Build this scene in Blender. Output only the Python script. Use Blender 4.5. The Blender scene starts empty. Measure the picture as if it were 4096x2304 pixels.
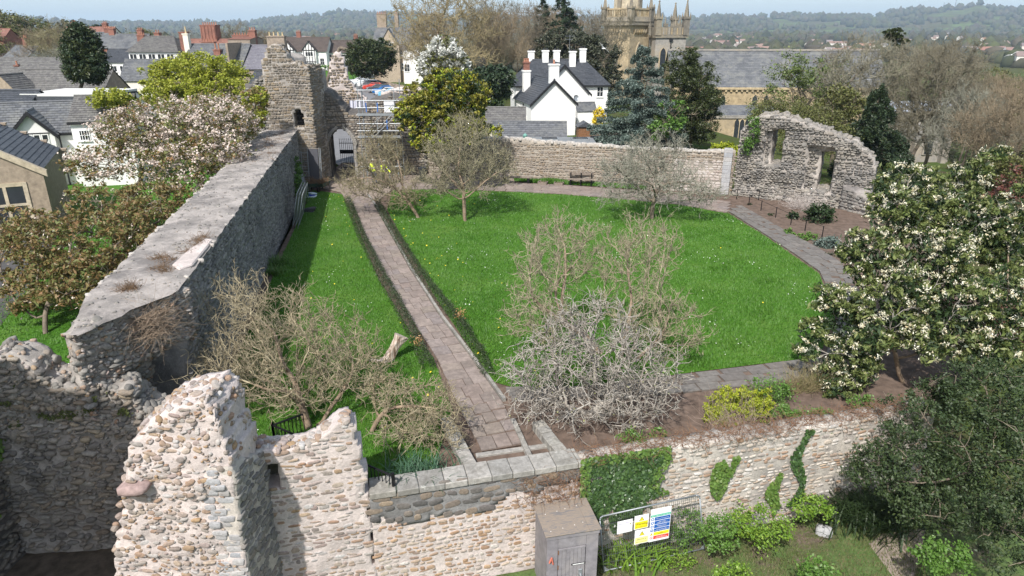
import bpy, bmesh, math, random
import numpy as np
from mathutils import Vector, Matrix, noise
from math import sin, cos, pi, radians as R

S = bpy.context.scene
C = S.collection
# ---------------------------------------------------------------- camera, sky, sun, exposure
cam = bpy.data.objects.new('camera', bpy.data.cameras.new('camera')); C.objects.link(cam)
cam.location = (0, 0, 10.5); cam.rotation_euler = (R(90-20.7), 0, 0)
cam.data.sensor_width = 36; cam.data.lens = 36*683/1024
cam.data.clip_start = .1; cam.data.clip_end = 30000
S.camera = cam
SUN_AZ = R(22); SUN_EL = R(48)          # light travels towards +y and a little to +x
W = bpy.data.worlds.new('World'); S.world = W; W.use_nodes = True
nt = W.node_tree; bg = nt.nodes['Background']; sky = nt.nodes.new('ShaderNodeTexSky')
sky.sky_type = 'NISHITA'; sky.sun_disc = False; sky.sun_elevation = SUN_EL; sky.sun_rotation = pi+SUN_AZ
sky.air_density = 1.0; sky.dust_density = 2.5; sky.ozone_density = 1.5; sky.altitude = 50
veil = nt.nodes.new('ShaderNodeMix'); veil.data_type = 'RGBA'; 
tcw = nt.nodes.new('ShaderNodeTexCoord'); sxw = nt.nodes.new('ShaderNodeSeparateXYZ'); mrw = nt.nodes.new('ShaderNodeMapRange'); nt.links.new(tcw.outputs['Generated'], sxw.inputs[0]); nt.links.new(sxw.outputs['Z'], mrw.inputs[0])
mrw.inputs[1].default_value = 0; mrw.inputs[2].default_value = .75; mrw.inputs[3].default_value = .68; mrw.inputs[4].default_value = .15; nt.links.new(mrw.outputs[0], veil.inputs[0])      # thin high cloud, thickest toward the horizon
veil.inputs[7].default_value = (5.1, 6.05, 6.5, 1); nt.links.new(sky.outputs[0], veil.inputs[6]); nt.links.new(veil.outputs[2], bg.inputs[0]); bg.inputs[1].default_value = .15
ld = bpy.data.lights.new('sun', 'SUN'); ld.energy = 4.6; ld.angle = R(1.2); ld.color = (1, .965, .92)
sun = bpy.data.objects.new('sun', ld); C.objects.link(sun)
sun.rotation_euler = Vector((sin(SUN_AZ)*cos(SUN_EL), cos(SUN_AZ)*cos(SUN_EL), -sin(SUN_EL))).to_track_quat('-Z', 'Y').to_euler()
S.view_settings.view_transform = 'Standard'; S.view_settings.look = 'None'
S.view_settings.exposure = 0.34; S.view_settings.gamma = 1; S.view_settings.use_curve_mapping = False
S.render.engine = 'CYCLES'
S.cycles.max_bounces = 5; S.cycles.diffuse_bounces = 3; S.cycles.glossy_bounces = 2; S.cycles.transmission_bounces = 3
S.cycles.volume_bounces = 0; S.cycles.transparent_max_bounces = 6

# ---------------------------------------------------------------- helpers
rnd = random.Random(7)
rng = np.random.default_rng(7)

def tag(o, label=None, cat=None, group=None, kind=None):
    if label: o['label'] = label
    if cat: o['category'] = cat
    if group: o['group'] = group
    if kind: o['kind'] = kind
    return o

def link(name, data, parent=None, loc=None, mat=None):
    o = bpy.data.objects.new(name, data); C.objects.link(o)
    if parent is not None: o.parent = parent
    if loc is not None: o.location = loc
    if mat is not None and data is not None and not data.materials: data.materials.append(mat)
    return o

def thing(name, label, cat, loc=(0, 0, 0), rz=0, group=None):
    o = bpy.data.objects.new(name, None); C.objects.link(o); o.empty_display_size = .3
    o.location = loc; o.rotation_euler = (0, 0, rz)
    return tag(o, label, cat, group)

def copy_tree(o, parent=None):
    c = o.copy(); C.objects.link(c); c.parent = parent
    for ch in list(o.children): copy_tree(ch, c)
    return c

def np_mesh(name, V, F, mat=None, smooth=False):
    """V (n,3) floats, F (m,k) ints"""
    V = np.asarray(V, np.float32); F = np.asarray(F, np.int32)
    me = bpy.data.meshes.new(name); n, k = F.shape
    me.vertices.add(len(V)); me.vertices.foreach_set('co', V.ravel())
    me.loops.add(n*k); me.loops.foreach_set('vertex_index', F.ravel())
    me.polygons.add(n); me.polygons.foreach_set('loop_start', np.arange(0, n*k, k, dtype=np.int32))
    me.polygons.foreach_set('loop_total', np.full(n, k, np.int32))
    if smooth: me.polygons.foreach_set('use_smooth', np.ones(n, bool))
    me.update(calc_edges=True)
    if mat: me.materials.append(mat)
    return me

class MB:
    def __init__(s): s.v = []; s.f = []
    def add(s, vs, fs):
        b = len(s.v); s.v += [tuple(v) for v in vs]; s.f += [tuple(i+b for i in f) for f in fs]; return s
    def box(s, x0, y0, z0, x1, y1, z1):
        return s.add([(x0,y0,z0),(x1,y0,z0),(x1,y1,z0),(x0,y1,z0),(x0,y0,z1),(x1,y0,z1),(x1,y1,z1),(x0,y1,z1)],
                     [(0,3,2,1),(4,5,6,7),(0,1,5,4),(1,2,6,5),(2,3,7,6),(3,0,4,7)])
    def bar(s, a, b, r, k=6, r2=None, caps=True):
        a = Vector(a); b = Vector(b); d = b-a
        if d.length < 1e-6: return s
        q = d.to_track_quat('Z', 'Y'); r2 = r if r2 is None else r2
        ring = [q @ Vector((cos(2*pi*i/k), sin(2*pi*i/k), 0)) for i in range(k)]
        vs = [a+p*r for p in ring]+[b+p*r2 for p in ring]
        fs = [(i, (i+1) % k, k+(i+1) % k, k+i) for i in range(k)]
        if caps: fs += [tuple(range(k-1, -1, -1)), tuple(range(k, 2*k))]
        return s.add(vs, fs)
    def prism(s, pts, z0, z1):
        n = len(pts)
        return s.add([(x, y, z0) for x, y in pts]+[(x, y, z1) for x, y in pts],
                     [tuple(range(n-1, -1, -1)), tuple(range(n, 2*n))]+[(i, (i+1) % n, n+(i+1) % n, n+i) for i in range(n)])
    def xz(s, pts, y0, y1):          # outline in the x-z plane, extruded along y (outline anticlockwise seen from -y)
        n = len(pts)
        return s.add([(x, y0, z) for x, z in pts]+[(x, y1, z) for x, z in pts],
                     [tuple(range(n)), tuple(range(2*n-1, n-1, -1))]+[((i+1) % n, i, n+i, n+(i+1) % n) for i in range(n)])
    def yz(s, pts, x0, x1):          # outline in the y-z plane extruded along x (anticlockwise seen from +x)
        n = len(pts)
        return s.add([(x1, y, z) for y, z in pts]+[(x0, y, z) for y, z in pts],
                     [tuple(range(n)), tuple(range(2*n-1, n-1, -1))]+[((i+1) % n, i, n+i, n+(i+1) % n) for i in range(n)])
    def lathe(s, prof, k=10, c=(0, 0, 0)):
        vs = []; fs = []
        for r, z in prof: vs += [(c[0]+r*cos(2*pi*i/k), c[1]+r*sin(2*pi*i/k), c[2]+z) for i in range(k)]
        for j in range(len(prof)-1):
            for i in range(k): fs.append((j*k+i, j*k+(i+1) % k, (j+1)*k+(i+1) % k, (j+1)*k+i))
        fs.append(tuple(range(k-1, -1, -1))); m = (len(prof)-1)*k; fs.append(tuple(range(m, m+k)))
        return s.add(vs, fs)
    def mesh(s, name, mat, smooth=False, bevel=0):
        me = bpy.data.meshes.new(name); me.from_pydata(s.v, [], s.f)
        if bevel:
            bm = bmesh.new(); bm.from_mesh(me)
            bmesh.ops.bevel(bm, geom=bm.edges[:], offset=bevel, segments=1, affect='EDGES', clamp_overlap=True)
            bm.to_mesh(me); bm.free()
        me.materials.append(mat)
        if smooth: me.polygons.foreach_set('use_smooth', np.ones(len(me.polygons), bool))
        me.update(); return me
    def build(s, name, mat, parent=None, smooth=False, bevel=0, kind=None):
        o = link(name, s.mesh(name, mat, smooth, bevel), parent)
        if kind: o['kind'] = kind
        return o

# ---------------------------------------------------------------- materials
def newmat(name):
    m = bpy.data.materials.new(name); m.use_nodes = True
    return m, m.node_tree.nodes, m.node_tree.links, m.node_tree.nodes['Principled BSDF']

def ramp_node(N, cols, interp='LINEAR'):
    r = N.new('ShaderNodeValToRGB'); cr = r.color_ramp; cr.interpolation = interp
    while len(cr.elements) < len(cols): cr.elements.new(.5)
    for i, c in enumerate(cols):
        if len(c) == 2 and not isinstance(c[0], (int, float)): p, c = c[1], c[0]
        else: p = i/max(1, len(cols)-1)
        cr.elements[i].position = p; cr.elements[i].color = (*c, 1)
    return r

def rand_fac(N, L):
    g = N.new('ShaderNodeNewGeometry'); o = N.new('ShaderNodeObjectInfo')
    a = N.new('ShaderNodeMath'); a.operation = 'ADD'; f = N.new('ShaderNodeMath'); f.operation = 'FRACT'
    L.new(g.outputs['Random Per Island'], a.inputs[0]); L.new(o.outputs['Random'], a.inputs[1]); L.new(a.outputs[0], f.inputs[0])
    return f.outputs[0]

def noise_node(N, L, scale, detail=4, rough=.6, vec=None, coord='Position'):
    n = N.new('ShaderNodeTexNoise'); n.inputs['Scale'].default_value = scale
    n.inputs['Detail'].default_value = detail; n.inputs['Roughness'].default_value = rough
    if vec is None:
        g = N.new('ShaderNodeNewGeometry'); vec = g.outputs['Position']
    L.new(vec, n.inputs['Vector']); return n

def mix_node(N, L, a, b, fac, mode='MIX'):
    m = N.new('ShaderNodeMix'); m.data_type = 'RGBA'; m.blend_type = mode
    for sock, v in ((m.inputs[0], fac), (m.inputs[6], a), (m.inputs[7], b)):
        if hasattr(v, 'is_output') or hasattr(v, 'links'): L.new(v, sock)
        elif isinstance(v, (int, float)): sock.default_value = v
        else: sock.default_value = (*v, 1)
    return m.outputs[2]

def bump(N, L, P, h, strength=.4, dist=.02):
    b = N.new('ShaderNodeBump'); b.inputs['Strength'].default_value = strength; b.inputs['Distance'].default_value = dist
    L.new(h, b.inputs['Height']); L.new(b.outputs[0], P.inputs['Normal'])

def maprange(N, L, v, a, b, c=0., d=1.):
    m = N.new('ShaderNodeMapRange'); L.new(v, m.inputs[0])
    for i, x in enumerate((a, b, c, d)): m.inputs[1+i].default_value = x
    return m.outputs[0]

def plain(name, col, rough=.7, metal=0, var=.25, scale=3., bumps=0., spec=.3):
    m, N, L, P = newmat(name)
    n = noise_node(N, L, scale, 5)
    c1 = tuple(x*(1-var) for x in col); c2 = tuple(min(1, x*(1+var)) for x in col)
    r = ramp_node(N, [(c1, .3), (c2, .7)]); L.new(n.outputs[0], r.inputs[0]); L.new(r.outputs[0], P.inputs['Base Color'])
    P.inputs['Roughness'].default_value = rough; P.inputs['Metallic'].default_value = metal
    P.inputs['Specular IOR Level'].default_value = spec
    if bumps: bump(N, L, P, n.outputs[0], bumps, .03)
    return m

def stone(name, cols, rough=.9, stain=None, stain_scale=.8, grain=18., lichen=None, bumps=.5):
    """Per-piece colour + grain + large stains."""
    m, N, L, P = newmat(name)
    r = ramp_node(N, cols); L.new(rand_fac(N, L), r.inputs[0])
    n = noise_node(N, L, grain, 4, .65)
    g = maprange(N, L, n.outputs[0], .25, .8, .62, 1.25)
    cc = N.new('ShaderNodeCombineColor'); [L.new(g, cc.inputs[i]) for i in range(3)]
    col = mix_node(N, L, r.outputs[0], cc.outputs[0], 1., 'MULTIPLY')
    if stain:
        s = noise_node(N, L, stain_scale, 6, .7)
        col = mix_node(N, L, col, stain, maprange(N, L, s.outputs[0], .48, .68, 0, .85))
    if lichen:
        s = noise_node(N, L, 5., 5, .75)
        col = mix_node(N, L, col, lichen, maprange(N, L, s.outputs[0], .6, .68, 0, .8))
    L.new(col, P.inputs['Base Color']); P.inputs['Roughness'].default_value = rough
    P.inputs['Specular IOR Level'].default_value = .2
    bump(N, L, P, n.outputs[0], bumps, .03)
    return m

def leaf(name, cols, trans=.3, rough=.5, clump=None, spec=.3):
    m, N, L, P = newmat(name)
    r = ramp_node(N, cols); L.new(rand_fac(N, L), r.inputs[0])
    col = r.outputs[0]
    L.new(col, P.inputs['Base Color']); P.inputs['Roughness'].default_value = rough
    P.inputs['Specular IOR Level'].default_value = spec
    if trans:
        t = N.new('ShaderNodeBsdfTranslucent'); L.new(col, t.inputs[0])
        mx = N.new('ShaderNodeMixShader'); mx.inputs[0].default_value = trans
        out = N['Material Output']; L.new(P.outputs[0], mx.inputs[1]); L.new(t.outputs[0], mx.inputs[2]); L.new(mx.outputs[0], out.inputs[0])
    return m

# stone palettes
M = {}
M['pebble'] = stone('pebble_stone', [(.27,.225,.19),(.36,.33,.30),(.30,.19,.125),(.43,.40,.37),(.22,.185,.165),(.36,.245,.14),(.46,.44,.42),(.30,.235,.21),(.38,.32,.26),(.33,.225,.16)])
M['rubble'] = stone('rubble_stone', [(.234,.207,.180),(.324,.288,.243),(.270,.216,.162),(.378,.351,.306),(.198,.180,.162),(.342,.279,.198),(.297,.270,.243)], stain=(.10,.095,.09), stain_scale=.45)
M['grey_rubble'] = stone('grey_rubble_stone', [(.176,.168,.152),(.264,.248,.224),(.224,.208,.184),(.320,.304,.272),(.144,.136,.128),(.288,.248,.208),(.240,.232,.216)], stain=(.12,.115,.11), stain_scale=.5)
M['gate_stone'] = stone('gatehouse_stone', [(.246,.205,.156),(.295,.238,.172),(.221,.189,.156),(.312,.271,.213),(.197,.172,.148),(.295,.221,.139),(.254,.230,.197)], stain=(.11,.10,.09), stain_scale=.35)
M['dark_stone'] = stone('dark_rubble_stone', [(.16,.14,.12),(.22,.19,.16),(.19,.16,.13),(.26,.23,.20),(.13,.12,.11)], stain=(.07,.08,.05), stain_scale=.7)  # dark stone tones under a greenish stain
M['coping'] = stone('coping_stone', [(.30,.29,.26),(.36,.34,.31),(.27,.26,.24),(.33,.31,.27)], stain=(.14,.13,.11), stain_scale=1.5, grain=9, lichen=(.48,.47,.43))
M['paving'] = stone('paving_stone', [(.238,.189,.164),(.273,.224,.196),(.210,.175,.154),(.252,.210,.175),(.294,.241,.210),(.231,.196,.182)], stain=(.165,.135,.118), stain_scale=1.3, grain=7, bumps=.25)
M['paving_grey'] = stone('grey_paving', [(.158,.145,.132),(.191,.178,.162),(.145,.132,.122),(.205,.185,.165)], stain=(.12,.105,.09), stain_scale=1.3, grain=7, bumps=.25)
M['ashlar'] = stone('pale_ashlar', [(.40,.40,.40),(.36,.36,.37),(.45,.43,.41),(.33,.34,.36),(.40,.38,.36)], stain=(.27,.26,.255), stain_scale=1.2)
def mortar(name, c, c2, dark=None, scale=1.2):
    m, N, L, P = newmat(name)
    n = noise_node(N, L, scale, 6, .7); r = ramp_node(N, [(c2, .35), (c, .6)]); L.new(n.outputs[0], r.inputs[0])
    n2 = noise_node(N, L, 14, 5, .7); col = r.outputs[0]
    g = maprange(N, L, n2.outputs[0], .25, .8, .7, 1.15)
    cc = N.new('ShaderNodeCombineColor'); [L.new(g, cc.inputs[i]) for i in range(3)]
    col = mix_node(N, L, col, cc.outputs[0], 1., 'MULTIPLY')
    if dark:
        d = noise_node(N, L, .5, 6, .75); col = mix_node(N, L, col, dark, maprange(N, L, d.outputs[0], .48, .62, 0, .9))
    L.new(col, P.inputs['Base Color']); P.inputs['Roughness'].default_value = .95; P.inputs['Specular IOR Level'].default_value = .15
    bump(N, L, P, n2.outputs[0], .6, .04); return m
M['mortar_pink'] = mortar('pinkish_lime_mortar', (.62,.54,.50), (.46,.405,.375))
M['mortar_white'] = mortar('pale_lime_mortar', (.58,.53,.47), (.38,.35,.31), dark=(.26,.24,.22))
M['mortar_grey'] = mortar('weathered_mortar', (.42,.38,.34), (.25,.23,.21))
M['mortar_dark'] = mortar('dark_mortar', (.16,.145,.13), (.09,.085,.08))  # dark grey-brown mortar
M['render_dark'] = mortar('blackened_render', (.27,.262,.255), (.12,.117,.113), scale=.9)
M['lime_cap'] = mortar('weathered_lime_capping', (.40,.36,.33), (.24,.22,.20), dark=(.15,.138,.13), scale=1.1)
M['mortar_bk'] = mortar('buff_mortar', (.40,.355,.30), (.27,.24,.21))
M['bark'] = stone('grey_brown_bark', [(.16,.13,.10),(.20,.165,.125)], grain=9)
M['bark_tan'] = stone('tan_bark', [(.25,.185,.13),(.28,.21,.15)], grain=9)
M['twig_olive'] = leaf('olive_twig', [(.28,.235,.145),(.40,.345,.23),(.21,.17,.11),(.34,.295,.19)], trans=0, rough=.9)
M['twig_pale'] = leaf('pale_grey_twig', [(.40,.37,.32),(.31,.28,.24),(.20,.17,.14),(.46,.43,.38)], trans=0, rough=.9)
M['twig_brown'] = leaf('brown_twig', [(.17,.14,.10),(.23,.195,.14),(.13,.11,.085)], trans=0, rough=.9)
M['moss'] = leaf('mossy_bark', [(.07,.065,.03),(.10,.085,.05),(.055,.045,.03)], trans=0, rough=.95)
M['black_iron'] = plain('black_iron', (.02,.02,.022), .45, .6)
M['galv'] = plain('galvanised_steel', (.30,.32,.335), .5, .5, .12)
M['white_paint'] = plain('white_render', (.77,.76,.735), .8, 0, .07, .7)
M['cream_paint'] = plain('cream_render', (.70,.66,.56), .8, 0, .06, 1.)
M['black_paint'] = plain('black_paint', (.02,.02,.022), .5)
M['glass'] = plain('window_glass', (.03,.035,.04), .08, 0, .2, 2., 0, .6)
M['slate'] = stone('roof_slate', [(.115,.12,.13),(.15,.155,.165),(.13,.135,.14),(.10,.105,.115),(.165,.17,.175)], rough=.6, stain=(.20,.20,.185), stain_scale=.6, grain=5, bumps=.15)
M['slate_dark'] = stone('dark_roof_slate', [(.055,.06,.07),(.075,.08,.09),(.065,.07,.08),(.085,.09,.10)], rough=.5, grain=5, bumps=.15)
M['slate_old'] = stone('lichened_old_slate', [(.13,.125,.12),(.17,.165,.155),(.15,.145,.14),(.11,.105,.105)], rough=.8, grain=5, lichen=(.24,.23,.19), bumps=.3)
M['slate_purple'] = stone('purple_roof_slate', [(.17,.165,.19),(.20,.195,.215),(.155,.15,.175)], rough=.6, grain=5, bumps=.15)
M['tile_brown'] = stone('brown_roof_tile', [(.085,.068,.06),(.10,.08,.07),(.075,.06,.055)], rough=.8, grain=5)
M['tile_red'] = stone('red_roof_tile', [(.23,.115,.09),(.26,.135,.105),(.19,.10,.08)], rough=.8, grain=5)
M['brick'] = stone('red_brick', [(.25,.115,.085),(.29,.14,.105),(.21,.10,.075)], grain=6, stain=(.15,.085,.07))
M['terracotta'] = plain('terracotta', (.36,.17,.11), .8)
M['buff_pot'] = plain('buff_pot', (.50,.40,.24), .8)
M['wood_grey'] = plain('weathered_wood', (.20,.165,.135), .85, 0, .3, 12)
M['cath_gold'] = stone('golden_cathedral_stone', [(.44,.33,.18),(.50,.41,.27),(.40,.31,.19),(.52,.45,.33)], stain=(.26,.215,.155), stain_scale=.22, grain=1.5)
M['cath_grey'] = stone('blackened_cathedral_stone', [(.20,.18,.145),(.26,.23,.18),(.17,.155,.13)], stain=(.30,.25,.17), stain_scale=.3, grain=1.5)
M['cath_pale'] = stone('grey_cathedral_stone', [(.27,.26,.25),(.31,.29,.26)], stain=(.38,.32,.24), stain_scale=.2, grain=1.5)

# ---------------------------------------------------------------- masonry helpers (world coordinates)
def adopt(o, p):
    o.parent = p; o.matrix_parent_inverse = Matrix.Translation(-Vector(p.location)); return o

def unit_stone(sq, r, k=8):
    """stone with its back on y=0 and its face near y=-1, filling about 1 x 1 in x,z"""
    V = []
    ph = r.uniform(-.2, .2)
    rad = []
    for i in range(k):
        a = 2*pi*(i+.5)/k+ph*.3; c, s_ = cos(a), sin(a); e = 2./sq
        x = math.copysign(abs(c)**e, c); z = math.copysign(abs(s_)**e, s_)
        j = r.uniform(.86, 1.05); rad.append((x*.5*j, z*.5*j))
    tx, tz = r.uniform(-.15, .15), r.uniform(-.15, .15)
    for y, sc in ((.9, .95), (-.55, 1.), (-.9, .80 if sq < 4 else .88)):
        for x, z in rad: V.append((x*sc, y+tx*x+tz*z, z*sc))
    V.append((r.uniform(-.06, .06), -1.03, r.uniform(-.06, .06)))
    F = []
    for lv in (0, 1):
        for i in range(k): F.append((lv*k+i, lv*k+(i+1) % k, (lv+1)*k+(i+1) % k)); F.append((lv*k+i, (lv+1)*k+(i+1) % k, (lv+1)*k+i))
    for i in range(k): F.append((2*k+i, 2*k+(i+1) % k, 3*k))
    return np.array(V), np.array(F)
_r = random.Random(3)
POOL = {'round': [unit_stone(2.2, _r) for _ in range(10)], 'square': [unit_stone(5., _r) for _ in range(10)], 'mid': [unit_stone(3., _r) for _ in range(10)]}
_MESH = {}
def pool_mesh(kind, i, mat):
    key = (kind, i, mat.name)
    if key not in _MESH: _MESH[key] = np_mesh('stone', *POOL[kind][i], mat, smooth=kind != 'square')
    return _MESH[key]

class Frame:
    """a wall face: starts at o, runs along d, faces n (towards the viewer)"""
    def __init__(s, a, b):
        s.o = Vector((a[0], a[1], 0)); v = Vector((b[0]-a[0], b[1]-a[1], 0)); s.L = v.length; s.d = v/s.L; s.n = Vector((s.d.y, -s.d.x, 0))
    def p(s, u, z, out=0): return s.o+s.d*u+s.n*out+Vector((0, 0, z))

def nz(p, f, amp):
    v = noise.noise_vector(p*f)*amp+noise.noise_vector(p*f*2.7+Vector((7, 3, 1)))*amp*.5
    return v

def mask_wall(name, fr, z0, z1, thick, top, mat, parent, cell=.2, rough=.06, freq=1.3, hole=None, lean=None, smooth=False):
    L = fr.L; nu = max(2, math.ceil(L/cell)); nzc = max(2, math.ceil((z1-z0)/cell)); TH_ = thick if callable(thick) else (lambda u: thick); nt_ = max(1, math.ceil(TH_(L*.5)/(cell*1.3)))
    us = [L*i/nu for i in range(nu+1)]; zs = [z0+(z1-z0)*j/nzc for j in range(nzc+1)]
    dz = zs[1]-zs[0]
    sol = [[False]*nzc for _ in range(nu)]
    for i in range(nu):
        uc = (us[i]+us[i+1])/2; t = top(uc)
        for j in range(nzc):
            zc = (zs[j]+zs[j+1])/2
            sol[i][j] = zc < t and not (hole and hole(uc, zc))
    V = []; F = []; idx = {}
    def vid(i, j, k):
        q = idx.get((i, j, k))
        if q is None:
            u = us[i]; z = zs[j]; t = top(u)
            if z > t-dz*.5 and z <= t+dz: z = t
            out = -TH_(u)*k/nt_+(lean(u, z) if lean else 0)
            p = fr.p(u, z, out); p += nz(p, freq, rough)
            q = idx[(i, j, k)] = len(V); V.append(p)
        return q
    for i in range(nu):
        for j in range(nzc):
            if not sol[i][j]: continue
            F.append((vid(i, j, 0), vid(i+1, j, 0), vid(i+1, j+1, 0), vid(i, j+1, 0)))
            F.append((vid(i, j, nt_), vid(i, j+1, nt_), vid(i+1, j+1, nt_), vid(i+1, j, nt_)))
            for k in range(nt_):
                if i == 0 or not sol[i-1][j]: F.append((vid(i, j, k), vid(i, j+1, k), vid(i, j+1, k+1), vid(i, j, k+1)))
                if i == nu-1 or not sol[i+1][j]: F.append((vid(i+1, j, k), vid(i+1, j, k+1), vid(i+1, j+1, k+1), vid(i+1, j+1, k)))
                if j == nzc-1 or not sol[i][j+1]: F.append((vid(i, j+1, k), vid(i+1, j+1, k), vid(i+1, j+1, k+1), vid(i, j+1, k+1)))
                if j > 0 and not sol[i][j-1]: F.append((vid(i, j, k), vid(i, j, k+1), vid(i+1, j, k+1), vid(i+1, j, k)))
    o = link(name, np_mesh(name, np.array(V), np.array(F), mat, smooth)); adopt(o, parent); return o

def courses(L, z0, z1, hr, wr, seed, inside, gap=.015, skip=0., jit=.2, keep=None):
    r = random.Random(seed); out = []; z = z0
    while z < z1:
        h = r.uniform(*hr); u = -r.uniform(0, wr[1])
        ph = r.uniform(0, 6)
        while u < L:
            w = r.uniform(*wr)*(1.25 if r.random() < .15 else 1)
            uc = u+w/2; zc = z+h/2+.25*h*sin(uc*1.7+ph)
            hh = h*r.uniform(1-jit, 1+jit*.6)
            if 0 <= uc <= L and r.random() >= skip and inside(uc, zc): out.append((uc, zc, w-gap, hh-gap))
            u += w
        z += h
    return out

def lay(name, parent, fr, items, mat, kind='mid', depth=.05, n_obj=300, seed=1, out=0., rot=.12, lean=None, nzf=None, lead=.0):
    """the largest pieces become objects of their own; the rest one joined part"""
    r = random.Random(seed); items = sorted(items, key=lambda t: -t[2]*t[3])
    VV = []; FF = []; b = 0
    for q, (u, z, w, h) in enumerate(items):
        i = r.randrange(10); dp = depth*r.uniform(.6, 1.5); a = r.gauss(0, rot); ca, sa = cos(a), sin(a)
        p = fr.p(u, z, out+(lean(u, z) if lean else 0)); p = p+nz(p, *nzf)+fr.n*lead if nzf else p
        X = (fr.d*ca+Vector((0, 0, sa)))*w; Z = (-fr.d*sa+Vector((0, 0, ca)))*h; Y = -fr.n*dp
        if q < n_obj:
            m = Matrix(((X.x, Y.x, Z.x, p.x), (X.y, Y.y, Z.y, p.y), (X.z, Y.z, Z.z, p.z), (0, 0, 0, 1)))
            o = bpy.data.objects.new(name, pool_mesh(kind, i, mat)); C.objects.link(o); adopt(o, parent); o.matrix_basis = m
        else:
            V, F = POOL[kind][i]
            VV.append(V[:, :1]*np.array(X)+V[:, 1:2]*np.array(Y)+V[:, 2:]*np.array(Z)+np.array(p)); FF.append(F+b); b += len(V)
    if VV:
        o = link('small_'+name+'s', np_mesh('small_'+name+'s', np.concatenate(VV), np.concatenate(FF), mat, kind != 'square')); adopt(o, parent); o['kind'] = 'stuff'

def scatter_on(parent, pts, mat, name='stone', kind='round', sizes=(.08, .2), seed=1, n_obj=300):
    """loose stones at (p, normal) pairs"""
    r = random.Random(seed); VV = []; FF = []; b = 0
    its = sorted([(r.uniform(*sizes), p, n) for p, n in pts], key=lambda t: -t[0])
    for q, (s_, p, n) in enumerate(its):
        i = r.randrange(10); n = Vector(n).normalized(); X = n.orthogonal().normalized(); X.rotate(Matrix.Rotation(r.uniform(0, 6.3), 3, n)); Z = n.cross(X)
        X = X*s_*r.uniform(1, 1.6); Z = Z*s_*r.uniform(.7, 1.1); Y = -n*s_*.35; p = Vector(p)
        if q < n_obj:
            o = bpy.data.objects.new(name, pool_mesh(kind, i, mat)); C.objects.link(o); adopt(o, parent)
            o.matrix_basis = Matrix(((X.x, Y.x, Z.x, p.x), (X.y, Y.y, Z.y, p.y), (X.z, Y.z, Z.z, p.z), (0, 0, 0, 1)))
        else:
            V, F = POOL[kind][i]
            VV.append(V[:, :1]*np.array(X)+V[:, 1:2]*np.array(Y)+V[:, 2:]*np.array(Z)+np.array(p)); FF.append(F+b); b += len(V)
    if VV:
        o = link('small_'+name+'s', np_mesh('small_'+name+'s', np.concatenate(VV), np.concatenate(FF), mat, True)); adopt(o, parent); o['kind'] = 'stuff'

def rubble_cover(o, parent, mat, n, sizes, seed, name='loose_stone', kind='round', n_obj=80, zmin=-9, up=None, dn=None):
    """loose stones bedded over the exposed faces of a rubble core"""
    me = o.data; k = len(me.polygons); c = np.empty(k*3); nn = np.empty(k*3); a = np.empty(k); me.polygons.foreach_get('center', c); me.polygons.foreach_get('normal', nn); me.polygons.foreach_get('area', a)
    c = c.reshape(-1, 3); nn = nn.reshape(-1, 3); vis = ((np.array([0, 0, 10.5])-c)*nn).sum(1) > 0; w = a*vis*(c[:, 2] > zmin)*(nn[:, 2] > -.5)
    if up is not None: w = w*(nn[:, 2] > up)
    if dn is not None: w = w*(nn[:, 2] < dn)
    rs = np.random.default_rng(seed); q = rs.choice(k, n, p=w/w.sum()); s_ = np.sqrt(a[q])[:, None]; p = c[q]+rs.uniform(-.5, .5, (n, 3))*s_*(1-np.abs(nn[q]))
    scatter_on(parent, [(p[i], nn[q[i]]+rs.normal(size=3)*.15) for i in range(n)], mat, name, kind, sizes, seed, n_obj)

def pw(pts):
    """piecewise linear function"""
    xs = [p[0] for p in pts]; ys = [p[1] for p in pts]
    return lambda x: float(np.interp(x, xs, ys))
def ragged(f, amp=.12, fr_=2.2, seed=0):
    return lambda u: f(u)+amp*noise.noise(Vector((u*fr_, seed*3.1, 0)))+amp*.6*noise.noise(Vector((u*fr_*3, seed*5.3, 2)))

# ---------------------------------------------------------------- vegetation helpers
def leaves(P, size, asp=.5, up=.3, rs=None, drop=0., fold=True):
    """rhombic leaves at points P; returns V,F"""
    rs = rs or np.random.default_rng(1); n = len(P)
    N = rs.normal(size=(n, 3)); N /= np.linalg.norm(N, axis=1)[:, None]; N[:, 2] = np.abs(N[:, 2])*(1-up)+up*1.2; N /= np.linalg.norm(N, axis=1)[:, None]
    A = rs.normal(size=(n, 3)); A[:, 2] -= drop; A -= N*(A*N).sum(1)[:, None]; A /= np.linalg.norm(A, axis=1)[:, None]+1e-9
    B = np.cross(N, A); s = size*rs.uniform(.6, 1.35, size=(n, 1)) if np.isscalar(size) else (size*rs.uniform(.7, 1.3, size=n))[:, None]
    V = np.empty((n, 4, 3)); V[:, 0] = P-A*s*.5; V[:, 1] = P+B*s*asp*.5+A*s*.05; V[:, 2] = P+A*s*.5-N*s*.08; V[:, 3] = P-B*s*asp*.5+A*s*.05
    return V.reshape(-1, 3), np.arange(4*n).reshape(n, 4)

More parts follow.
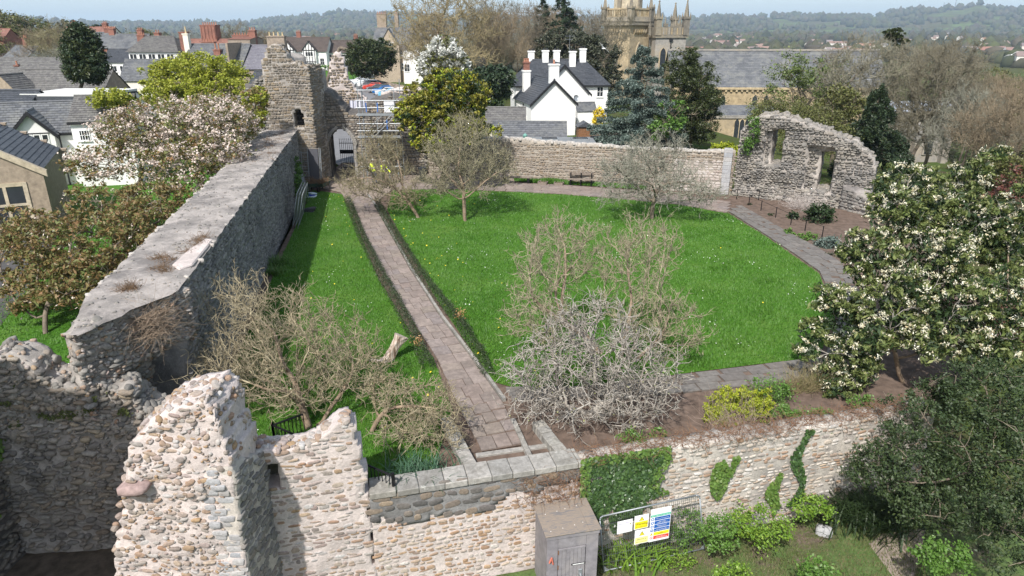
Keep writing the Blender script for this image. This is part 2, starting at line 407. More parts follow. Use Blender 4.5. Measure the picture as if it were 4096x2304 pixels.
def lump_points(lumps, n, rs, shell=.55, clusters=None, csig=.12):
    """points inside ellipsoids, mostly near the skin, gathered into clumps"""
    L = np.array(lumps, float); vol = (L[:, 3]*L[:, 4]*L[:, 5])**(2/3); pr = vol/vol.sum()
    def samp(m):
        k = rs.choice(len(L), m, p=pr); d = rs.normal(size=(m, 3)); d /= np.linalg.norm(d, axis=1)[:, None]
        rr = (shell+(1-shell)*rs.random(m)**.7)[:, None]
        return L[k, :3]+d*rr*L[k, 3:6]
    if not clusters: return samp(n)
    c = samp(clusters); q = rs.integers(0, clusters, n); sc = csig*(np.mean(L[:, 3:6]))
    w = rs.uniform(.5, 1.5, clusters)
    return c[q]+rs.normal(size=(n, 3))*sc*w[q][:, None]*np.array([1, 1, .7])

def colonize(base, attr, step, di, dk, rs, trunk_dir=(0, 0, 1), itmax=140, wig=.15):
    """space colonisation skeleton: returns nodes, parents"""
    attr = np.array(attr, float); nodes = [np.array(base, float)]; par = [-1]
    td = np.array(trunk_dir, float); td /= np.linalg.norm(td)
    for _ in range(60):
        if np.min(np.linalg.norm(attr-nodes[-1], axis=1)) < di: break
        g = attr.mean(0)-nodes[-1]; g /= np.linalg.norm(g); d = td*.75+g*.35+rs.normal(size=3)*wig; d /= np.linalg.norm(d)
        par.append(len(nodes)-1); nodes.append(nodes[-1]+d*step)
    N = np.array(nodes); best = np.full(len(attr), 1e9); bi = np.zeros(len(attr), int)
    def upd(new, off):
        d = np.linalg.norm(attr[:, None]-new[None], axis=2); k = d.argmin(1); m = d[np.arange(len(attr)), k]; u = m < best
        best[u] = m[u]; bi[u] = k[u]+off
    upd(N, 0); alive = np.ones(len(attr), bool); seen = {}
    for it in range(itmax):
        act = alive & (best < di)
        if not act.any(): break
        new = []; pn = []
        for nd in np.unique(bi[act]):
            v = attr[act & (bi == nd)]-N[nd]; v /= np.linalg.norm(v, axis=1)[:, None]+1e-9; d = v.sum(0)+rs.normal(size=3)*wig*2.
            d /= np.linalg.norm(d)+1e-9
            if seen.get(nd, 0) > 3: continue
            seen[nd] = seen.get(nd, 0)+1
            new.append(N[nd]+d*step); pn.append(nd)
        if not new: break
        new = np.array(new); off = len(N); N = np.vstack([N, new]); par += pn; upd(new, off); alive &= best > dk
    return N, np.array(par)

def radii(par, r_tip, expo=2.3, r_max=9):
    n = len(par); acc = np.zeros(n); ch = np.zeros(n, int)
    for i in range(1, n): ch[par[i]] += 1
    for i in range(n-1, 0, -1):
        if acc[i] == 0: acc[i] = r_tip**expo
        acc[par[i]] += acc[i]
    if acc[0] == 0: acc[0] = r_tip**expo
    return np.minimum(acc**(1/expo), r_max), ch

def tubes(A, B, ra, rb, k=3):
    A = np.asarray(A, float); B = np.asarray(B, float); n = len(A); D = B-A; ln = np.linalg.norm(D, axis=1)[:, None]+1e-9; D = D/ln
    ref = np.where(np.abs(D[:, 2:3]) > .9, np.array([[1., 0, 0]]), np.array([[0, 0, 1.]])); X = np.cross(ref, D); X /= np.linalg.norm(X, axis=1)[:, None]+1e-9; Y = np.cross(D, X)
    A = A-D*np.minimum(ra[:, None]*.35, ln*.2); V = np.empty((n, 2*k, 3))
    for i in range(k):
        a = 2*pi*i/k; o = X*cos(a)+Y*sin(a); V[:, i] = A+o*ra[:, None]; V[:, k+i] = B+o*rb[:, None]
    base = (np.arange(n)*2*k)[:, None]; F = np.concatenate([base+np.array([[i, (i+1) % k, k+(i+1) % k, k+i]]) for i in range(k)])
    return V.reshape(-1, 3), F

def twigs(tips, dirs, n, ln, r, rs, up=.5, segs=3, spread=.9, curl=.35):
    """small bent twigs sprouting from tips; returns A,B,ra,rb arrays"""
    T = np.repeat(tips, n, 0); d = np.repeat(dirs, n, 0)+rs.normal(size=(len(T), 3))*spread; d[:, 2] += up; d /= np.linalg.norm(d, axis=1)[:, None]+1e-9
    l = ln*rs.uniform(.5, 1.4, size=(len(T), 1))/segs; As = []; Bs = []; ra = []; rb = []; p = T; ends = []
    for s_ in range(segs):
        q = p+d*l; As.append(p); Bs.append(q); f0 = 1-s_*.22; ra.append(np.full(len(T), r*f0)); rb.append(np.full(len(T), r*(f0-.2))); p = q
        d = d+rs.normal(size=d.shape)*curl; d[:, 2] += up*.35; d /= np.linalg.norm(d, axis=1)[:, None]+1e-9
    return np.concatenate(As), np.concatenate(Bs), np.concatenate(ra), np.concatenate(rb), p, d

def cat_mesh(parts):
    VV = []; FF = []; b = 0
    for V, F in parts: VV.append(V); FF.append(F+b); b += len(V)
    return np.concatenate(VV), np.concatenate(FF)

def skeleton_meshes(N, par, r_tip, rs, twig_n=3, twig_l=.5, twig_r=None, twig_up=.5, expo=2.3, thick=.03, rmax=9, sub=2, every=1., curl=.35, spread=.9, sub_n=2):
    """returns (trunk mesh arrays, twig mesh arrays, twig ends)"""
    rad, ch = radii(par, r_tip, expo, rmax); i = np.arange(1, len(N)); p = par[1:]
    ra = np.minimum(rad[p], rad[i]*1.25); rb = rad[i]; big = ra > thick
    trunk = tubes(N[p][big], N[i][big], ra[big], rb[big], 7)
    parts = []
    if (~big).any(): parts.append(tubes(N[p][~big], N[i][~big], ra[~big], rb[~big], 3))
    thin = i[(rad[i] < thick*1.1) & (rs.random(len(i)) < every)]
    d = N[thin]-N[par[thin]]; d /= np.linalg.norm(d, axis=1)[:, None]+1e-9
    a, b, c1, c2, e, ed = twigs(N[thin], d, twig_n, twig_l, twig_r or r_tip, rs, twig_up, 3, spread, curl); parts.append(tubes(a, b, c1, c2, 3))
    if sub > 1:
        k = rs.random(len(b)) < .8
        dd = (b-a)[k]; dd /= np.linalg.norm(dd, axis=1)[:, None]+1e-9
        a2, b2, c3, c4, e2, _ = twigs(b[k], dd, sub_n, twig_l*.45, (twig_r or r_tip)*.75, rs, twig_up, 2, spread, curl); parts.append(tubes(a2, b2, c3, c4, 3)); e = np.vstack([e, e2])
    return trunk, cat_mesh(parts), e

def bare_tree(name, label, base, lumps, mats, seed, n_attr=700, step=.28, di=1.6, dk=.5, r_tip=.011, tdir=(0, 0, 1), group=None, cat='tree', tw=(3, .5, .5), expo=2.25, extra_trunks=(), rmax=.32, hollow=.35, thick=.035, curl=.35, wig=.15, spread=.9, twr=None, buds=None, sub_n=2):
    rs = np.random.default_rng(seed)
    t = thing(name, label, cat, base, 0, group)
    A = lump_points(lumps, n_attr, rs, hollow); tr = []; tg = []; en = []
    starts = [(base, tdir)]+list(extra_trunks)
    own = np.argmin(np.stack([np.linalg.norm(A[:, :2]-np.array(np.array(b)[:2]+np.array(d)[:2]*2.), axis=1) for b, d in starts]), axis=0)
    for q, (b, d) in enumerate(starts):
        at = A[own == q]
        if len(at) < 20: continue
        N, par = colonize(b, at, step, di, dk, rs, d, wig=wig)
        T, G, e = skeleton_meshes(N, par, r_tip, rs, tw[0], tw[1], twr, tw[2], expo, thick, rmax, curl=curl, spread=spread, sub_n=sub_n)
        tr.append(T); tg.append(G); en.append(e)
    for T in tr: adopt(link('trunk', np_mesh('trunk', *T, mats[0], True)), t)
    adopt(link('crown', np_mesh('crown', *cat_mesh(tg), mats[1])), t)
    if buds:
        e = np.vstack(en); k = rs.random(len(e)) < buds[1]
        adopt(link('buds', np_mesh('buds', *leaves(e[k], buds[2], .7, .4, rs), buds[0])), t)
    return t

def leafy_tree(name, label, base, lumps, leafmats, seed, n=6000, size=.25, asp=.55, group=None, cat='tree', trunk_r=.2, mats=None, clusters=160, csig=.13, shell=.6, up=.35, skel=True, drop=0., r_tip=.02, part='crown', bloom=None, n_attr=220):
    """leafmats: [(material, share, part name, size factor)]"""
    rs = np.random.default_rng(seed); t = thing(name, label, cat, base, 0, group)
    zt = max(l[2]+l[5] for l in lumps); 
    if skel:
        A = lump_points(lumps, n_attr, rs, .3); A = A[A[:, 2] > base[2]+.5]
        st = max(.35, (zt-base[2])/22); N, par = colonize(base, A, st, st*6, st*1.8, rs)
        T, G, e = skeleton_meshes(N, par, r_tip, rs, 2, st*1.3, None, .3, 2.2, r_tip*1.6, trunk_r, 1)
        V, F = cat_mesh([T]); mt = mats or (M['bark'], M['twig_brown'])
        adopt(link('trunk', np_mesh('trunk', V, F, mt[0], True)), t)
        adopt(link('branches', np_mesh('branches', *G, mt[1])), t)
    for k, (lm, share, nm, sf, *sh_) in enumerate(leafmats):
        P_ = lump_points(lumps, int(n*share), np.random.default_rng(seed*31+k), sh_[0] if sh_ else shell, None if sh_ and sh_[0] < .5 else clusters, csig)
        adopt(link(nm, np_mesh(nm, *leaves(P_, size*sf, asp, up, rs, drop), lm)), t)
    return t

def instance(src, name, label, cat, loc, rz, s_, group=None):
    c = src.copy(); c.name = name; C.objects.link(c); c.location = loc; c.rotation_euler = (0, 0, rz); c.scale = (s_, s_, s_) if np.isscalar(s_) else s_
    for k in ('label', 'category', 'group'):
        if k in c: del c[k]
    tag(c, label, cat, group)
    for ch in src.children:
        d = ch.copy(); C.objects.link(d); d.parent = c; d.matrix_parent_inverse = ch.matrix_parent_inverse.copy()
    return c

# ================================================================ SETTING: terrain, courtyard, paths
RIDGE = [(-62,.020),(-40,.016),(-30,.006),(-19.5,.006),(-18,.010),(-15.5,.014),(-13.2,.019),(-11,.020),(-8,.018),(0,.014),(8,.013),(17.5,.0145),(20,.0165),(22,.013),(23.5,.0155),(26.5,.0145),(29,.021),(31.5,.0225),(32.3,.027),(33.2,.021),(35.5,.0205),(37,.0215),(39,.0265),(45,.026),(62,.022)]
def terrain_z(x, y):
    r = math.hypot(x, y); az = math.degrees(math.atan2(x, y))
    near = -2.75 if y < 20 else -2.9
    f = min(1, max(0, (y-45)/14)); z = near+(2.6)*f*f*(3-2*f)
    if x < -10: z = max(z, near) 
    # right hand and far ground falls away to the valley
    g = min(1, max(0, (x-16+(y-60)*.12)/45)); g = g*g*(3-2*g)*min(1, max(0, (y-28)/50)); z -= g*9
    d = min(1, max(0, (r-150)/450)); z = z*(1-d)+(-15)*d
    if r > 150:
        z += 2.*noise.noise(Vector((x*.004, y*.004, 0)))*min(1, (r-150)/200)
        h = np.interp(az, [a for a, _ in RIDGE], [b for _, b in RIDGE])
        q = min(1, max(0, (r-2300)/2300)); q = q*q*(3-2*q)
        z += q*((h*4600+25)*(1+.10*noise.noise(Vector((az*.35, r*.0006, 3)))))*(1 if r < 4700 else 1.0)+q*9*noise.noise(Vector((x*.0022, y*.0022, 5)))
        q2 = min(1, max(0, (r-1300)/500)); q2 *= max(0, 1-abs(r-1900)/700) if r > 1300 else 0
        z += q2*14*max(0, .4+noise.noise(Vector((az*.12, 2., 1))))
    return z
rr = [1.5]; 
while rr[-1] < 9500: rr.append(rr[-1]*1.075+.35)
azs = [R(a) for a in np.concatenate([np.arange(-180, -60, 6), np.arange(-60, 60, .75), np.arange(60, 180, 6)])]
V = []; F = []; na = len(azs)
for r_ in rr:
    for a in azs: V.append((r_*sin(a), r_*cos(a), terrain_z(r_*sin(a), r_*cos(a))))
for i in range(len(rr)-1):
    for j in range(na): F.append((i*na+j, i*na+(j+1) % na, (i+1)*na+(j+1) % na, (i+1)*na+j))
m, N_, L_, P_ = newmat('terrain_ground')
geo = N_.new('ShaderNodeNewGeometry'); ln = N_.new('ShaderNodeVectorMath'); ln.operation = 'LENGTH'; L_.new(geo.outputs['Position'], ln.inputs[0])
far = maprange(N_, L_, ln.outputs['Value'], 250, 900)
n1 = noise_node(N_, L_, .0065, 8, .7); rp = ramp_node(N_, [((.055,.06,.03), .3), ((.10,.085,.05), .42), ((.07,.075,.035), .5), ((.12,.17,.05), .58), ((.075,.065,.045), .64), ((.10,.13,.045), .75)]); L_.new(n1.outputs[0], rp.inputs[0])
n2 = noise_node(N_, L_, .6, 6, .7); rq = ramp_node(N_, [((.075,.06,.04), .35), ((.07,.09,.03), .5), ((.06,.10,.025), .65)]); L_.new(n2.outputs[0], rq.inputs[0])
L_.new(mix_node(N_, L_, rq.outputs[0], rp.outputs[0], far), P_.inputs['Base Color']); P_.inputs['Roughness'].default_value = 1; P_.inputs['Specular IOR Level'].default_value = 0
bump(N_, L_, P_, n2.outputs[0], .5, .05)
tag(link('terrain', np_mesh('terrain', V, F, m, True)), kind='structure')

def sheet(name, pts, z, mat, kind='structure', thick=0):
    me = bpy.data.meshes.new(name); bm = bmesh.new(); vs = [bm.verts.new((p[0], p[1], z)) for p in pts]; f = bm.faces.new(vs)
    if f.normal.z < 0: f.normal_flip()
    bmesh.ops.triangulate(bm, faces=bm.faces[:]); bm.to_mesh(me); bm.free(); me.materials.append(mat)
    o = link(name, me); tag(o, kind=kind); return o

M['soil'] = plain('bare_soil', (.13,.095,.075), 1, 0, .35, 3., .6, .1)
m, N_, L_, P_ = newmat('lawn_grass'); M['lawn'] = m
a_ = noise_node(N_, L_, .33, 5, .6); b_ = noise_node(N_, L_, 7., 5, .7); c_ = noise_node(N_, L_, 1.4, 6, .7)
r1 = ramp_node(N_, [((.044,.125,.012), .32), ((.066,.165,.018), .5), ((.11,.20,.036), .68)]); L_.new(a_.outputs[0], r1.inputs[0])
g_ = maprange(N_, L_, b_.outputs[0], .3, .75, .6, 1.25); cc = N_.new('ShaderNodeCombineColor'); [L_.new(g_, cc.inputs[i]) for i in range(3)]
col = mix_node(N_, L_, r1.outputs[0], cc.outputs[0], 1., 'MULTIPLY'); col = mix_node(N_, L_, col, (.10,.14,.04), maprange(N_, L_, c_.outputs[0], .56, .72, 0, .6))
L_.new(col, P_.inputs['Base Color']); P_.inputs['Roughness'].default_value = .9; P_.inputs['Specular IOR Level'].default_value = .1; bump(N_, L_, P_, b_.outputs[0], .8, .06)
m, N_, L_, P_ = newmat('worn_grass'); M['worn'] = m
a_ = noise_node(N_, L_, .8, 7, .7); b_ = noise_node(N_, L_, 9., 5, .7)
r1 = ramp_node(N_, [((.14,.105,.08), .38), ((.085,.10,.035), .47), ((.075,.13,.03), .56), ((.13,.15,.06), .7)]); L_.new(a_.outputs[0], r1.inputs[0])
g_ = maprange(N_, L_, b_.outputs[0], .3, .75, .65, 1.25); cc = N_.new('ShaderNodeCombineColor'); [L_.new(g_, cc.inputs[i]) for i in range(3)]
L_.new(mix_node(N_, L_, r1.outputs[0], cc.outputs[0], 1., 'MULTIPLY'), P_.inputs['Base Color']); P_.inputs['Roughness'].default_value = 1; bump(N_, L_, P_, b_.outputs[0], .8, .05)

COURT = [(-5.3,12.9),(11.3,17.1),(14,19),(19,24),(21,32),(22.5,41.8),(15.3,45.9),(-6,53.4),(-8,58),(-14.4,58),(-14.3,48.2),(-9.2,17.2),(-9.2,14.9)]
sheet('courtyard_ground', COURT, -.03, M['soil'])
LAWN_L = [(-8.8,17.3),(-14.0,47.2),(-11.6,45.9),(-10.35,42.4),(-6.05,29.03),(-3.85,23.35),(-2.7,21.03),(-1.75,17.6),(-2.05,14.3),(-5.2,13.5),(-7.0,15.2)]
sheet('left_lawn', LAWN_L, .0, M['lawn'])
LAWN_R = [(-7.73, 41.37, 0)[:2],(-8.4, 46.97, 0)[:2],(-5.27, 47.48, 0)[:2],(-0.0, 46.6, 0)[:2],(3.57, 45.74, 0)[:2],(6.87, 44.57, 0)[:2],(10.62, 42.92, 0)[:2],(13.24, 40.59, 0)[:2],(13.81, 35.47, 0)[:2],(14.13, 29.57, 0)[:2],(12.58, 24.48, 0)[:2],(10.53, 21.09, 0)[:2],(8.16, 20.53, 0)[:2],(6.03, 20.01, 0)[:2],(3.44, 19.28, 0)[:2],(0.52, 18.69, 0)[:2],(-0.61, 19.33, 0)[:2],(-1.44, 21.65, 0)[:2],(-3.34, 27.05, 0)[:2]]
sheet('right_lawn', LAWN_R, .004, M['lawn'])
sheet('gate_forecourt', [(-14.1,48.3),(-11.8,46.4),(-10.9,44.),(-8.8,44.),(-8.4,47.6),(.2,48.6),(.2,51.3),(-6,53.2),(-8,57),(-14,57)], .012, plain('trodden_gravel', (.245,.20,.165), 1, 0, .25, 2.5, .4, .1))
# ground outside the wall, the pit and the garden on the left
sheet('worn_grass_bank', [(-5,8),(14,8),(16,17.5),(11.4,16.9),(-3.4,13.1),(-5,12.7)], -2.70, M['worn'])
sheet('pit_floor', [(-13,4),(-4.5,4),(-4.5,14.9),(-13,14.9)], -2.2, plain('leaf_litter', (.10,.08,.06), 1, 0, .4, 4, .8, .1))
sheet('garden_lawn', [(-10.4,16.),(-16.4,48.2),(-17,62),(-70,62),(-70,14.8),(-13,14.8)], -.3, M['lawn'])
sheet('garden_road', [(-19.2,22.5),(-22.2,30),(-27,40),(-32,40),(-27,30),(-24,20.5)], -.296, plain('tarmac', (.075,.073,.072), .9, 0, .15, 3))
M['gravel'] = plain('concrete_slab', (.26,.215,.18), 1, 0, .25, 2.2, .5, .1)
sheet('concrete_apron', [(9.79, 15.06, -2.7)[:2],(10.3, 15.42, -2.7)[:2],(11.0, 15.59, -2.7)[:2],(11.72, 15.67, -2.7)[:2],(10.4, 13.88, -2.7)[:2],(9.83, 13.59, -2.7)[:2]], -2.692, M['gravel'])

SLAB = MB().box(-.5,-.5,-.06,.5,.5,0); 
_slab = {}
def slab_mesh(mat):
    if mat.name not in _slab: _slab[mat.name] = SLAB.mesh('paving_slab', mat)
    return _slab[mat.name]
def paved(name, left, right, z, mat, rowlen=(.5,.72), cols=(2,3), seed=1, base=M['soil']):
    """a paved strip between two matching edge lines; every slab an object"""
    r = random.Random(seed); pts = list(left)+list(right)[::-1]
    o = sheet(name, pts, z-.03, base)
    sl = [0]; 
    for i in range(1, len(left)): sl.append(sl[-1]+(Vector(left[i])-Vector(left[i-1])).length)
    def at(s_, side):
        return Vector((np.interp(s_, sl, [p[0] for p in side]), np.interp(s_, sl, [p[1] for p in side])))
    s_ = 0.
    while s_ < sl[-1]-.2:
        h = min(r.uniform(*rowlen), sl[-1]-s_); A = at(s_+h/2, left); B = at(s_+h/2, right); wv = B-A; w = wv.length; T = (at(min(s_+h, sl[-1]), left)+at(min(s_+h, sl[-1]), right)-at(s_, left)-at(s_, right)).normalized()
        k = r.randint(*cols); k = max(k, round(abs(wv.length)/.75)); cuts = sorted([0, 1]+[(i+r.uniform(-.22, .22)+(.0))/k for i in range(1, k)]); NT = Vector((-T.y, T.x)); w = abs(wv.dot(NT))
        for c0, c1 in zip(cuts, cuts[1:]):
            c = A+wv*((c0+c1)/2); ang = math.atan2(T.y, T.x)-pi/2; q = bpy.data.objects.new('paving_slab', slab_mesh(mat)); C.objects.link(q); q.parent = o
            q.location = (c.x, c.y, z+r.uniform(-.006, .008)); q.rotation_euler = (r.gauss(0, .006), r.gauss(0, .006), ang+r.gauss(0, .01)); q.scale = ((c1-c0)*w-.022, h-.024, 1)
        s_ += h
    return o
PL = [(-0.8, 15.45, 0)[:2],(-1.49, 17.4, 0)[:2],(-2.54, 20.88, 0)[:2],(-3.78, 24.02, 0)[:2],(-5.99, 29.57, 0)[:2],(-9.98, 41.87, 0)[:2],(-11.31, 45.5, 0)[:2]]
PR = [(0.32, 15.77, 0)[:2],(-0.31, 18.09, 0)[:2],(-1.48, 21.18, 0)[:2],(-2.79, 24.48, 0)[:2],(-4.81, 30.29, 0)[:2],(-8.62, 42.18, 0)[:2],(-9.91, 45.74, 0)[:2]]
paved('main_path', PL, PR, .045, M['paving'], seed=5)
paved('right_path', [(13.39, 41.07, 0)[:2],(13.91, 35.78, 0)[:2],(14.15, 32.54, 0)[:2],(14.27, 29.9, 0)[:2],(12.91, 24.88, 0)[:2],(10.78, 21.18, 0)[:2]], [(14.65, 42.92, 0)[:2],(15.28, 36.88, 0)[:2],(15.75, 33.74, 0)[:2],(15.87, 31.29, 0)[:2],(14.32, 24.88, 0)[:2],(12.0, 21.03, 0)[:2]], .035, M['paving_grey'], cols=(2,3), seed=8)
paved('back_path', [(-8.36, 49.34, 0)[:2],(-4.35, 50.04, 0)[:2],(-0.23, 49.62, 0)[:2],(3.79, 48.8, 0)[:2],(7.26, 47.35, 0)[:2],(11.26, 45.74, 0)[:2],(14.28, 43.56, 0)[:2]], [(-8.42, 47.1, 0)[:2],(-4.44, 47.61, 0)[:2],(-0.0, 46.72, 0)[:2],(3.58, 45.86, 0)[:2],(6.89, 44.69, 0)[:2],(10.64, 43.02, 0)[:2],(13.3, 40.78, 0)[:2]], .035, M['paving'], rowlen=(.5,.9), seed=9)
paved('front_path', [(0.02, 18.09, 0)[:2],(2.33, 18.33, 0)[:2],(5.06, 18.57, 0)[:2],(7.68, 19.07, 0)[:2],(10.16, 19.74, 0)[:2]], [(-0.32, 18.95, 0)[:2],(2.4, 19.02, 0)[:2],(5.18, 19.71, 0)[:2],(8.13, 20.44, 0)[:2],(10.68, 21.12, 0)[:2]], .03, M['paving_grey'], rowlen=(.6,.95), seed=10)
# lower step slabs and the step itself
st = thing('garden_step', 'stone step down with two brownish slabs at the near end of the path', 'step', (-.2,14.9,-.2))
for k, (px, py, w, d) in enumerate(((1250,1168,.62,.62),(1305,1158,.68,.62))):
    c = Vector((-0.08, 15.16, -0.12)); 
for k in range(3):
    q = adopt(link('paving_slab', MB().box(-.31,-.34,-.1,.31,.34,0).mesh('step_slab', M['paving'])), st); q.location = (-.62+k*.63, 14.98+.15*k, -.10); q.rotation_euler = (0, 0, .24)
q = adopt(link('riser', MB().box(-1.0,-.08,-.16,1.0,.08,.03).mesh('riser', M['coping'], bevel=.01)), st); q.location = (.02, 15.52, .0); q.rotation_euler = (0, 0, .24)
# low flanking kerb walls of the steps
def kerb_wall(label, pts, w=.34, h=.22, n=5, seed=1):
    t = thing('step_kerb', label, 'low wall', (pts[0][0], pts[0][1], 0)); r = random.Random(seed); a = Vector(pts[0]); b = Vector(pts[1]); d = b-a; ang = math.atan2(d.y, d.x); L = d.length
    for i in range(n):
        c = a+d*((i+.5)/n); q = adopt(link('coping_stone', MB().box(-L/n/2+.008,-w/2,-.3,L/n/2-.008,w/2,h).mesh('coping_stone', M['coping'], bevel=.015)), t); q.location = (c.x, c.y, r.uniform(-.015,.015)); q.rotation_euler = (0, 0, ang)
kerb_wall('low grey stone kerb on the left of the steps beside the lawn', ((-1.9, 16.86, 0.2)[:2], (-0.92, 14.25, 0.2)[:2]), n=5)
kerb_wall('low grey stone kerb on the right of the steps beside the bare bed', ((0.72, 16.65, 0.2)[:2], (1.4, 14.93, 0.2)[:2]), n=6, seed=2)
kerb_wall('thin stone edging between the paving and the right hand planting strip', ((0.02, 17.02, 0.1)[:2], (0.53, 14.9, 0.1)[:2]), w=.14, h=.1, n=4, seed=3)
for i in range(len(PR)-2):
    a = Vector(PR[i+1]); b = Vector(PR[i+2]); d = b-a; n_ = max(1, int(d.length/1.1)); nn = Vector((d.y, -d.x)).normalized()
    if i == 0: ke = thing('path_edging', 'narrow stone edging strip along the right side of the main path', 'edging', (a.x, a.y, 0))
    for k in range(n_):
        c = a+d*((k+.5)/n_)+nn*.09; q = adopt(link('edging_stone', MB().box(-d.length/n_/2+.01,-.05,-.05,d.length/n_/2-.01,.05,.09).mesh('edging_stone', M['coping'])), ke); q.location = (c.x, c.y, 0); q.rotation_euler = (0, 0, math.atan2(d.y, d.x))

# grass blades and flowers
def in_poly(P, poly):
    x, y = P[:, 0], P[:, 1]; ins = np.zeros(len(P), bool); n = len(poly); j = n-1
    for i in range(n):
        xi, yi = poly[i][:2]; xj, yj = poly[j][:2]
        c = ((yi > y) != (yj > y)) & (x < (xj-xi)*(y-yi)/(yj-yi+1e-12)+xi); ins ^= c; j = i
    return ins
def sample_poly(poly, n, rs, bias=None):
    p = np.array([q[:2] for q in poly]); lo, hi = p.min(0), p.max(0); out = []; c = 0
    while c < n:
        P = lo+rs.random((n, 2))*(hi-lo)
        if bias is not None: P = P[rs.random(len(P)) < bias(P)]
        P = P[in_poly(P, poly)]; out.append(P); c += len(P)
    return np.concatenate(out)[:n]
def blades(name, poly, n, z, h, mat, seed, w=.016, bias=None, lean=.6):
    rs = np.random.default_rng(seed); P = sample_poly(poly, n, rs, bias); k = len(P); a = rs.uniform(0, 2*pi, k); hh = h*rs.uniform(.5, 1.5, k)
    # tussocks: height and lean follow slow noise so the sward is uneven
    ph = np.sin(P[:, 0]*1.9+np.sin(P[:, 1]*1.3)*2)+np.sin(P[:, 1]*2.3+np.sin(P[:, 0]*.9)*2); hh *= 1+.3*ph/2; la = 1.2+ph*.8+rs.normal(size=k)*.9
    V = np.empty((k, 3, 3)); ww = w*rs.uniform(.7, 1.5, k); 
    V[:, 0] = np.stack([P[:, 0]-np.cos(a)*ww, P[:, 1]-np.sin(a)*ww, np.full(k, z)], 1); V[:, 1] = np.stack([P[:, 0]+np.cos(a)*ww, P[:, 1]+np.sin(a)*ww, np.full(k, z)], 1)
    V[:, 2] = np.stack([P[:, 0]+np.cos(la)*hh*lean, P[:, 1]+np.sin(la)*hh*lean, z+hh], 1)
    return tag(link(name, np_mesh(name, V.reshape(-1, 3), np.arange(3*k).reshape(k, 3), mat)), kind='stuff')
M['blade'] = leaf('grass_blade', [(.048,.14,.012),(.085,.205,.024),(.062,.17,.016),(.12,.235,.045),(.048,.12,.012)], .3)
M['blade_dry'] = leaf('dry_grass_blade', [(.08,.12,.03),(.12,.14,.05),(.16,.13,.07),(.07,.13,.025)], .2)
nearbias = lambda P: np.clip(22/np.maximum(P[:, 1], 10), .25, 1)**1.3
o = blades('right_lawn_grass', LAWN_R, 120000, .0, .085, M['blade'], 1, .017, nearbias); tag(o, 'short bright green grass of the large right hand lawn', 'grass')
o = blades('left_lawn_grass', LAWN_L, 60000, .0, .06, M['blade'], 2, .015, nearbias); tag(o, 'mown green grass of the narrow strip between the long wall and the path', 'grass')
o = blades('bank_grass', [(-1,11),(10,12),(12,17),(9,16.2),(2,14.4),(1,13)], 22000, -2.7, .06, M['blade_dry'], 3, .012); tag(o, 'thin patchy grass outside the wall near the wire fence panel', 'grass')
o = blades('garden_grass', [(-10.6,16.),(-14.2,40),(-26,40),(-20,22),(-22,15.5)], 30000, -.3, .08, M['blade'], 4, .02); tag(o, 'grass of the garden on the far side of the long wall', 'grass')
def flowers(name, label, polys, n, z, mat, seed, s_, fn):
    rs = np.random.default_rng(seed); P = np.concatenate([sample_poly(p, int(n*f), rs, fn) for p, f in polys]); k = len(P); P3 = np.c_[P, np.full(k, z)+rs.uniform(0, .03, k)]; V, F = leaves(P3, s_, 1., .9, rs)
    tag(link(name, np_mesh(name, V, F, mat)), label, 'flowers', kind='stuff')
clump = lambda seed: (lambda P: np.array([max(0, noise.noise(Vector((p[0]*.45, p[1]*.3, seed)))*3.2-.45) for p in P]).clip(.015, 1))
M['daisy'] = leaf('daisy_white', [(.75,.75,.70),(.85,.85,.82)], .2); M['dandelion'] = leaf('dandelion_yellow', [(.75,.58,.03),(.80,.66,.06)], .1)
flowers('daisies', 'small white daisies scattered in drifts over the lawns', [(LAWN_R, .8), (LAWN_L, .2)], 700, .09, M['daisy'], 5, .042, clump(1.))
flowers('dandelions', 'yellow dandelions scattered over the lawns beside the path', [(LAWN_R, .6), (LAWN_L, .4)], 150, .10, M['dandelion'], 6, .07, lambda P: np.clip(1-np.abs(P[:, 0]+4+(P[:, 1]-26)*.33)/5.5, .02, 1))
flowers('garden_daisies', 'white daisies in the garden grass beyond the broken wall end', [([(-11,15.6),(-13,22),(-17,21),(-17,15.5)], 1)], 700, -.22, M['daisy'], 7, .045, None)

# ================================================================ RUINED WALLS
# long wall
lw = thing('long_wall', 'long thick ruined wall with flat weathered top running to the gate tower', 'wall', (-9,17,0))
fl = Frame((-8.95,17.0), (-15.0,48.4))
topl = ragged(lambda u: 4.0, .06, .8, 1)
mask_wall('wall_body', fl, -.4, 4.3, 2.15, topl, M['render_dark'], lw, .33, .05, .9)
# capping: a thin weathered lime crust on the top
V = []; F = []; nu_ = 110; nv_ = 9
for i in range(nu_+1):
    u = -2.45+(fl.L+2.45)*i/nu_; vr = .06 if u > 0 else .06+u*.66+.10*noise.noise(Vector((u*3, 1, 2))); vl = -2.2 if u > 0 else -2.2-u*.2
    for j in range(nv_+1):
        e = .03 if j in (0, nv_) else 0
        v = vl+(vr-vl)*j/nv_+(.05*noise.noise(Vector((u*2, j, 4))) if j in (0, nv_) else 0); p = fl.p(u, topl(max(u, 0))+.05-e*1.4-(.10*min(1, max(0, -u-1.2))), v); p.z += .035*noise.noise(Vector((p.x*1.7, p.y*1.7, 0)))+.02*noise.noise(Vector((p.x*6, p.y*6, 0))); V.append(p)
for i in range(nu_):
    for j in range(nv_): a = i*(nv_+1)+j; F.append((a, a+1, a+nv_+2, a+nv_+1))
o = link('capping', np_mesh('capping', np.array(V), np.array(F), M['lime_cap'], True)); adopt(o, lw); rubble_cover(o, lw, M['grey_rubble'], 700, (.03,.10), 84, 'grit', n_obj=0)
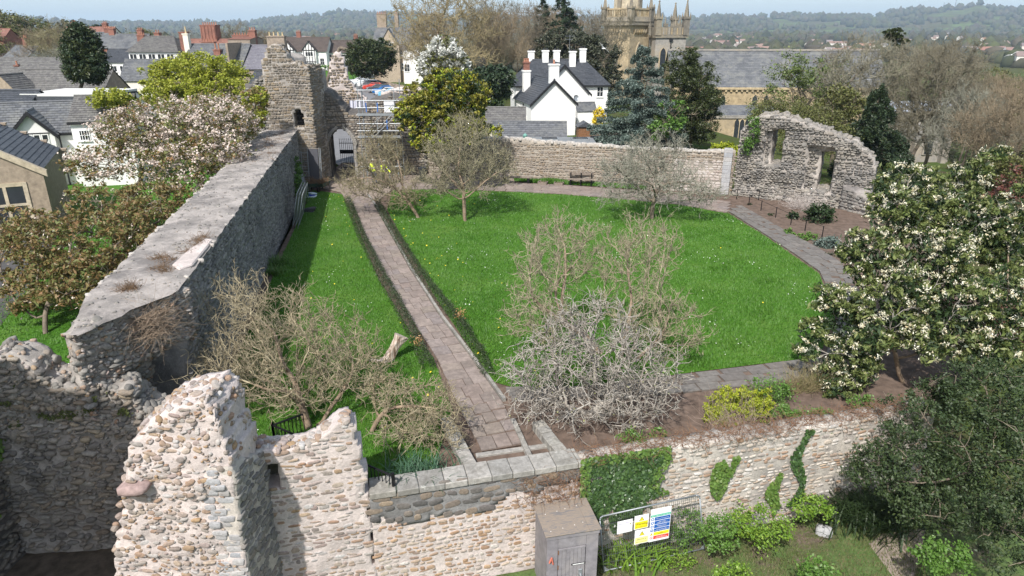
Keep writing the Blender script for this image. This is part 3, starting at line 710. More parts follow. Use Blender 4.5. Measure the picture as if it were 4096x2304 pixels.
lay('stone', lw, fl, courses(fl.L, -.2, 3.85, (.10,.17), (.16,.4), 21, lambda u, z: True, .02, .12), M['grey_dark'] if 'grey_dark' in M else stone('blackened_rubble', [(.195,.189,.182),(.273,.260,.247),(.156,.150,.143),(.312,.293,.273),(.221,.208,.195)], stain=(.075,.074,.072), stain_scale=.55), 'mid', .055, 300, 2)
r = random.Random(5); pts = []
for k in range(80):
    u = r.uniform(0, fl.L); s_ = r.choice((0, 0, 1)); pts.append((fl.p(u, topl(u)-.0, -2.16 if s_ == 0 else .03), (0, 0, 1)))
scatter_on(lw, pts, stone('pale_edge_stone', [(.40,.37,.33),(.48,.44,.40),(.30,.275,.25),(.43,.39,.35)]), 'edge_stone', 'mid', (.09,.2), 4, 200)
# fresh mortar patch on the inner edge
mp = adopt(link('mortar_patch', MB().prism([tuple(fl.p(u, 0, v)[:2]) for u, v in ((2.0,-.02),(4.6,.02),(4.7,-.25),(3.6,-.5),(2.1,-.62),(1.6,-.3))], 3.99, 4.09).mesh('mortar_patch', M['mortar_pink'], bevel=.035)), lw)
# broken end
fe = Frame((-10.25,14.45), (-8.8,17.4))
und = lambda u, z: -.0 if z > 2.6 else -.75*min(1, (2.6-z)/.5)*min(1, max(0, (u-.9)/.8))
tope = ragged(pw([(0,3.9),(1.2,3.95),(2.3,3.9),(3.6,3.95)]), .10, 2.2, 3)
be_ = mask_wall('broken_end', fe, -2.3, 4.3, lambda u: .35+.62*min(u, 2.2), tope, M['mortar_grey'], lw, .11, .11, 1.6, lean=und); rubble_cover(be_, lw, M['grey_rubble'], 360, (.08,.2), 71, zmin=-.5, dn=.5); rubble_cover(be_, lw, M['pebble'], 220, (.05,.12), 72, 'pebble', n_obj=0, zmin=1, dn=.5)
lay('end_stone', lw, fe, courses(fe.L, -.5, 4.0, (.11,.2), (.15,.4), 23, lambda u, z: z < tope(u)-.05, .03, .25), M['grey_rubble'], 'round', .10, 300, 3, lean=und, rot=.3, nzf=(1.6, .11))
lay('pebble', lw, fe, courses(fe.L, -.5, 4.0, (.06,.10), (.07,.16), 24, lambda u, z: z < tope(u)-.03, .02, .45, .3), M['pebble'], 'round', .08, 0, 3, lean=und, rot=.4, nzf=(1.6, .11))
# left garden/room back wall
bw = thing('pit_back_wall', 'lumpy ruined wall behind the dark sunken pit at the lower left', 'wall', (-11.5,14.5,-2.2))
fb = Frame((-14.6,14.3), (-8.4,14.75))
topb = ragged(pw([(0,3.0),(2.9,3.3),(3.3,2.95),(3.5,2.5),(4.3,2.45),(4.6,2.5),(5.2,2.3),(5.6,1.8),(6.3,1.2)]), .12, 2.4, 5)
leanb = lambda u, z: .28*max(0, min(1, (1.7-z)/1.2)) if z < 1.7 else .0
bb_ = mask_wall('wall_body', fb, -2.3, 4.1, .85, topb, M['mortar_grey'], bw, .12, .12, 1.5, lean=leanb); rubble_cover(bb_, bw, M['grey_rubble'], 380, (.08,.22), 73, zmin=1.2); rubble_cover(bb_, bw, M['pebble'], 250, (.05,.12), 74, 'pebble', n_obj=0, zmin=1.4)
lay('stone', bw, fb, courses(fb.L, -2.1, 3.7, (.11,.19), (.16,.38), 25, lambda u, z: z < topb(u)-.06, .025, .12), M['dark_stone'] if 0 else M['rubble'], 'round', .09, 300, 4, lean=leanb, rot=.2, nzf=(1.5, .12))
lay('pebble', bw, fb, courses(fb.L, -1, 3.7, (.06,.10), (.07,.16), 26, lambda u, z: z < topb(u)-.03, .02, .45, .3), M['rubble'], 'round', .07, 0, 4, lean=leanb, rot=.4, nzf=(1.5, .12))
sw = thing('pit_side_wall', 'tall ruined side wall closing the dark pit on the far left', 'wall', (-12.6,10,-2.2))
fs = Frame((-12.6,3), (-12.6,14.3)); tops = ragged(pw([(0,11.5),(4,11.2),(5,10),(6.5,8.3),(7.4,7.2),(9.3,5.8),(9.9,4.2),(10.2,1.9),(11.3,1.6)]), .15, 2, 7)  # out-of-view top raised so its shade falls into the pit
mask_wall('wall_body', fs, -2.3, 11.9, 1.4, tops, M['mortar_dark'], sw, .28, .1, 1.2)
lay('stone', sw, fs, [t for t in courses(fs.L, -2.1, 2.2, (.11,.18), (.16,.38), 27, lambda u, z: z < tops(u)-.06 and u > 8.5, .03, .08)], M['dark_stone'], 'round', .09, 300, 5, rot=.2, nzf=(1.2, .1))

# big rubble fin in the foreground
fn = thing('ruined_pier', 'tall pale broken rubble pier with rounded pebbles set in pinkish mortar in the foreground', 'ruin', (-6.7,11.5,-2.2))
ff = Frame((-8.75,11.25), (-5.53,11.3))
edgeL = pw([(-2.3,-.15),(-.3,.45),(.6,.62),(1.6,.95),(2.3,1.18),(2.95,1.30),(3.25,1.62),(3.55,1.85),(3.8,2.2)])
topf0 = pw([(0,1.),(.5,.4),(.62,1.),(.95,1.9),(1.2,2.6),(1.32,3.05),(1.75,3.46),(2.25,3.66),(2.78,3.78),(2.9,3.62),(3.02,3.35),(3.12,2.8),(3.22,2.4)])
topf = ragged(topf0, .06, 4, 9)
insf = lambda u, z: u < edgeL(z)
bulge = lambda u, z: .12*noise.noise(Vector((u*1.1, z*1.1, 3)))+.07*noise.noise(Vector((u*3.5, z*3.5, 8)))-.32*max(0, (z-2.2))/1.6
fc_ = mask_wall('rubble_core', ff, -2.3, 4.2, 1.35, topf, M['mortar_pink'], fn, .085, .05, 3.0, hole=insf, lean=bulge)
it = courses(ff.L-.02, -1.9, 3.75, (.095,.16), (.13,.30), 31, lambda u, z: z < topf(u)-.06 and u > edgeL(z)+.06 and u < 2.62+.1*sin(z*9), .035, .30, .3)
lay('stone', fn, ff, it, M['pebble'], 'round', .038, 300, 6, lean=bulge, rot=.28, nzf=(3., .05))
lay('pebble', fn, ff, courses(ff.L-.02, -1.9, 3.8, (.05,.085), (.06,.14), 32, lambda u, z: z < topf(u)-.02 and u > edgeL(z)+.03 and u < 3.05, .02, .66, .3), M['pebble'], 'round', .028, 0, 6, lean=bulge, rot=.4, nzf=(3., .05))
pts = []
for k in range(150):
    u = r.uniform(.45, 3.15); pts.append((ff.p(u, topf(u)-.02, -r.uniform(.1, 1.2)+bulge(u, topf(u))), (r.gauss(0,.3), -.3, 1)))
scatter_on(fn, pts, M['pebble'], 'top_stone', 'round', (.06,.17), 61, 60)
big = adopt(bpy.data.objects.new('boulder_stone', pool_mesh('round', 2, stone('purple_boulder', [(.33,.24,.22),(.35,.26,.24)], grain=8))), fn); C.objects.link(big); pb = ff.p(1.32, 2.08, .06); big.matrix_basis = Matrix(((.62,0,0,pb.x),(0,.22,0,pb.y),(0,0,.24,pb.z),(0,0,0,1)))
# pale dressed quoins up the right edge
it = courses(3.21, -2.2, 2.35, (.13,.17), (.22,.34), 33, lambda u, z: 2.64 < u < 3.12, .008, 0, .05)
lay('quoin', fn, ff, it, M['ashlar'], 'square', .03, 300, 7, rot=.01, lean=bulge, nzf=(3., .05))
fr_ = Frame((-5.5,11.3), (-5.42,12.7)); tr_ = ragged(pw([(0,2.5),(.3,2.45),(.7,2.2),(1.4,1.9)]), .1, 4, 2)
mask_wall('side_face', fr_, -2.6, 2.8, .9, tr_, M['mortar_white'], fn, .11, .05, 3, smooth=True)
lay('side_stone', fn, fr_, courses(1.38, -2.3, 2.2, (.1,.15), (.15,.34), 35, lambda u, z: z < tr_(u)-.06, .012, .1), M['grey_rubble'], 'mid', .04, 300, 8, nzf=(3, .05))

# wall with the small window, then the coped wall, then the ivy wall: one line
ww = thing('window_wall', 'ruined rubble wall with a small square window hole and a stepped pinkish top', 'wall', (-4.5,12.9,-2.7))
fw = Frame((-5.95,12.53), (-3.33,13.21))
def wx(x): return (x+5.95)/ (2.62/fw.L)
topw = ragged(pw([(wx(-5.95),1.75),(wx(-5.7),2.02),(wx(-5.3),1.9),(wx(-4.75),1.85),(wx(-4.4),1.92),(wx(-4.1),2.15),(wx(-3.85),2.36),(wx(-3.6),2.38),(wx(-3.47),2.15),(wx(-3.38),1.7),(wx(-3.33),1.5)]), .05, 5, 11)
rgt = lambda z: fw.L-.02-.10*max(0, z-.6)+.05*sin(z*9)
hw = lambda u, z: (wx(-5.42) < u < wx(-5.14) and .92 < z < 1.58) or u > rgt(z)
mask_wall('wall_body', fw, -2.75, 2.6, .62, topw, M['mortar_pink'], ww, .075, .035, 3, hole=hw)
it = courses(fw.L, -2.6, 2.3, (.085,.145), (.13,.34), 37, lambda u, z: z < topw(u)-.05 and not hw(u, z) and not hw(u-.06, z) and not hw(u+.06, z), .03, .24, .3)
lay('stone', ww, fw, it, M['pebble'], 'mid', .02, 300, 9, rot=.12)
adopt(link('dark_window_back', MB().add([tuple(fw.p(wx(-5.6), .7, -.56)), tuple(fw.p(wx(-5.0), .7, -.56)), tuple(fw.p(wx(-5.0), 1.75, -.56)), tuple(fw.p(wx(-5.6), 1.75, -.56))], [(0,1,2,3)]).mesh('dark_window_back', M['dark_stone'])), ww)  # dark panel put behind the hole for the shade inside
pts = []
for k in range(70):
    u = r.uniform(.1, fw.L-.25); pts.append((fw.p(u, topw(u)+.0, -r.uniform(.02, .5)), (0, 0, 1)))
scatter_on(ww, pts, M['pebble'], 'top_stone', 'round', (.08,.2), 12, 100)

cw = thing('coped_wall', 'low rubble wall with grey coping stones and a black stain below them', 'wall', (-.8,13.9,-2.7))
fc = Frame((-3.33,13.21), (1.75,14.5))
mask_wall('wall_body', fc, -2.75, .3, .55, lambda u: .24, M['mortar_pink'], cw, .1, .02, 3)
mask_wall('blackened_band', fc, -.95, .26, .3, lambda u: .235, M['render_dark'], cw, .1, .02, 3, hole=lambda u, z: z < -.42+.38*noise.noise(Vector((u*.9, 2, z*.4)))-.22*sin(u*1.1)+.2*noise.noise(Vector((u*4, z*4, 0))), lean=lambda u, z: .022)
blk = lambda u, z: z > -.45+.35*noise.noise(Vector((u*.9, 2, z*.4)))-.2*sin(u*1.1)
lay('stone', cw, fc, courses(fc.L, -2.65, .12, (.085,.135), (.11,.27), 41, lambda u, z: not blk(u, z), .03, .2, .3), stone('coped_wall_stone', [(.36,.24,.15),(.30,.20,.14),(.42,.34,.26),(.45,.41,.36),(.26,.19,.15),(.40,.28,.18),(.36,.31,.27),(.50,.46,.42)]), 'mid', .022, 300, 10)
lay('blackened_stone', cw, fc, courses(fc.L, -1.0, .15, (.15,.24), (.2,.5), 43, lambda u, z: blk(u, z), .02, .25, .3), stone('soot_stone', [(.10,.095,.09),(.16,.145,.13),(.24,.19,.145),(.13,.12,.115),(.30,.235,.17)]), 'mid', .03, 200, 11, out=.02)
u = 0; 
while u < fc.L-.05:
    w = min(r.uniform(.48, .66), fc.L-u); c = fc.p(u+w/2, .315, -.25); q = adopt(link('coping_stone', MB().box(-w/2+.006,-.33,-.085,w/2-.006,.33,.085).mesh('coping_stone', M['coping'], bevel=.018)), cw)
    q.location = (c.x, c.y, c.z+r.uniform(-.012, .012)); q.rotation_euler = (0, r.gauss(0, .01), math.atan2(fc.d.y, fc.d.x)+r.gauss(0, .008)); q.matrix_parent_inverse = Matrix.Translation(-Vector(cw.location)); u += w

iw = thing('ivy_wall', 'pale rubble boundary wall overgrown with creeper on the right of the shed', 'wall', (6,15.6,-2.7))
fi = Frame((1.75,14.5), (12.2,17.15)); topi = ragged(lambda u: .33, .06, 1.4, 13)
mask_wall('wall_body', fi, -2.75, .55, .55, topi, M['mortar_white'], iw, .16, .03, 2)
lay('stone', iw, fi, courses(fi.L, -2.65, .25, (.08,.14), (.10,.30), 45, lambda u, z: z < topi(u)-.04, .03, .26, .3), stone('ivy_wall_stone', [(.36,.24,.16),(.30,.22,.17),(.45,.40,.34),(.50,.46,.41),(.40,.31,.22),(.34,.30,.27),(.55,.52,.48)]), 'mid', .026, 300, 12)

# ---------------------------------------------------------------- gatehouse
gt = thing('gate_tower', 'tall ruined square gate tower with one barred pointed window', 'tower', (-15.2,48.3,0))
ft = Frame((-16.85,48.3), (-13.72,48.3))
topt = ragged(pw([(0,8.6),(.3,8.9),(.5,9.4),(.9,9.7),(1.35,9.45),(1.7,9.1),(1.9,8.55),(2.6,8.35),(3.13,8.1)]), .16, 2.2, 15)
def pointed(cx, hw_, z0, zs, za):
    def f(u, z):
        if not z0 < z < za: return False
        w = hw_ if z < zs else hw_*math.sqrt(max(0, 1-((z-zs)/(za-zs))**1.6)); return abs(u-cx) < w
    return f
holt = pointed(2.12, .30, 4.15, 4.95, 5.45)
batter = lambda u, z: .05*max(0, (1.-z))
gtb = mask_wall('wall_body', ft, -.3, 10, 1.0, topt, M['mortar_grey'], gt, .14, .045, 1.4, hole=holt, lean=batter)
fk = Frame((-16.85,49.32), (-13.72,49.32)); mask_wall('tower_core', fk, -.3, 9.5, 3.4, lambda u: min(topt(u)-.35, 8.9), M['mortar_grey'], gt, .3, .09, 1.1)
lay('stone', gt, ft, courses(ft.L, -.1, 9.6, (.13,.21), (.17,.38), 51, lambda u, z: z < topt(u)-.08 and not any(holt(u+a, z+b) for a in (-.12,0,.12) for b in (-.08,0,.08)), .015, .02), M['gate_stone'], 'square', .045, 300, 13, rot=.04, lean=batter)
fts = Frame((-13.74,48.3), (-13.78,51.6)); lay('side_stone', gt, fts, courses(fts.L, -.1, 8.2, (.13,.21), (.17,.38), 53, lambda u, z: True, .015, .02), M['gate_stone'], 'square', .09, 300, 14, rot=.05)
mb = MB()
for k in range(4): mb.bar((-16.85+1.9+k*.14, 48.45, 4.2), (-16.85+1.9+k*.14, 48.45, 5.4), .012, 4)
for k, z in enumerate((4.55, 4.95)): mb.bar((-16.85+1.84, 48.45, z), (-16.85+2.4, 48.45, z), .012, 4)
adopt(mb.build('window_grille', M['black_iron']), gt)
adopt(MB().box(-15.3,49.1,4,-14.2,49.25,5.7).build('dark_window_back', M['black_paint']), gt)  # black panel gives the dark inside the tower window as colour
tl = thing('tower_flank_wall', 'dark overgrown ruined wall on the left flank of the gate tower', 'wall', (-18,49.5,0))
ftl = Frame((-22.,50.4), (-16.8,49.2)); toptl = ragged(pw([(0,4.),(2,5.5),(3.6,6.9),(4.5,7.4),(5.3,7.9)]), .25, 1.8, 17)
mask_wall('wall_body', ftl, -.4, 8.6, 1.6, toptl, M['mortar_dark'], tl, .28, .12, 1.2); lay('stone', tl, ftl, courses(ftl.L, 2, 8, (.14,.22), (.18,.4), 55, lambda u, z: z < toptl(u)-.1, .02, .05), M['grey_rubble'], 'mid', .09, 300, 15)

ga = thing('gate_arch_wall', 'ruined gateway wall with a pointed arch beside the scaffold', 'gateway', (-12.8,51.5,0))
fg = Frame((-14.75,51.35), (-6.6,52.6))
topg = ragged(pw([(0,6.5),(1.,6.4),(1.7,6.05),(2.3,5.1),(2.6,4.8),(3.9,4.7),(4.3,5.5),(6,5.95),(7.3,5.6),(8.3,4.6)]), .16, 2.2, 19)
holg = pointed(1.98, .93, -1, 2.35, 3.62)
mask_wall('wall_body', fg, -.2, 6.8, 3.6, topg, M['mortar_dark'], ga, .16, .05, 1.3, hole=holg)
lay('stone', ga, fg, courses(fg.L, -.1, 6.4, (.13,.2), (.17,.38), 57, lambda u, z: z < topg(u)-.08 and not any(holg(u+a, z+b) for a in (-.3,0,.3) for b in (-.25,0,.25)), .015, .03), M['rubble'], 'square', .05, 300, 16, rot=.05)
# moulded arch: voussoirs
arc = []
for s_ in (-1, 1):
    for k in range(9):
        t = (k+.5)/9; z = 2.35+(3.66-2.35)*t; w = .95*math.sqrt(max(0, 1-((z-2.35)/(3.66-2.35))**1.6)); arc.append((s_, t, 1.98+s_*w, z))
for s_, t, u, z in arc:
    c = fg.p(u+s_*.1*(1-t), z+.1, .02); q = adopt(link('voussoir', MB().box(-.14,-.1,-.11,.14,.12,.11).mesh('voussoir', M['cath_pale'], bevel=.02)), ga); q.location = c; q.rotation_euler = (0, s_*(.25+.75*t), math.atan2(fg.d.y, fg.d.x))
for s_ in (-1, 1):
    for k in range(7):
        c = fg.p(1.98+s_*1.0, .2+k*.34, .02); q = adopt(link('jamb_stone', MB().box(-.11,-.1,-.16,.11,.12,.16).mesh('jamb_stone', M['cath_pale'], bevel=.02)), ga); q.location = c; q.rotation_euler = (0, 0, math.atan2(fg.d.y, fg.d.x))
ig = thing('iron_gate', 'tall black barred iron gate standing inside the pointed arch', 'gate', (-12.2,54.9,0))
for k in range(13):
    x = -13.72+k*.15; mb = MB().bar((x, 54.9, .05), (x, 54.9, 2.35), .017, 4).bar((x, 54.9, 2.35), (x, 54.9, 2.5), .028, 4, 0.002); adopt(mb.build('bar', M['black_iron']), ig)
adopt(MB().box(-13.76,54.87,1.25,-11.9,54.93,1.55).build('lock_rail', M['black_iron']), ig); adopt(MB().box(-13.76,54.88,.1,-11.9,54.92,.16).box(-13.76,54.88,2.05,-11.9,54.92,2.1).build('rail', M['black_iron']), ig)

gr = thing('rear_gate_wall', 'pale jagged remnant of the outer gate wall rising behind the arch', 'ruin', (-12.5,57,0))
fgr = Frame((-15.6,57.2), (-5.6,58.4)); topr = ragged(pw([(0,5.2),(.8,5.8),(1.1,8.2),(1.45,8.9),(1.9,8.8),(2.2,8.0),(2.5,6.6),(3.4,5.6),(4.2,4.6),(4.9,4.5),(5.0,5.7),(6.5,6.1),(9,6.0),(10,5)]), .16, 2.2, 23)
hgr = pointed(1.55, 1.0, -1, 2.2, 3.4)
mask_wall('wall_body', fgr, -.2, 9.3, .9, topr, M['mortar_pink'], gr, .2, .08, 1.5, hole=hgr)
lay('stone', gr, fgr, courses(fgr.L, 3.6, 8.8, (.13,.2), (.17,.38), 59, lambda u, z: z < topr(u)-.08, .02, .2), M['gate_stone'], 'mid', .06, 300, 17)

# back wall of the court
bk = thing('back_wall', 'long pale rubble wall closing the far side of the lawn below the white house', 'wall', (4,49.5,0))
fbk = Frame((-6.6,52.9), (15.0,46.0)); topk = ragged(pw([(0,3.1),(6,3.0),(12,2.9),(17,2.75),(22.7,2.85)]), .06, 1., 25)
mask_wall('wall_body', fbk, -.2, 3.4, .6, topk, M['mortar_bk'], bk, .22, .035, 1.5)
lay('stone', bk, fbk, courses(fbk.L, -.05, 2.75, (.11,.18), (.16,.36), 61, lambda u, z: z < topk(u)-.06 and not (18.6 < u < 22 and z < 2.1), .02, .04), stone('back_wall_stone', [(.265,.218,.172),(.312,.265,.211),(.234,.187,.148),(.343,.304,.257),(.281,.218,.156),(.211,.187,.164)]), 'mid', .04, 300, 18)
lay('limewashed_stone', bk, fbk, courses(fbk.L, -.05, 2.1, (.14,.2), (.18,.36), 63, lambda u, z: 18.6 < u < 22, .012, .1), stone('limewashed_stone', [(.450,.396,.360),(.522,.477,.441),(.405,.342,.306)], stain=(.33,.25,.21), stain_scale=.9), 'mid', .03, 300, 19)
pts = [(fbk.p(u, topk(u)+.0, -r.uniform(0, .5)), (0, 0, 1)) for u in np.linspace(.2, 22.4, 190)]
scatter_on(bk, pts, stone('pale_cap_stone', [(.400,.368,.328),(.480,.448,.408),(.336,.312,.280)]), 'cap_stone', 'mid', (.18,.34), 31, 300)
for k in range(11):
    q = adopt(link('pier_stone', MB().box(-.28,-.28,-.14,.28,.3,.135).mesh('pier_stone', M['ashlar'], bevel=.02)), bk); q.location = fbk.p(22.2, .14+k*.28, .08); q.rotation_euler = (0, 0, math.atan2(fbk.d.y, fbk.d.x)+r.gauss(0, .02))
# the ruined chamber wall on the right
rw = thing('ruined_hall_wall', 'high grey ruined wall fragment with two deep window openings on the right', 'ruin', (18.5,43.8,-.5))
frw = Frame((15.1,45.9), (22.2,41.6)); LW = frw.L
def pu(px): return np.interp(px, [1870, 2130], [0.1, LW-.1])
toprw = ragged(pw([(0,4.35),(pu(1885),5.0),(pu(1905),5.35),(pu(1940),5.4),(pu(1985),5.1),(pu(2030),4.75),(pu(2060),4.35),(pu(2095),3.9),(pu(2115),3.5),(pu(2124),3.1),(LW,2.5)]), .16, 2.2, 27)
o1 = lambda u, z: pu(1932) < u < pu(1954) and 2.2 < z < 4.35+.2*sin((u-pu(1932))*4)
o2 = lambda u, z: pu(2028) < u < pu(2056) and .9 < z < 3.45
hrw = lambda u, z: o1(u, z) or o2(u, z)
niche = lambda u, z: -.45 if (pu(2005) < u < pu(2060) and .8 < z < 3.6) or (pu(1918) < u < pu(1956) and 2.1 < z < 4.4) else 0
lrw = lambda u, z: niche(u, z)+.22*noise.noise(Vector((u*.9, z*.9, 1)))+.10*noise.noise(Vector((u*2.6, z*2.6, 5)))+(.55*min(1, max(0, (.9-z)/1.)))*(.4+.8*noise.noise(Vector((u*1.1, 3, 4))))
rwb = mask_wall('wall_body', frw, -1.8, 5.7, 1.5, toprw, M['mortar_grey'], rw, .17, .11, 1.5, hole=hrw, lean=lrw)
lay('stone', rw, frw, courses(LW, -1.4, 5.3, (.085,.16), (.13,.36), 65, lambda u, z: z < toprw(u)-.08 and not any(hrw(u+a, z) for a in (-.14,0,.14)), .012, .05, .3), stone('hall_stone', [(.210,.196,.175),(.280,.259,.224),(.182,.171,.158),(.315,.287,.245),(.252,.224,.189),(.154,.147,.140)], stain=(.15,.145,.14), stain_scale=.7), 'mid', .11, 300, 20, lean=lrw, rot=.14)
lowr = thing('low_side_wall', 'low sloping stub of wall with mortared top running from the ruin toward the shrubs', 'wall', (22.5,40,0))
flr = Frame((21.6,41.8), (21.4,34.)); toplr = ragged(pw([(0,1.2),(2,.7),(5,.3),(8,.0)]), .1, 1.5, 29)
flr2 = Frame((21.4,34.), (21.6,41.8)); 
flr3 = Frame((20.6,42.), (23.6,36.)); mask_wall('wall_body', flr3, -1.5, 2., 1.2, ragged(pw([(0,1.5),(2,1.0),(4.5,.5),(6.7,.2)]), .1, 1.5, 31), M['lime_cap'], lowr, .22, .09, 1.4)
lay('stone', lowr, flr3, courses(flr3.L, -1.2, 1.2, (.12,.2), (.18,.4), 67, lambda u, z: z < 1.35-u*.19, .015, .05), M['grey_rubble'], 'mid', .08, 300, 21)

rubble_cover(rwb, rw, bpy.data.materials['hall_stone'], 420, (.1,.28), 81, kind='mid', up=.35)
rubble_cover(gtb, gt, M['gate_stone'], 90, (.12,.28), 82, kind='mid', up=.4)
rubble_cover(fc_, fn, M['pebble'], 160, (.05,.13), 83, 'pebble', n_obj=0, zmin=2)

# ================================================================ TREES AND SHRUBS
# --- bare magnolias and their neighbours inside the court
MG = 'bare spring trees in the walled garden'
TW = (M['bark_tan'], M['twig_olive'])
bare_tree('magnolia_tree', 'bare spreading tree close to the dark long wall behind the pale pier', (-5.76, 16.65, 0), [(-6.78, 17.6, 1.96, 2.15, 1.96, 1.76), (-7.92, 18.6, 2.97, 1.11, 0.98, 0.85), (-5.2, 18.4, 1.45, 1.43, 1.27, 1.11), (-8.07, 16.9, 1.32, 1.11, 1.02, 0.92), (-5.89, 16.6, 1.24, 1.75, 1.22, 0.68), (-4.35, 17.4, 1.31, 0.91, 0.86, 0.82)], TW, 11, 850, .19, 1.2, .33, .0105, (-.3,.1,1), MG, tw=(2,.5,.45), rmax=.26, expo=2.0, extra_trunks=[((-5.51, 16.76, 0), (.8,.5,.7))], hollow=.2, curl=.4, wig=.22)
bare_tree('magnolia_tree', 'bare tree with a thick low curved trunk beside the steps, twigs hanging over the path', (-3.92, 16.45, 0), [(-2.7, 16.4, 0.98, 1.09, 0.94, 0.79), (-2.05, 15.7, 0.54, 0.85, 0.86, 0.88), (-3.59, 16.6, 1.18, 0.88, 0.72, 0.57), (-1.79, 16.0, 1.09, 0.64, 0.65, 0.66), (-2.9, 15.4, 0.61, 0.83, 0.63, 0.43)], TW, 12, 480, .17, 1.2, .32, .0105, (.7,-.1,.7), MG, tw=(3,.42,.1), rmax=.28, expo=1.95, hollow=.2, curl=.4, wig=.22)
bare_tree('pale_branched_tree', 'dome shaped bare tree with thick silvery white branches beside the steps', (2.35, 17.4, 0), [(2.32, 17.6, 1.2, 2.47, 2.12, 1.78), (1.03, 17.0, 1.27, 1.45, 1.36, 1.27), (3.52, 17.2, 1.16, 1.47, 1.44, 1.4), (2.32, 18, 2.41, 1.49, 1.28, 1.07), (3.01, 16.6, 0.61, 1.33, 1.01, 0.69)], (M['twig_pale'], M['twig_pale']), 13, 850, .22, 1.3, .42, .015, (0,0,1), None, tw=(3,.5,.1), rmax=.16, hollow=.45, thick=.05, curl=.5, wig=.3, spread=1.1, buds=(leaf('pale_bud', [(.30,.34,.10),(.38,.38,.16)], .2), .12, .05), sub_n=1)
bare_tree('magnolia_tree', 'bare open tree with several reddish stems in the middle of the large lawn', (3.7, 21.03, 0), [(1.09, 21.5, 2.87, 1.26, 1.52, 1.78), (2.64, 22.5, 3.09, 1.24, 1.19, 1.14), (4.33, 22, 3.4, 1.21, 1.37, 1.53), (5.35, 22.5, 3.67, 0.68, 0.77, 0.85), (5.22, 20.4, 1.33, 1.17, 1.19, 1.21), (0.8, 20.5, 1.71, 1.17, 1.19, 1.21), (4.13, 21, 1.78, 1.45, 1.21, 0.96), (1.52, 22.5, 4.09, 0.95, 0.76, 0.56)], (M['bark_tan'], leaf('khaki_twig', [(.29,.25,.16),(.39,.345,.235),(.22,.185,.125),(.33,.29,.20)], 0, .9)), 14, 850, .2, 1.4, .34, .011, (0,.1,1), MG, tw=(2,.48,.5), rmax=.19, expo=2.05, extra_trunks=[((3.06, 21.34, 0), (-.6,.1,.8)), ((4.06, 20.73, 0), (.7,0,.5))], hollow=.3, curl=.4, wig=.2)
bare_tree('magnolia_tree', 'lichen grey bare tree at the far right of the lawn with a wide flat crown', (8.32, 39.46, 0), [(8.16, 39.5, 2.38, 3.01, 2.22, 1.44), (6.2, 39, 2.94, 1.37, 1.27, 1.18), (10.07, 38.6, 1.87, 2.05, 1.49, 0.94), (8.14, 40, 3.91, 2.08, 1.58, 1.08), (5.76, 38.6, 1.64, 1.14, 0.92, 0.71), (11.75, 38.8, 1.59, 1.03, 0.81, 0.59)], (M['bark'], leaf('lichen_twig', [(.25,.25,.19),(.34,.335,.27),(.17,.155,.12),(.29,.28,.22)], 0, .9)), 15, 850, .28, 1.7, .5, .016, (0,0,1), MG, tw=(3,.6,.3), rmax=.2, hollow=.2, curl=.45, wig=.25)
bare_tree('magnolia_tree', 'leaning bare tree nearest the gate with a trunk bent over the path', (-5.6, 39.64, 0), [(-7.78, 40.5, 2.41, 2.13, 1.92, 1.72), (-9.14, 40, 1.8, 1.41, 1.19, 0.97), (-6.51, 39.6, 1.41, 1.41, 1.19, 0.97), (-7.95, 42, 3.82, 1.45, 1.23, 1.0)], (M['bark_tan'], leaf('mossy_twig', [(.22,.19,.11),(.28,.245,.15),(.17,.14,.09)], 0, .9)), 16, 640, .27, 1.7, .48, .016, (-.6,0,.7), MG, tw=(3,.6,.4), rmax=.2, hollow=.15, curl=.45, wig=.25)
bare_tree('magnolia_tree', 'dense bare twiggy tree standing left of the lawn in front of the glossy evergreen', (-2.76, 38.92, 0), [(-2.74, 40, 3.67, 2.55, 2.23, 1.92), (-3.88, 39.4, 2.4, 1.85, 1.52, 1.2), (-1.11, 39.6, 2.82, 1.39, 1.29, 1.2), (-3.0, 41, 5.14, 1.41, 1.19, 0.97), (-2.47, 38.8, 1.83, 1.6, 1.09, 0.59)], (M['bark_tan'], leaf('mossy_twig_dense', [(.22,.20,.12),(.30,.27,.18),(.17,.15,.10)], 0, .9)), 17, 850, .27, 1.7, .48, .016, (-.15,0,1), MG, tw=(3,.6,.5), rmax=.2, hollow=.15, curl=.45, wig=.22)

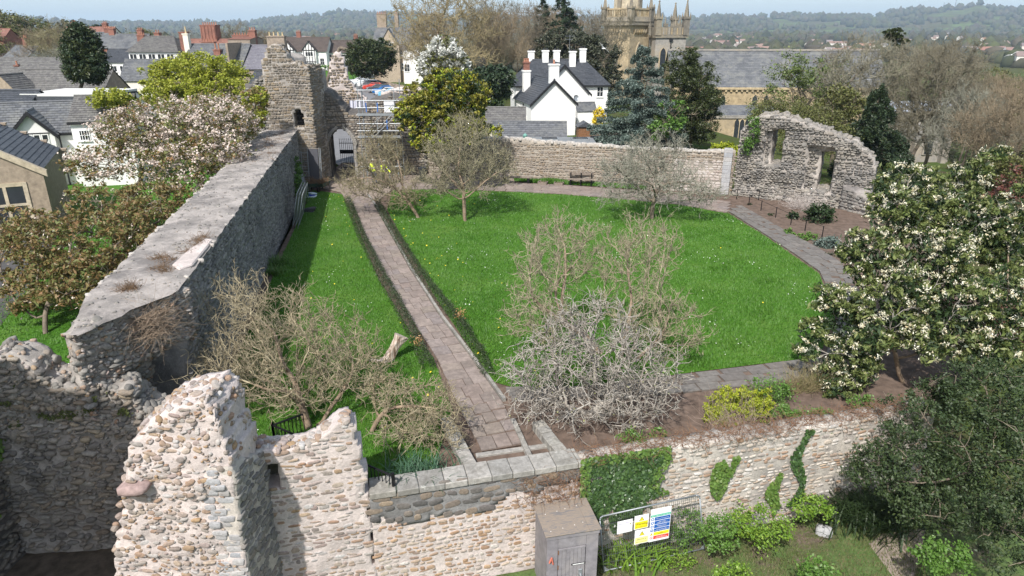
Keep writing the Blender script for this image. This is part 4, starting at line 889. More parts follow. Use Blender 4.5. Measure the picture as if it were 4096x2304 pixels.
# --- large cream flowered evergreen on the right
G_ = lambda n, cols, t=.25, r=.45: leaf(n, cols, t, r)
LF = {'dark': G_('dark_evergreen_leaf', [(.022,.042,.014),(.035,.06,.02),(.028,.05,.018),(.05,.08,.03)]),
      'glossy': leaf('glossy_dark_leaf', [(.024,.042,.016),(.038,.062,.022),(.055,.082,.03),(.03,.05,.018),(.07,.095,.03)], .12, .5, spec=.3),
      'mid': G_('mid_green_leaf', [(.07,.15,.025),(.11,.21,.035),(.085,.175,.028),(.15,.25,.06)]),
      'lime': G_('lime_green_leaf', [(.30,.33,.035),(.38,.40,.055),(.22,.27,.03),(.44,.43,.08)], .35),
      'bronze': G_('bronze_leaf', [(.26,.16,.07),(.19,.18,.06),(.32,.18,.09),(.15,.19,.055),(.22,.22,.08)], .35),
      'pink': leaf('pale_pink_blossom', [(.62,.52,.45),(.72,.63,.56),(.54,.43,.36),(.66,.57,.50)], .25),
      'white': leaf('white_blossom', [(.60,.60,.54),(.70,.70,.66),(.50,.51,.45)], .25),
      'cream': leaf('cream_flower', [(.68,.65,.46),(.76,.74,.60),(.55,.45,.24),(.72,.69,.52),(.78,.77,.68)], .2),
      'rhodo': leaf('long_evergreen_leaf', [(.07,.10,.028),(.115,.155,.042),(.19,.22,.075),(.085,.115,.034),(.27,.29,.11)], .25, .5, spec=.3),
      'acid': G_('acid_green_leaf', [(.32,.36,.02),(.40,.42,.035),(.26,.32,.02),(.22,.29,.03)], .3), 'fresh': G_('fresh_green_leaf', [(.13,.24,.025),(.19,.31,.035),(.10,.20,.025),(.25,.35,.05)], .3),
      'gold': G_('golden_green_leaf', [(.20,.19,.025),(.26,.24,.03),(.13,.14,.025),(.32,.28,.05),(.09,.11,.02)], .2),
      'yew': G_('yew_needles', [(.035,.05,.016),(.05,.066,.02),(.065,.078,.025),(.028,.042,.014)], .1),
      'bluegreen': G_('blue_green_needles', [(.075,.11,.09),(.11,.15,.125),(.15,.19,.165),(.055,.085,.065)], .1),
      'spruce': G_('dark_conifer_needles', [(.025,.045,.022),(.035,.058,.026),(.05,.075,.035),(.02,.035,.018)], .1),
      'olive': G_('olive_bud_leaf', [(.13,.145,.04),(.17,.18,.055),(.11,.115,.04),(.15,.13,.06)], .3),
      'copper': G_('copper_leaf', [(.10,.035,.025),(.14,.05,.035),(.07,.03,.022)], .2),
      'yellow': leaf('yellow_flower', [(.72,.55,.02),(.80,.64,.05),(.60,.45,.02)], .1),
      'holm': G_('grey_evergreen_leaf', [(.045,.05,.028),(.06,.066,.036),(.075,.082,.05),(.035,.042,.022)], .1)}
RH = [(12.37, 21.5, 4.91, 0.84, 0.89, 0.93), (13.84, 22, 4.78, 1.32, 1.17, 1.02), (11.38, 20.5, 3.75, 0.88, 0.93, 0.97), (13.1, 20.5, 3.62, 1.32, 1.22, 1.11), (14.81, 21, 4.65, 1.26, 1.25, 1.24), (15.72, 20.5, 4.66, 0.87, 1.14, 1.41), (10.32, 19.6, 2.09, 0.81, 0.92, 1.03), (11.54, 19.4, 2.31, 1.16, 1.18, 1.2), (13.22, 19, 2.48, 1.26, 1.25, 1.24), (14.59, 18.8, 2.69, 1.01, 1.21, 1.41), (10.59, 18.9, 0.79, 0.76, 0.73, 0.7), (9.88, 19, 0.53, 0.47, 0.54, 0.62), (15.18, 22.5, 6.0, 0.79, 0.66, 0.52), (15.92, 22.6, 6.71, 0.52, 0.4, 0.27), (12.85, 22.5, 6.14, 0.55, 0.48, 0.41), (13.95, 18.2, 1.54, 1.0, 0.83, 0.67), (9.97, 18.4, 0.23, 0.51, 0.46, 0.4), (9.46, 19.6, 1.62, 0.47, 0.45, 0.44), (9.85, 19.9, 2.71, 0.47, 0.49, 0.51), (10.83, 20.9, 4.02, 0.43, 0.51, 0.59), (12.04, 22, 5.58, 0.47, 0.51, 0.54), (13.63, 22.3, 5.91, 0.59, 0.5, 0.41), (13.31, 19.6, 4.18, 0.6, 0.67, 0.74), (11.77, 18.9, 3.41, 0.53, 0.6, 0.67), (10.64, 18.4, 1.84, 0.47, 0.6, 0.73), (12.28, 18.2, 1.93, 0.58, 0.59, 0.6), (9.23, 19.3, 1.14, 0.37, 0.35, 0.33)]
leafy_tree('flowering_evergreen', 'huge evergreen shrub covered in cream flower clusters on the right edge of the lawn', (12.46, 19.33, 0), RH, [(LF['rhodo'], 1, 'crown', 1.), (LF['cream'], .62, 'blossom', .48, .72), (LF['dark'], .28, 'shade_toned_foliage', 1.1, .15)], 21, 46000, .17, .36, None, 'shrub', .16, (M['bark_tan'], M['twig_pale']), 1100, .075, .62, .25, drop=1.0, r_tip=.012, n_attr=420)  # inner leaves coloured darker for the shade inside the crown
leafy_tree('copper_shrub', 'dark copper leaved shrub showing through gaps behind the cream flowered evergreen', (15.5,24,-.2), [(15.29, 23.5, 1.38, 1.32, 1.11, 0.91), (17.03, 21.5, 1.28, 1.09, 1.18, 1.27), (19.53, 26, 4.69, 0.92, 0.94, 0.95)], [(LF['copper'], 1, 'crown', 1)], 22, 3500, .12, .6, None, 'shrub', skel=False)
HO = [(11.63, 15.5, 0.67, 2.09, 1.64, 1.19), (10.37, 15, -0.1, 1.24, 1.1, 0.96), (12.66, 16.0, 1.21, 1.49, 1.29, 1.1), (9.71, 15.2, -0.49, 0.79, 0.8, 0.82), (11.28, 14.2, -0.36, 1.59, 1.26, 0.93), (12.12, 14, 0.5, 0.97, 1.19, 1.4), (13.58, 16.8, 1.38, 0.99, 0.83, 0.68), (10.51, 14.2, -0.97, 0.91, 0.72, 0.52), (11.61, 13.2, -0.74, 0.85, 0.77, 0.69), (11.55, 12.6, 0.22, 0.72, 0.78, 0.84), (10.84, 11.6, -0.22, 0.6, 0.52, 0.44), (12.84, 14.5, 1.3, 0.78, 0.95, 1.11), (11.75, 16.4, 1.1, 0.76, 0.66, 0.56)]
leafy_tree('holm_oak', 'dark glossy evergreen tree overhanging the boundary wall in the lower right corner', (13.41, 15.67, -2.7), HO, [(LF['glossy'], 1, 'crown', 1)], 23, 44000, .085, .5, None, 'tree', .17, (M['bark'], M['twig_brown']), 800, .10, .45, .3, r_tip=.012, n_attr=420)
# --- shrubs and plants near the front
def bush(name, label, base, lumps, mat, seed, n, size, cat='shrub', asp=.55, cl=60, part='foliage', extra=None, group=None, csig=.16, up=.45):
    return leafy_tree(name, label, base, lumps, [(mat, 1, part, 1)]+(extra or []), seed, n, size, asp, group, cat, skel=False, clusters=cl, csig=csig, shell=.5, up=up)
bush('acid_green_shrub', 'rounded acid yellow green shrub on the bare bed behind the ivy wall', (6.52, 16.97, 0), [(6.53, 17.3, 0.26, 0.98, 0.77, 0.57), (7.15, 17.6, 0.28, 0.64, 0.56, 0.48), (5.89, 17, 0.11, 0.4, 0.34, 0.29)], LF['acid'], 31, 15000, .055, cl=320, csig=.07)
bush('bramble_bush', 'low bright green bramble beside the acid green shrub', (7.7, 17.1, 0.05), [(7.7, 17.1, 0.05, 0.8, 0.57, 0.33)], LF['mid'], 100, 2600, 0.06, 'plant', .6, 40)
bush('bramble_bush', 'bright bramble leaves spilling over the wall top left of the holm oak', (8.76, 16.9, 0.04), [(8.76, 16.9, 0.04, 0.79, 0.54, 0.28)], LF['mid'], 101, 2600, 0.06, 'plant', .6, 40)
bush('bramble_bush', 'small fresh green clump at the foot of the cream flowered evergreen', (10.21, 17.4, 0.27), [(10.21, 17.4, 0.27, 0.37, 0.35, 0.34)], LF['mid'], 102, 1300, 0.07, 'plant', .6, 40)
bush('bramble_bush', 'small bramble on the bare bed just behind the creeper', (3.2, 15.6, 0.36), [(3.2, 15.6, 0.36, 0.4, 0.3, 0.2)], LF['mid'], 103, 800, 0.06, 'plant', .6, 40)
bush('bramble_bush', 'second smaller clump of green shoots on the bare bed to the right', (3.95, 15.9, 0.26), [(3.95, 15.9, 0.26, 0.28, 0.22, 0.16)], LF['mid'], 104, 500, 0.06, 'plant', .6, 40)
bush('grassy_shrub', 'scruffy green shrub left of the large evergreen beside the front path', (7.71, 18.2, 0.28), [(7.71, 18.2, 0.28, 0.72, 0.58, 0.45)], LF['mid'], 105, 1800, 0.07, 'plant', .6, 40)
bush('bramble_bush', 'large bright bramble against the foot of the ivy wall right of the panel', (6.55, 14.7, -1.75), [(6.55, 14.7, -1.75, 0.79, 0.62, 0.46)], LF['fresh'], 106, 2600, 0.075, 'plant', .6, 40)
bush('bramble_bush', 'bright bramble below the wall next to the dark sword leaved clump', (8.2, 15.4, -1.73), [(8.2, 15.4, -1.73, 0.6, 0.42, 0.25)], LF['fresh'], 107, 1300, 0.075, 'plant', .6, 40)
bush('nettle_patch', 'green nettles seen through the right half of the wire panel', (4.7, 15.0, -2.14), [(4.7, 15.0, -2.07, 0.45, 0.47, 0.5)], LF['mid'], 108, 1500, 0.075, 'plant', .6, 40)
bush('nettle_patch', 'leafy shoots against the wall beyond the right end of the wire panel', (5.34, 14.2, -1.65), [(5.34, 14.2, -1.65, 0.46, 0.47, 0.48)], LF['mid'], 109, 1500, 0.075, 'plant', .6, 40)
bush('bramble_bush', 'low bramble in the bottom right corner beneath the holm oak trunks', (10.2, 12.9, -1.18), [(10.2, 12.9, -1.18, 0.71, 0.57, 0.44)], LF['mid'], 110, 2400, 0.08, 'plant', .6, 40)
bush('bramble_bush', 'low lime green weeds on the grass by the bottom edge in the centre right', (5.48, 13.2, -1.94), [(5.48, 13.2, -1.94, 0.54, 0.34, 0.14)], LF['fresh'], 111, 700, 0.07, 'plant', .6, 40)
bush('bramble_bush', 'patch of green weeds at the bottom edge right of centre', (7.24, 12.7, -1.47), [(7.24, 12.7, -1.47, 0.56, 0.4, 0.23)], LF['mid'], 112, 900, 0.08, 'plant', .6, 40)
bush('bramble_bush', 'low weeds scattered under the wire panel', (3.98, 13.9, -2.09), [(4.22, 14.35, -2.56, 0.63, 0.4, 0.17)], LF['fresh'], 113, 600, 0.07, 'plant', .6, 40)

# ================================================================ BUILDINGS
def slates(mb, A, B, C_, D_, sw=.34, sh=.26, seed=1):
    r = random.Random(seed); A, B, C_, D_ = map(Vector, (A, B, C_, D_)); n = (B-A).cross(D_-A).normalized()
    mb.add([A, B, C_, D_] if (C_-D_).length > .01 else [A, B, C_], [(0,1,2,3)] if (C_-D_).length > .01 else [(0,1,2)])
    k = max(1, math.ceil((D_-A).length/sh)) if (D_-A).length > (C_-B).length else max(1, math.ceil((C_-B).length/sh))
    for i in range(k):
        l0, l1 = A.lerp(D_, i/k), A.lerp(D_, (i+1)/k); r0, r1 = B.lerp(C_, i/k), B.lerp(C_, (i+1)/k); w = (r0-l0).length; m = max(1, round(w/sw)); ph = .5*(i % 2)
        cuts = [0]+[(j+ph)/m for j in range(1 if ph == 0 else 0, m) if 0 < (j+ph)/m < 1]+[1]
        for a, b in zip(cuts, cuts[1:]):
            g = .02/max(w, .1); a += g*.4; b -= g*.4; h = .035+r.uniform(0, .012); p0, p1 = l0.lerp(r0, a), l0.lerp(r0, b); q0, q1 = l1.lerp(r1, a), l1.lerp(r1, b)
            mb.add([p0+n*h, p1+n*h, q1+n*.01, q0+n*.01, p0+n*.002, p1+n*.002], [(0,1,2,3), (4,5,1,0)])

class House:
    def __init__(s, name, label, cat, loc, rz, w, d, he, hr, wall, roof, ridge='x', ov=.25, zb=-2.5, hip=0, group=None, sw=.36, sh=.27, seed=1, fascia=None, roofpart='roof'):
        s.t = thing(name, label, cat, loc, rz, group); s.w, s.d, s.he, s.hr = w, d, he, hr
        mb = MB(); x, y = w/2, d/2
        if hip: mb.box(-x, -y, zb, x, y, he)
        elif ridge == 'x': mb.yz([(-y, zb), (y, zb), (y, he), (0, hr-.05), (-y, he)], -x, x)
        else: mb.xz([(-x, zb), (x, zb), (x, he), (0, hr-.05), (-x, he)], -y, y)
        mb.build('wall', wall, s.t)
        rb = MB(); o = ov
        if ridge == 'x':
            sl = (hr-he)/y; e = he-o*sl+.03; hx = hip; X = x+o
            slates(rb, (-X,-y-o,e), (X,-y-o,e), (X-hx if hip else X,0,hr+.03), (-X+hx if hip else -X,0,hr+.03), sw, sh, seed); slates(rb, (X,y+o,e), (-X,y+o,e), (-X+hx if hip else -X,0,hr+.03), (X-hx if hip else X,0,hr+.03), sw*1.5, sh*1.5, seed+1)
            if hip: slates(rb, (X,-y-o,e), (X,y+o,e), (X-hx,0,hr+.03), (X-hx,0,hr+.03), sw, sh, seed+2); slates(rb, (-X,y+o,e), (-X,-y-o,e), (-X+hx,0,hr+.03), (-X+hx,0,hr+.03), sw, sh, seed+3)
            rr_ = MB().bar((-X+hx,0,hr+.06), (X-hx,0,hr+.06), .09, 6)
        else:
            sl = (hr-he)/x; e = he-o*sl+.03; Y = y+o
            slates(rb, (-x-o,Y,e), (-x-o,-Y,e), (0,-Y,hr+.03), (0,Y,hr+.03), sw, sh, seed); slates(rb, (x+o,-Y,e), (x+o,Y,e), (0,Y,hr+.03), (0,-Y,hr+.03), sw, sh, seed+1)
            rr_ = MB().bar((0,-Y,hr+.06), (0,Y,hr+.06), .09, 6)
            if fascia:
                for y0 in (-Y-.05,):
                    for sg in (-1, 1):
                        a = Vector((sg*(x+o), y0, e)); b = Vector((0, y0, hr+.03)); mb2 = MB(); u = Vector((0, 0, -.28)); q = Vector((0, .05, 0))
                        mb2.add([a, b, b+u, a+u, a+q, b+q, b+u+q, a+u+q], [(0,1,2,3),(7,6,5,4),(0,4,5,1),(1,5,6,2),(2,6,7,3),(3,7,4,0)]); mb2.build('bargeboard', fascia, s.t)
        s.roof = rb.build(roofpart, roof, s.t); rr_.build('ridge', roof, s.roof)
        if fascia and ridge == 'x': MB().box(-x-o,-y-o-.06,e-.16,x+o,-y-o,e-.01).build('gutter', fascia, s.t)
    def at(s, f, u, z, out=0):
        x, y = s.w/2, s.d/2
        return {'f': (u, -y-out, z, 0), 'b': (-u, y+out, z, pi), 'l': (-x-out, -u, z, -pi/2), 'r': (x+out, u, z, pi/2)}[f]
    def win(s, f, u, z, w, h, nx=2, ny=2, fr=None, t=.06, sill=True):
        q = s.at(f, u, z); fr = fr or M['white_paint']; mb = MB(); d0, d1 = -.05, .02
        mb.box(-w/2,d0,-h/2,-w/2+t,d1,h/2); mb.box(w/2-t,d0,-h/2,w/2,d1,h/2); mb.box(-w/2+t,d0,h/2-t,w/2-t,d1,h/2); mb.box(-w/2+t,d0,-h/2,w/2-t,d1,-h/2+t)
        for i in range(1, nx): x = -w/2+w*i/nx; mb.box(x-t*.4,d0+.005,-h/2+t,x+t*.4,d1,h/2-t)
        for j in range(1, ny): z_ = -h/2+h*j/ny; mb.box(-w/2+t,d0+.01,z_-t*.35,w/2-t,d1,z_+t*.35)
        if sill: mb.box(-w/2-.06,d0-.06,-h/2-.08,w/2+.06,d1,-h/2)
        o = mb.build('window', fr, s.t); o.location = q[:3]; o.rotation_euler = (0, 0, q[3])
        MB().box(-w/2+t*.5,-.02,-h/2+t*.5,w/2-t*.5,.01,h/2-t*.5).build('pane', M['glass'], o)
        return o
    def chim(s, x, y, w, d, z0, z1, mat, pots=2, pm=None, ph=.4, cap=True):
        mb = MB().box(x-w/2, y-d/2, z0, x+w/2, y+d/2, z1)
        if cap: mb.box(x-w/2-.07, y-d/2-.07, z1, x+w/2+.07, y+d/2+.07, z1+.16)
        o = mb.build('chimney', mat, s.roof)
        for i in range(pots):
            px = x+(i-(pots-1)/2)*w/max(1, pots)*(1 if w >= d else 0); py = y+(i-(pots-1)/2)*d/max(1, pots)*(0 if w >= d else 1)
            p = MB().lathe([(.11,0),(.14,.05),(.10,.12),(.095,ph),(.13,ph+.03),(.12,ph+.08)], 8).build('chimney_pot', pm or M['terracotta'], s.t); p.location = (px, py, z1+.15)
    def part(s, mb, name, mat, **k): return mb.build(name, mat, s.t, **k)

def merge(g, h):
    A = Matrix.Translation(h.t.location) @ Matrix.Rotation(h.t.rotation_euler.z, 4, 'Z'); B = Matrix.Translation(g.t.location) @ Matrix.Rotation(g.t.rotation_euler.z, 4, 'Z')
    for c in list(g.t.children): c.parent = h.t; c.matrix_parent_inverse = A.inverted() @ B
    bpy.data.objects.remove(g.t)

WH, BK = M['white_paint'], M['black_paint']
# --- white house beyond the back wall
WHM = h = House('white_house', 'white gabled house with slate roofs and tall white chimneys beyond the back wall', 'house', (5.8,89.5,-.3), R(6), 11.4, 6.2, 4.7, 7.3, WH, M['slate_dark'], hip=2.7, ov=.3, seed=2, fascia=BK)
for x, y, z in ((-3.3,1.2,8.0),(-1.7,-.1,8.1),(-.3,-.1,8.1),(1.6,-.7,8.0),(3.0,-.1,8.3)): h.chim(x, y, .75, .6, 6., z+.2, WH, 2, M['black_paint'], .16)
h.win('f', 4.7, 3.7, .8, 1.2); h.win('f', 4.3, .9, .8, 1.2); h.win('l', 0, 3.4, .9, 1.2); h.win('l', 1.8, 1., .9, 1.3)
h.part(MB().bar((1.2,-.7,8.3),(1.2,-.7,10.2),.02,4).bar((.6,-.7,10.1),(1.8,-.7,10.1),.015,4).bar((.75,-.7,9.7),(1.6,-.7,9.7),.015,4), 'aerial', M['galv'])
h = House('white_house_gable', 'tall white gabled wing with black bargeboards behind the front wing', 'house wing', (5.6,84.3,-.3), R(9), 6.1, 5.0, 4.0, 7.1, WH, M['slate_dark'], ridge='y', ov=.25, seed=5, fascia=BK); merge(h, WHM)
h = House('white_house_front', 'plain white gabled front wing with a big gable chimney facing the garden', 'house wing', (3.6,79.0,-.3), R(13.6), 5.0, 7.4, 3.5, 5.85, WH, M['slate_dark'], ridge='y', ov=.2, seed=8, fascia=BK)
h.chim(0.05, -3.35, 1.0, .55, 4.6, 7.3, WH, 1, M['terracotta'], .35); h.chim(-1.5, 2.2, .8, .6, 4.2, 6.4, WH, 0); h.chim(-1.5, 2.2, .62, .5, 6.55, 7.3, M['brick'], 3, M['terracotta'], .3)
h.win('l', -1.5, 2.2, .9, 1.2); h.win('l', 1.5, 1.4, .9, 1.2); h.part(MB().bar((-2.58,-.6,-.5),(-2.58,-.6,3.2),.05,6), 'downpipe', BK)
ds = MB().lathe([(.02,0),(.2,.03),(.33,.12),(.34,.12),(.2,.02)], 12).mesh('satellite_dish', M['galv']); o = link('satellite_dish', ds, h.t, (2.55,-3.5,3.9)); o.rotation_euler = (R(70), 0, R(10))
merge(h, WHM)
h = House('white_lean_to', 'small white lean-to with a slate roof right of the white gable', 'outbuilding', (8.3,80.5,-.3), R(8), 2.2, 2.6, 2.2, 3.0, WH, M['slate'], ov=.1, seed=9)
h = House('slate_shed', 'long low outbuilding with a blue grey slate roof in front of the white house', 'outbuilding', (1.6,63.0,-.6), R(-2), 6.4, 3.6, 1.9, 3.3, M['cream_paint'], M['slate'], ov=.15, seed=11)
h = House('slate_store', 'smaller slate roofed store left of the long low outbuilding', 'outbuilding', (-.6,67.5,-.6), 0, 3.6, 3.4, 2.9, 4.1, M['cream_paint'], M['slate_old'], ov=.15, seed=12)
fr = thing('flat_roof_extension', 'grey flat roofed extension with two roof lights just behind the back wall', 'outbuilding', (4.2,59.2,-.6))
MB().box(-2.7,-1.6,-.5,2.7,1.6,2.1).build('wall', M['cream_paint'], fr); MB().box(-2.85,-1.75,2.1,2.85,1.75,2.3).build('flat_roof', plain('grey_felt', (.19,.20,.205), .8, 0, .12, 1.5), fr, bevel=.03)
for x in (-1.0, 1.6):
    w = MB().box(x-.75,-.6,2.3,x+.75,.6,2.45).build('roof_light', M['galv'], fr); MB().box(x-.66,-.52,2.45,x+.66,.52,2.475).build('pane', M['glass'], w)
sh_ = thing('wooden_shed', 'small brown timber shed between the white lean-to and the cedar', 'shed', (7.3,70,-.4), R(5)); MB().box(-.7,-.6,-.5,.7,.6,1.9).build('wall', plain('brown_timber', (.20,.10,.05), .8, 0, .3, 8), sh_); MB().xz([(-.85,1.85),(.85,1.85),(0,2.35)], -.75, .75).build('roof', M['slate_dark'], sh_)
for k in range(5): 
    o = thing('fence_panel', 'weathered timber fence panels behind the cedar beside the white house', 'fence panel', (9.3+k*1.85,73.5,-.6), R(2), 'fence panels behind the cedar')
    for i in range(12): MB().box(-.9+i*.15,-.012,0,-.9+i*.15+.135,.012,1.75+.02*(i % 2)).build('board', M['wood_grey'], o)
    MB().box(.9,-.05,-.1,.98,.05,1.9).build('post', M['wood_grey'], o)
lowh = House('slate_cottage_roof', 'dark slate roofed low building hidden beneath the cedar', 'outbuilding', (9.5,61,-1.2), R(12), 5, 4, 1.4, 2.9, M['cream_paint'], M['slate_dark'], ov=.2, seed=14)

# --- cathedral
ca = House('cathedral_nave', 'long grey slate roofed cathedral nave with golden stone walls', 'cathedral', (56,155,-.3), R(-2.5), 44, 13, -.2, 6.6, M['cath_gold'], M['slate'], ov=.4, zb=-16, seed=21, sw=.8, sh=.45)
MB().box(-22.3,-6.95,-.9,22.3,-6.5,-.45).build('cornice', M['cath_gold'], ca.t)
for k in range(40): MB().box(-22+k*1.1,-6.85,-1.35,-22+k*1.1+.4,-6.5,-.95).build('corbel', M['cath_gold'], ca.t)
MB().box(-22.3,-.25,6.6,22.3,.25,6.95).build('ridge_coping', M['cath_pale'], ca.t)
def lancet(w, h, n=6):
    pts = [(-w/2,-h/2),(w/2,-h/2)]
    for i in range(n): t = i/(n-1); pts.append((w/2*math.cos(t*pi/2)**.8 if i < n-1 else 0, h/2-w*.9+w*.9*t))
    return pts+[(-x, z) for x, z in pts[-2:1:-1]]
def lancet_win(parent, x, y, z, w, h, rz=0, fr=None, lights=1):
    a = MB().xz(lancet(w+.36, h+.3), -.12, .05).build('window', fr or M['cath_gold'], parent); a.location = (x, y, z); a.rotation_euler = (0, 0, rz)
    for i in range(lights): 
        lw_ = w/lights; p = MB().xz(lancet(lw_*.86, h), -.14, .0).build('pane', M['glass'], a); p.location = (-w/2+lw_*(i+.5), 0, 0)
for x in (-13.6,-11.2,-4.6,-2.2): lancet_win(ca.t, x, -6.55, -4.3, 1.15, 4.6)
ai = House('cathedral_aisle', 'lower cathedral chapel with a pointed traceried window seen beyond the ruin', 'chapel', (39.5,124,-3.1), R(-2), 13, 8, -.2, 1.1, M['cath_gold'], M['slate'], ov=.2, zb=-12, seed=22, sw=.8, sh=.5)
lancet_win(ai.t, .2, -4.05, -2.7, 2.6, 4.0, lights=3); MB().box(-6.7,-4.2,-.6,6.7,-4,-.1).build('parapet', M['cath_pale'], ai.t)
lc = House('chapel_end', 'far chapel with a pale lead roof and buttressed stone walls among bare trees', 'chapel', (64.5,113,-1.6), R(-3), 10.5, 7, -.1, 1.3, M['cath_pale'], plain('lead_roof', (.42,.46,.52), .5, .1, .1, 2), ov=.2, zb=-12, seed=23, sw=1.2, sh=4)
for x in (-4.6,-.5,4.): MB().yz([(-4.6,-12),(-3.4,-12),(-3.4,-1.4),(-4.0,-1.6),(-4.6,-3)], x-.4, x+.4).build('buttress', M['cath_pale'], lc.t)
for x in (-2.6, 1.8): lancet_win(lc.t, x, -3.55, -4.6, 1.3, 3.6, fr=M['cath_pale'])
for x, z in ((4.9, 3.1), (7.2, 4.3)): MB().box(x-.55,-3.6,-3,x+.55,-2.5,z-3.0).lathe([(.75,0),(.7,.25),(.02,3.2)], 8, (x,-3.05,z-3.0)).build('pinnacle', M['cath_pale'], lc.t)
MB().box(-5.3,-3.8,-1.1,5.3,-3.5,.1).build('parapet', M['cath_grey'], lc.t)

def pinn(mb, x, y, z0, w, h):
    mb.box(x-w/2, y-w/2, z0, x+w/2, y+w/2, z0+h*.5); mb.box(x-w*.62, y-w*.62, z0+h*.47, x+w*.62, y+w*.62, z0+h*.53)
    mb.lathe([(w*.55, 0), (w*.1, h*.46), (w*.2, h*.47), (.02, h*.52)], 4, (x, y, z0+h*.5))
    for sx in (-1, 1):
        for sy in (-1, 1): mb.lathe([(w*.14, 0), (w*.14, h*.1), (.01, h*.22)], 4, (x+sx*w*.5, y+sy*w*.5, z0+h*.45))
tw_ = thing('cathedral_spire_tower', 'tall golden stone cathedral tower whose spire rises out of the frame', 'tower', (29.8,189.5,-14), R(44))
B_ = 4.15*1.0
MB().box(-B_,-B_,-4,B_,B_,25.6).build('shaft', M['cath_gold'], tw_)
MB().box(-B_-.75,-B_-.75,25.6,B_+.75,B_+.75,26.05).box(-B_-.45,-B_-.45,26.05,B_+.45,B_+.45,26.5).build('cornice', M['cath_grey'], tw_)
mb = MB()
for a, b in ((-B_-.45, -B_-.35),): 
    mb.add([(-B_-.6,-B_-.6,26.5),(B_+.6,-B_-.6,26.5),(B_+.6,B_+.6,26.5),(-B_-.6,B_+.6,26.5),(-B_-.1,-B_-.1,27.6),(B_+.1,-B_-.1,27.6),(B_+.1,B_+.1,27.6),(-B_-.1,B_+.1,27.6)], [(0,1,5,4),(1,2,6,5),(2,3,7,6),(3,0,4,7),(4,5,6,7)])
mb.build('sloping_course', M['cath_grey'], tw_)
for face in range(4):
    an = face*pi/2; Rm = Matrix.Rotation(an, 4, 'Z')
    def pl(mb_, name, mat):
        o = mb_.build(name, mat, tw_); o.rotation_euler = (0, 0, an); return o
    mb = MB().box(-B_,-B_-.05,27.6,B_,-B_+.3,27.8).box(-B_,-B_-.1,29.3,B_,-B_+.35,29.65)
    for i in range(15):
        x = -B_+.25+i*(2*B_-.5)/14; mb.box(x-(.22 if i % 5 == 0 else .1),-B_,27.8,x+(.22 if i % 5 == 0 else .1),-B_+.22,29.3)
    pl(mb, 'parapet', M['cath_gold'])
    mb = MB()
    for i in range(6):
        x = -2.3+i*.92; mb.add([(x-.26,-B_-.42,23.9),(x+.26,-B_-.42,23.9),(x+.26,-B_-.42,24.7),(x-.26,-B_-.42,24.7),(x-.1,-B_,23.2),(x+.1,-B_,23.2),(x+.26,-B_,24.7),(x-.26,-B_,24.7)], [(0,1,2,3),(0,4,5,1),(3,2,6,7),(0,3,7,4),(1,5,6,2)])
    pl(mb, 'corbel_table', M['cath_gold'])
    for i in range(5):
        x = -1.84+i*.92; pl(MB().box(x-.16,-B_-.03,23.8,x+.16,-B_,24.5), 'niche', M['cath_grey'])
    o = MB().xz(lancet(2.6, 6.2), -.2, .05).build('belfry_arch', M['cath_gold'], tw_); o.location = Rm @ Vector((0,-B_,18.6)); o.rotation_euler = (0, 0, an)
    p = MB().xz(lancet(1.9, 5.6), -.24, 0).build('louvre', M['cath_grey'], o); p = MB().xz(lancet(1.4, 5.0), -.26, 0).build('pane', M['black_paint'], o)
    mb = MB(); pinn(mb, -B_, -B_, 26.5, 1.3, 6.5); pl(mb, 'pinnacle', M['cath_grey'])
    mb = MB(); pinn(mb, 0, -3.3, 29.3, 1.1, 7.5); pl(mb, 'lucarne', M['cath_grey'])
mb = MB().lathe([(3.7,27.6),(3.6,32.5),(3.4,33),(.1,50)], 8)
mb.build('spire', M['cath_gold'], tw_)
jt = thing('cathedral_battlement_tower', 'grey battlemented cathedral tower with tall crocketed pinnacles', 'tower', (40.2,190.5,-14), R(10))
J = 4.0
MB().box(-J-.2,-J,-4,J,J,22.6).build('shaft', M['cath_pale'], jt); MB().box(-J-.5,-J-.35,22.6,J+.4,J+.35,23.1).build('cornice', M['cath_grey'], jt)
mb = MB().box(-J-.2,-J-.1,23.1,J+.1,-J+.35,25.2).box(-J-.2,J-.35,23.1,J+.1,J+.1,25.2).box(-J-.2,-J+.35,23.1,-J+.2,J-.35,25.2).box(J-.35,-J+.35,23.1,J+.1,J-.35,25.2)
for i in range(5): mb.box(-J+.1+i*1.75,-J-.1,25.2,-J+1.1+i*1.75,-J+.35,26.0)
mb.build('battlement', M['cath_grey'], jt)
for i in range(11): MB().box(-J+.1+i*.74,-J-.16,23.4,-J+.1+i*.74+.28,-J-.1,25.0).build('tracery_panel', M['cath_gold'] if i % 2 else M['cath_pale'], jt)
for x, y, w, hh in ((-J+.2,-J+.2,1.5,8.2),(-J+1.7,J-.3,1.6,7.4),(J-.3,-J+.2,1.5,8.4),(J-.3,J-.2,1.5,8.0),(-1.9,-J+.1,.6,4.6),(.9,-J+.1,.6,4.4),(2.1,-J+.1,.6,4.8),(-J-1.6,-J+1,.5,3.6)):
    mb = MB(); pinn(mb, x, y, 23.2, w, hh); mb.build('pinnacle', M['cath_grey'], jt)
for x in (-2.0, 2.1): lancet_win(jt, x, -J-.02, 17.4, 1.7, 5.6, fr=M['cath_gold'])
MB().bar((-.1,-J-.2,10),(-.1,-J-.2,22.0),.14,6).box(-.55,-J-.4,21.8,.35,-J-.05,22.4).build('downpipe', BK, jt)

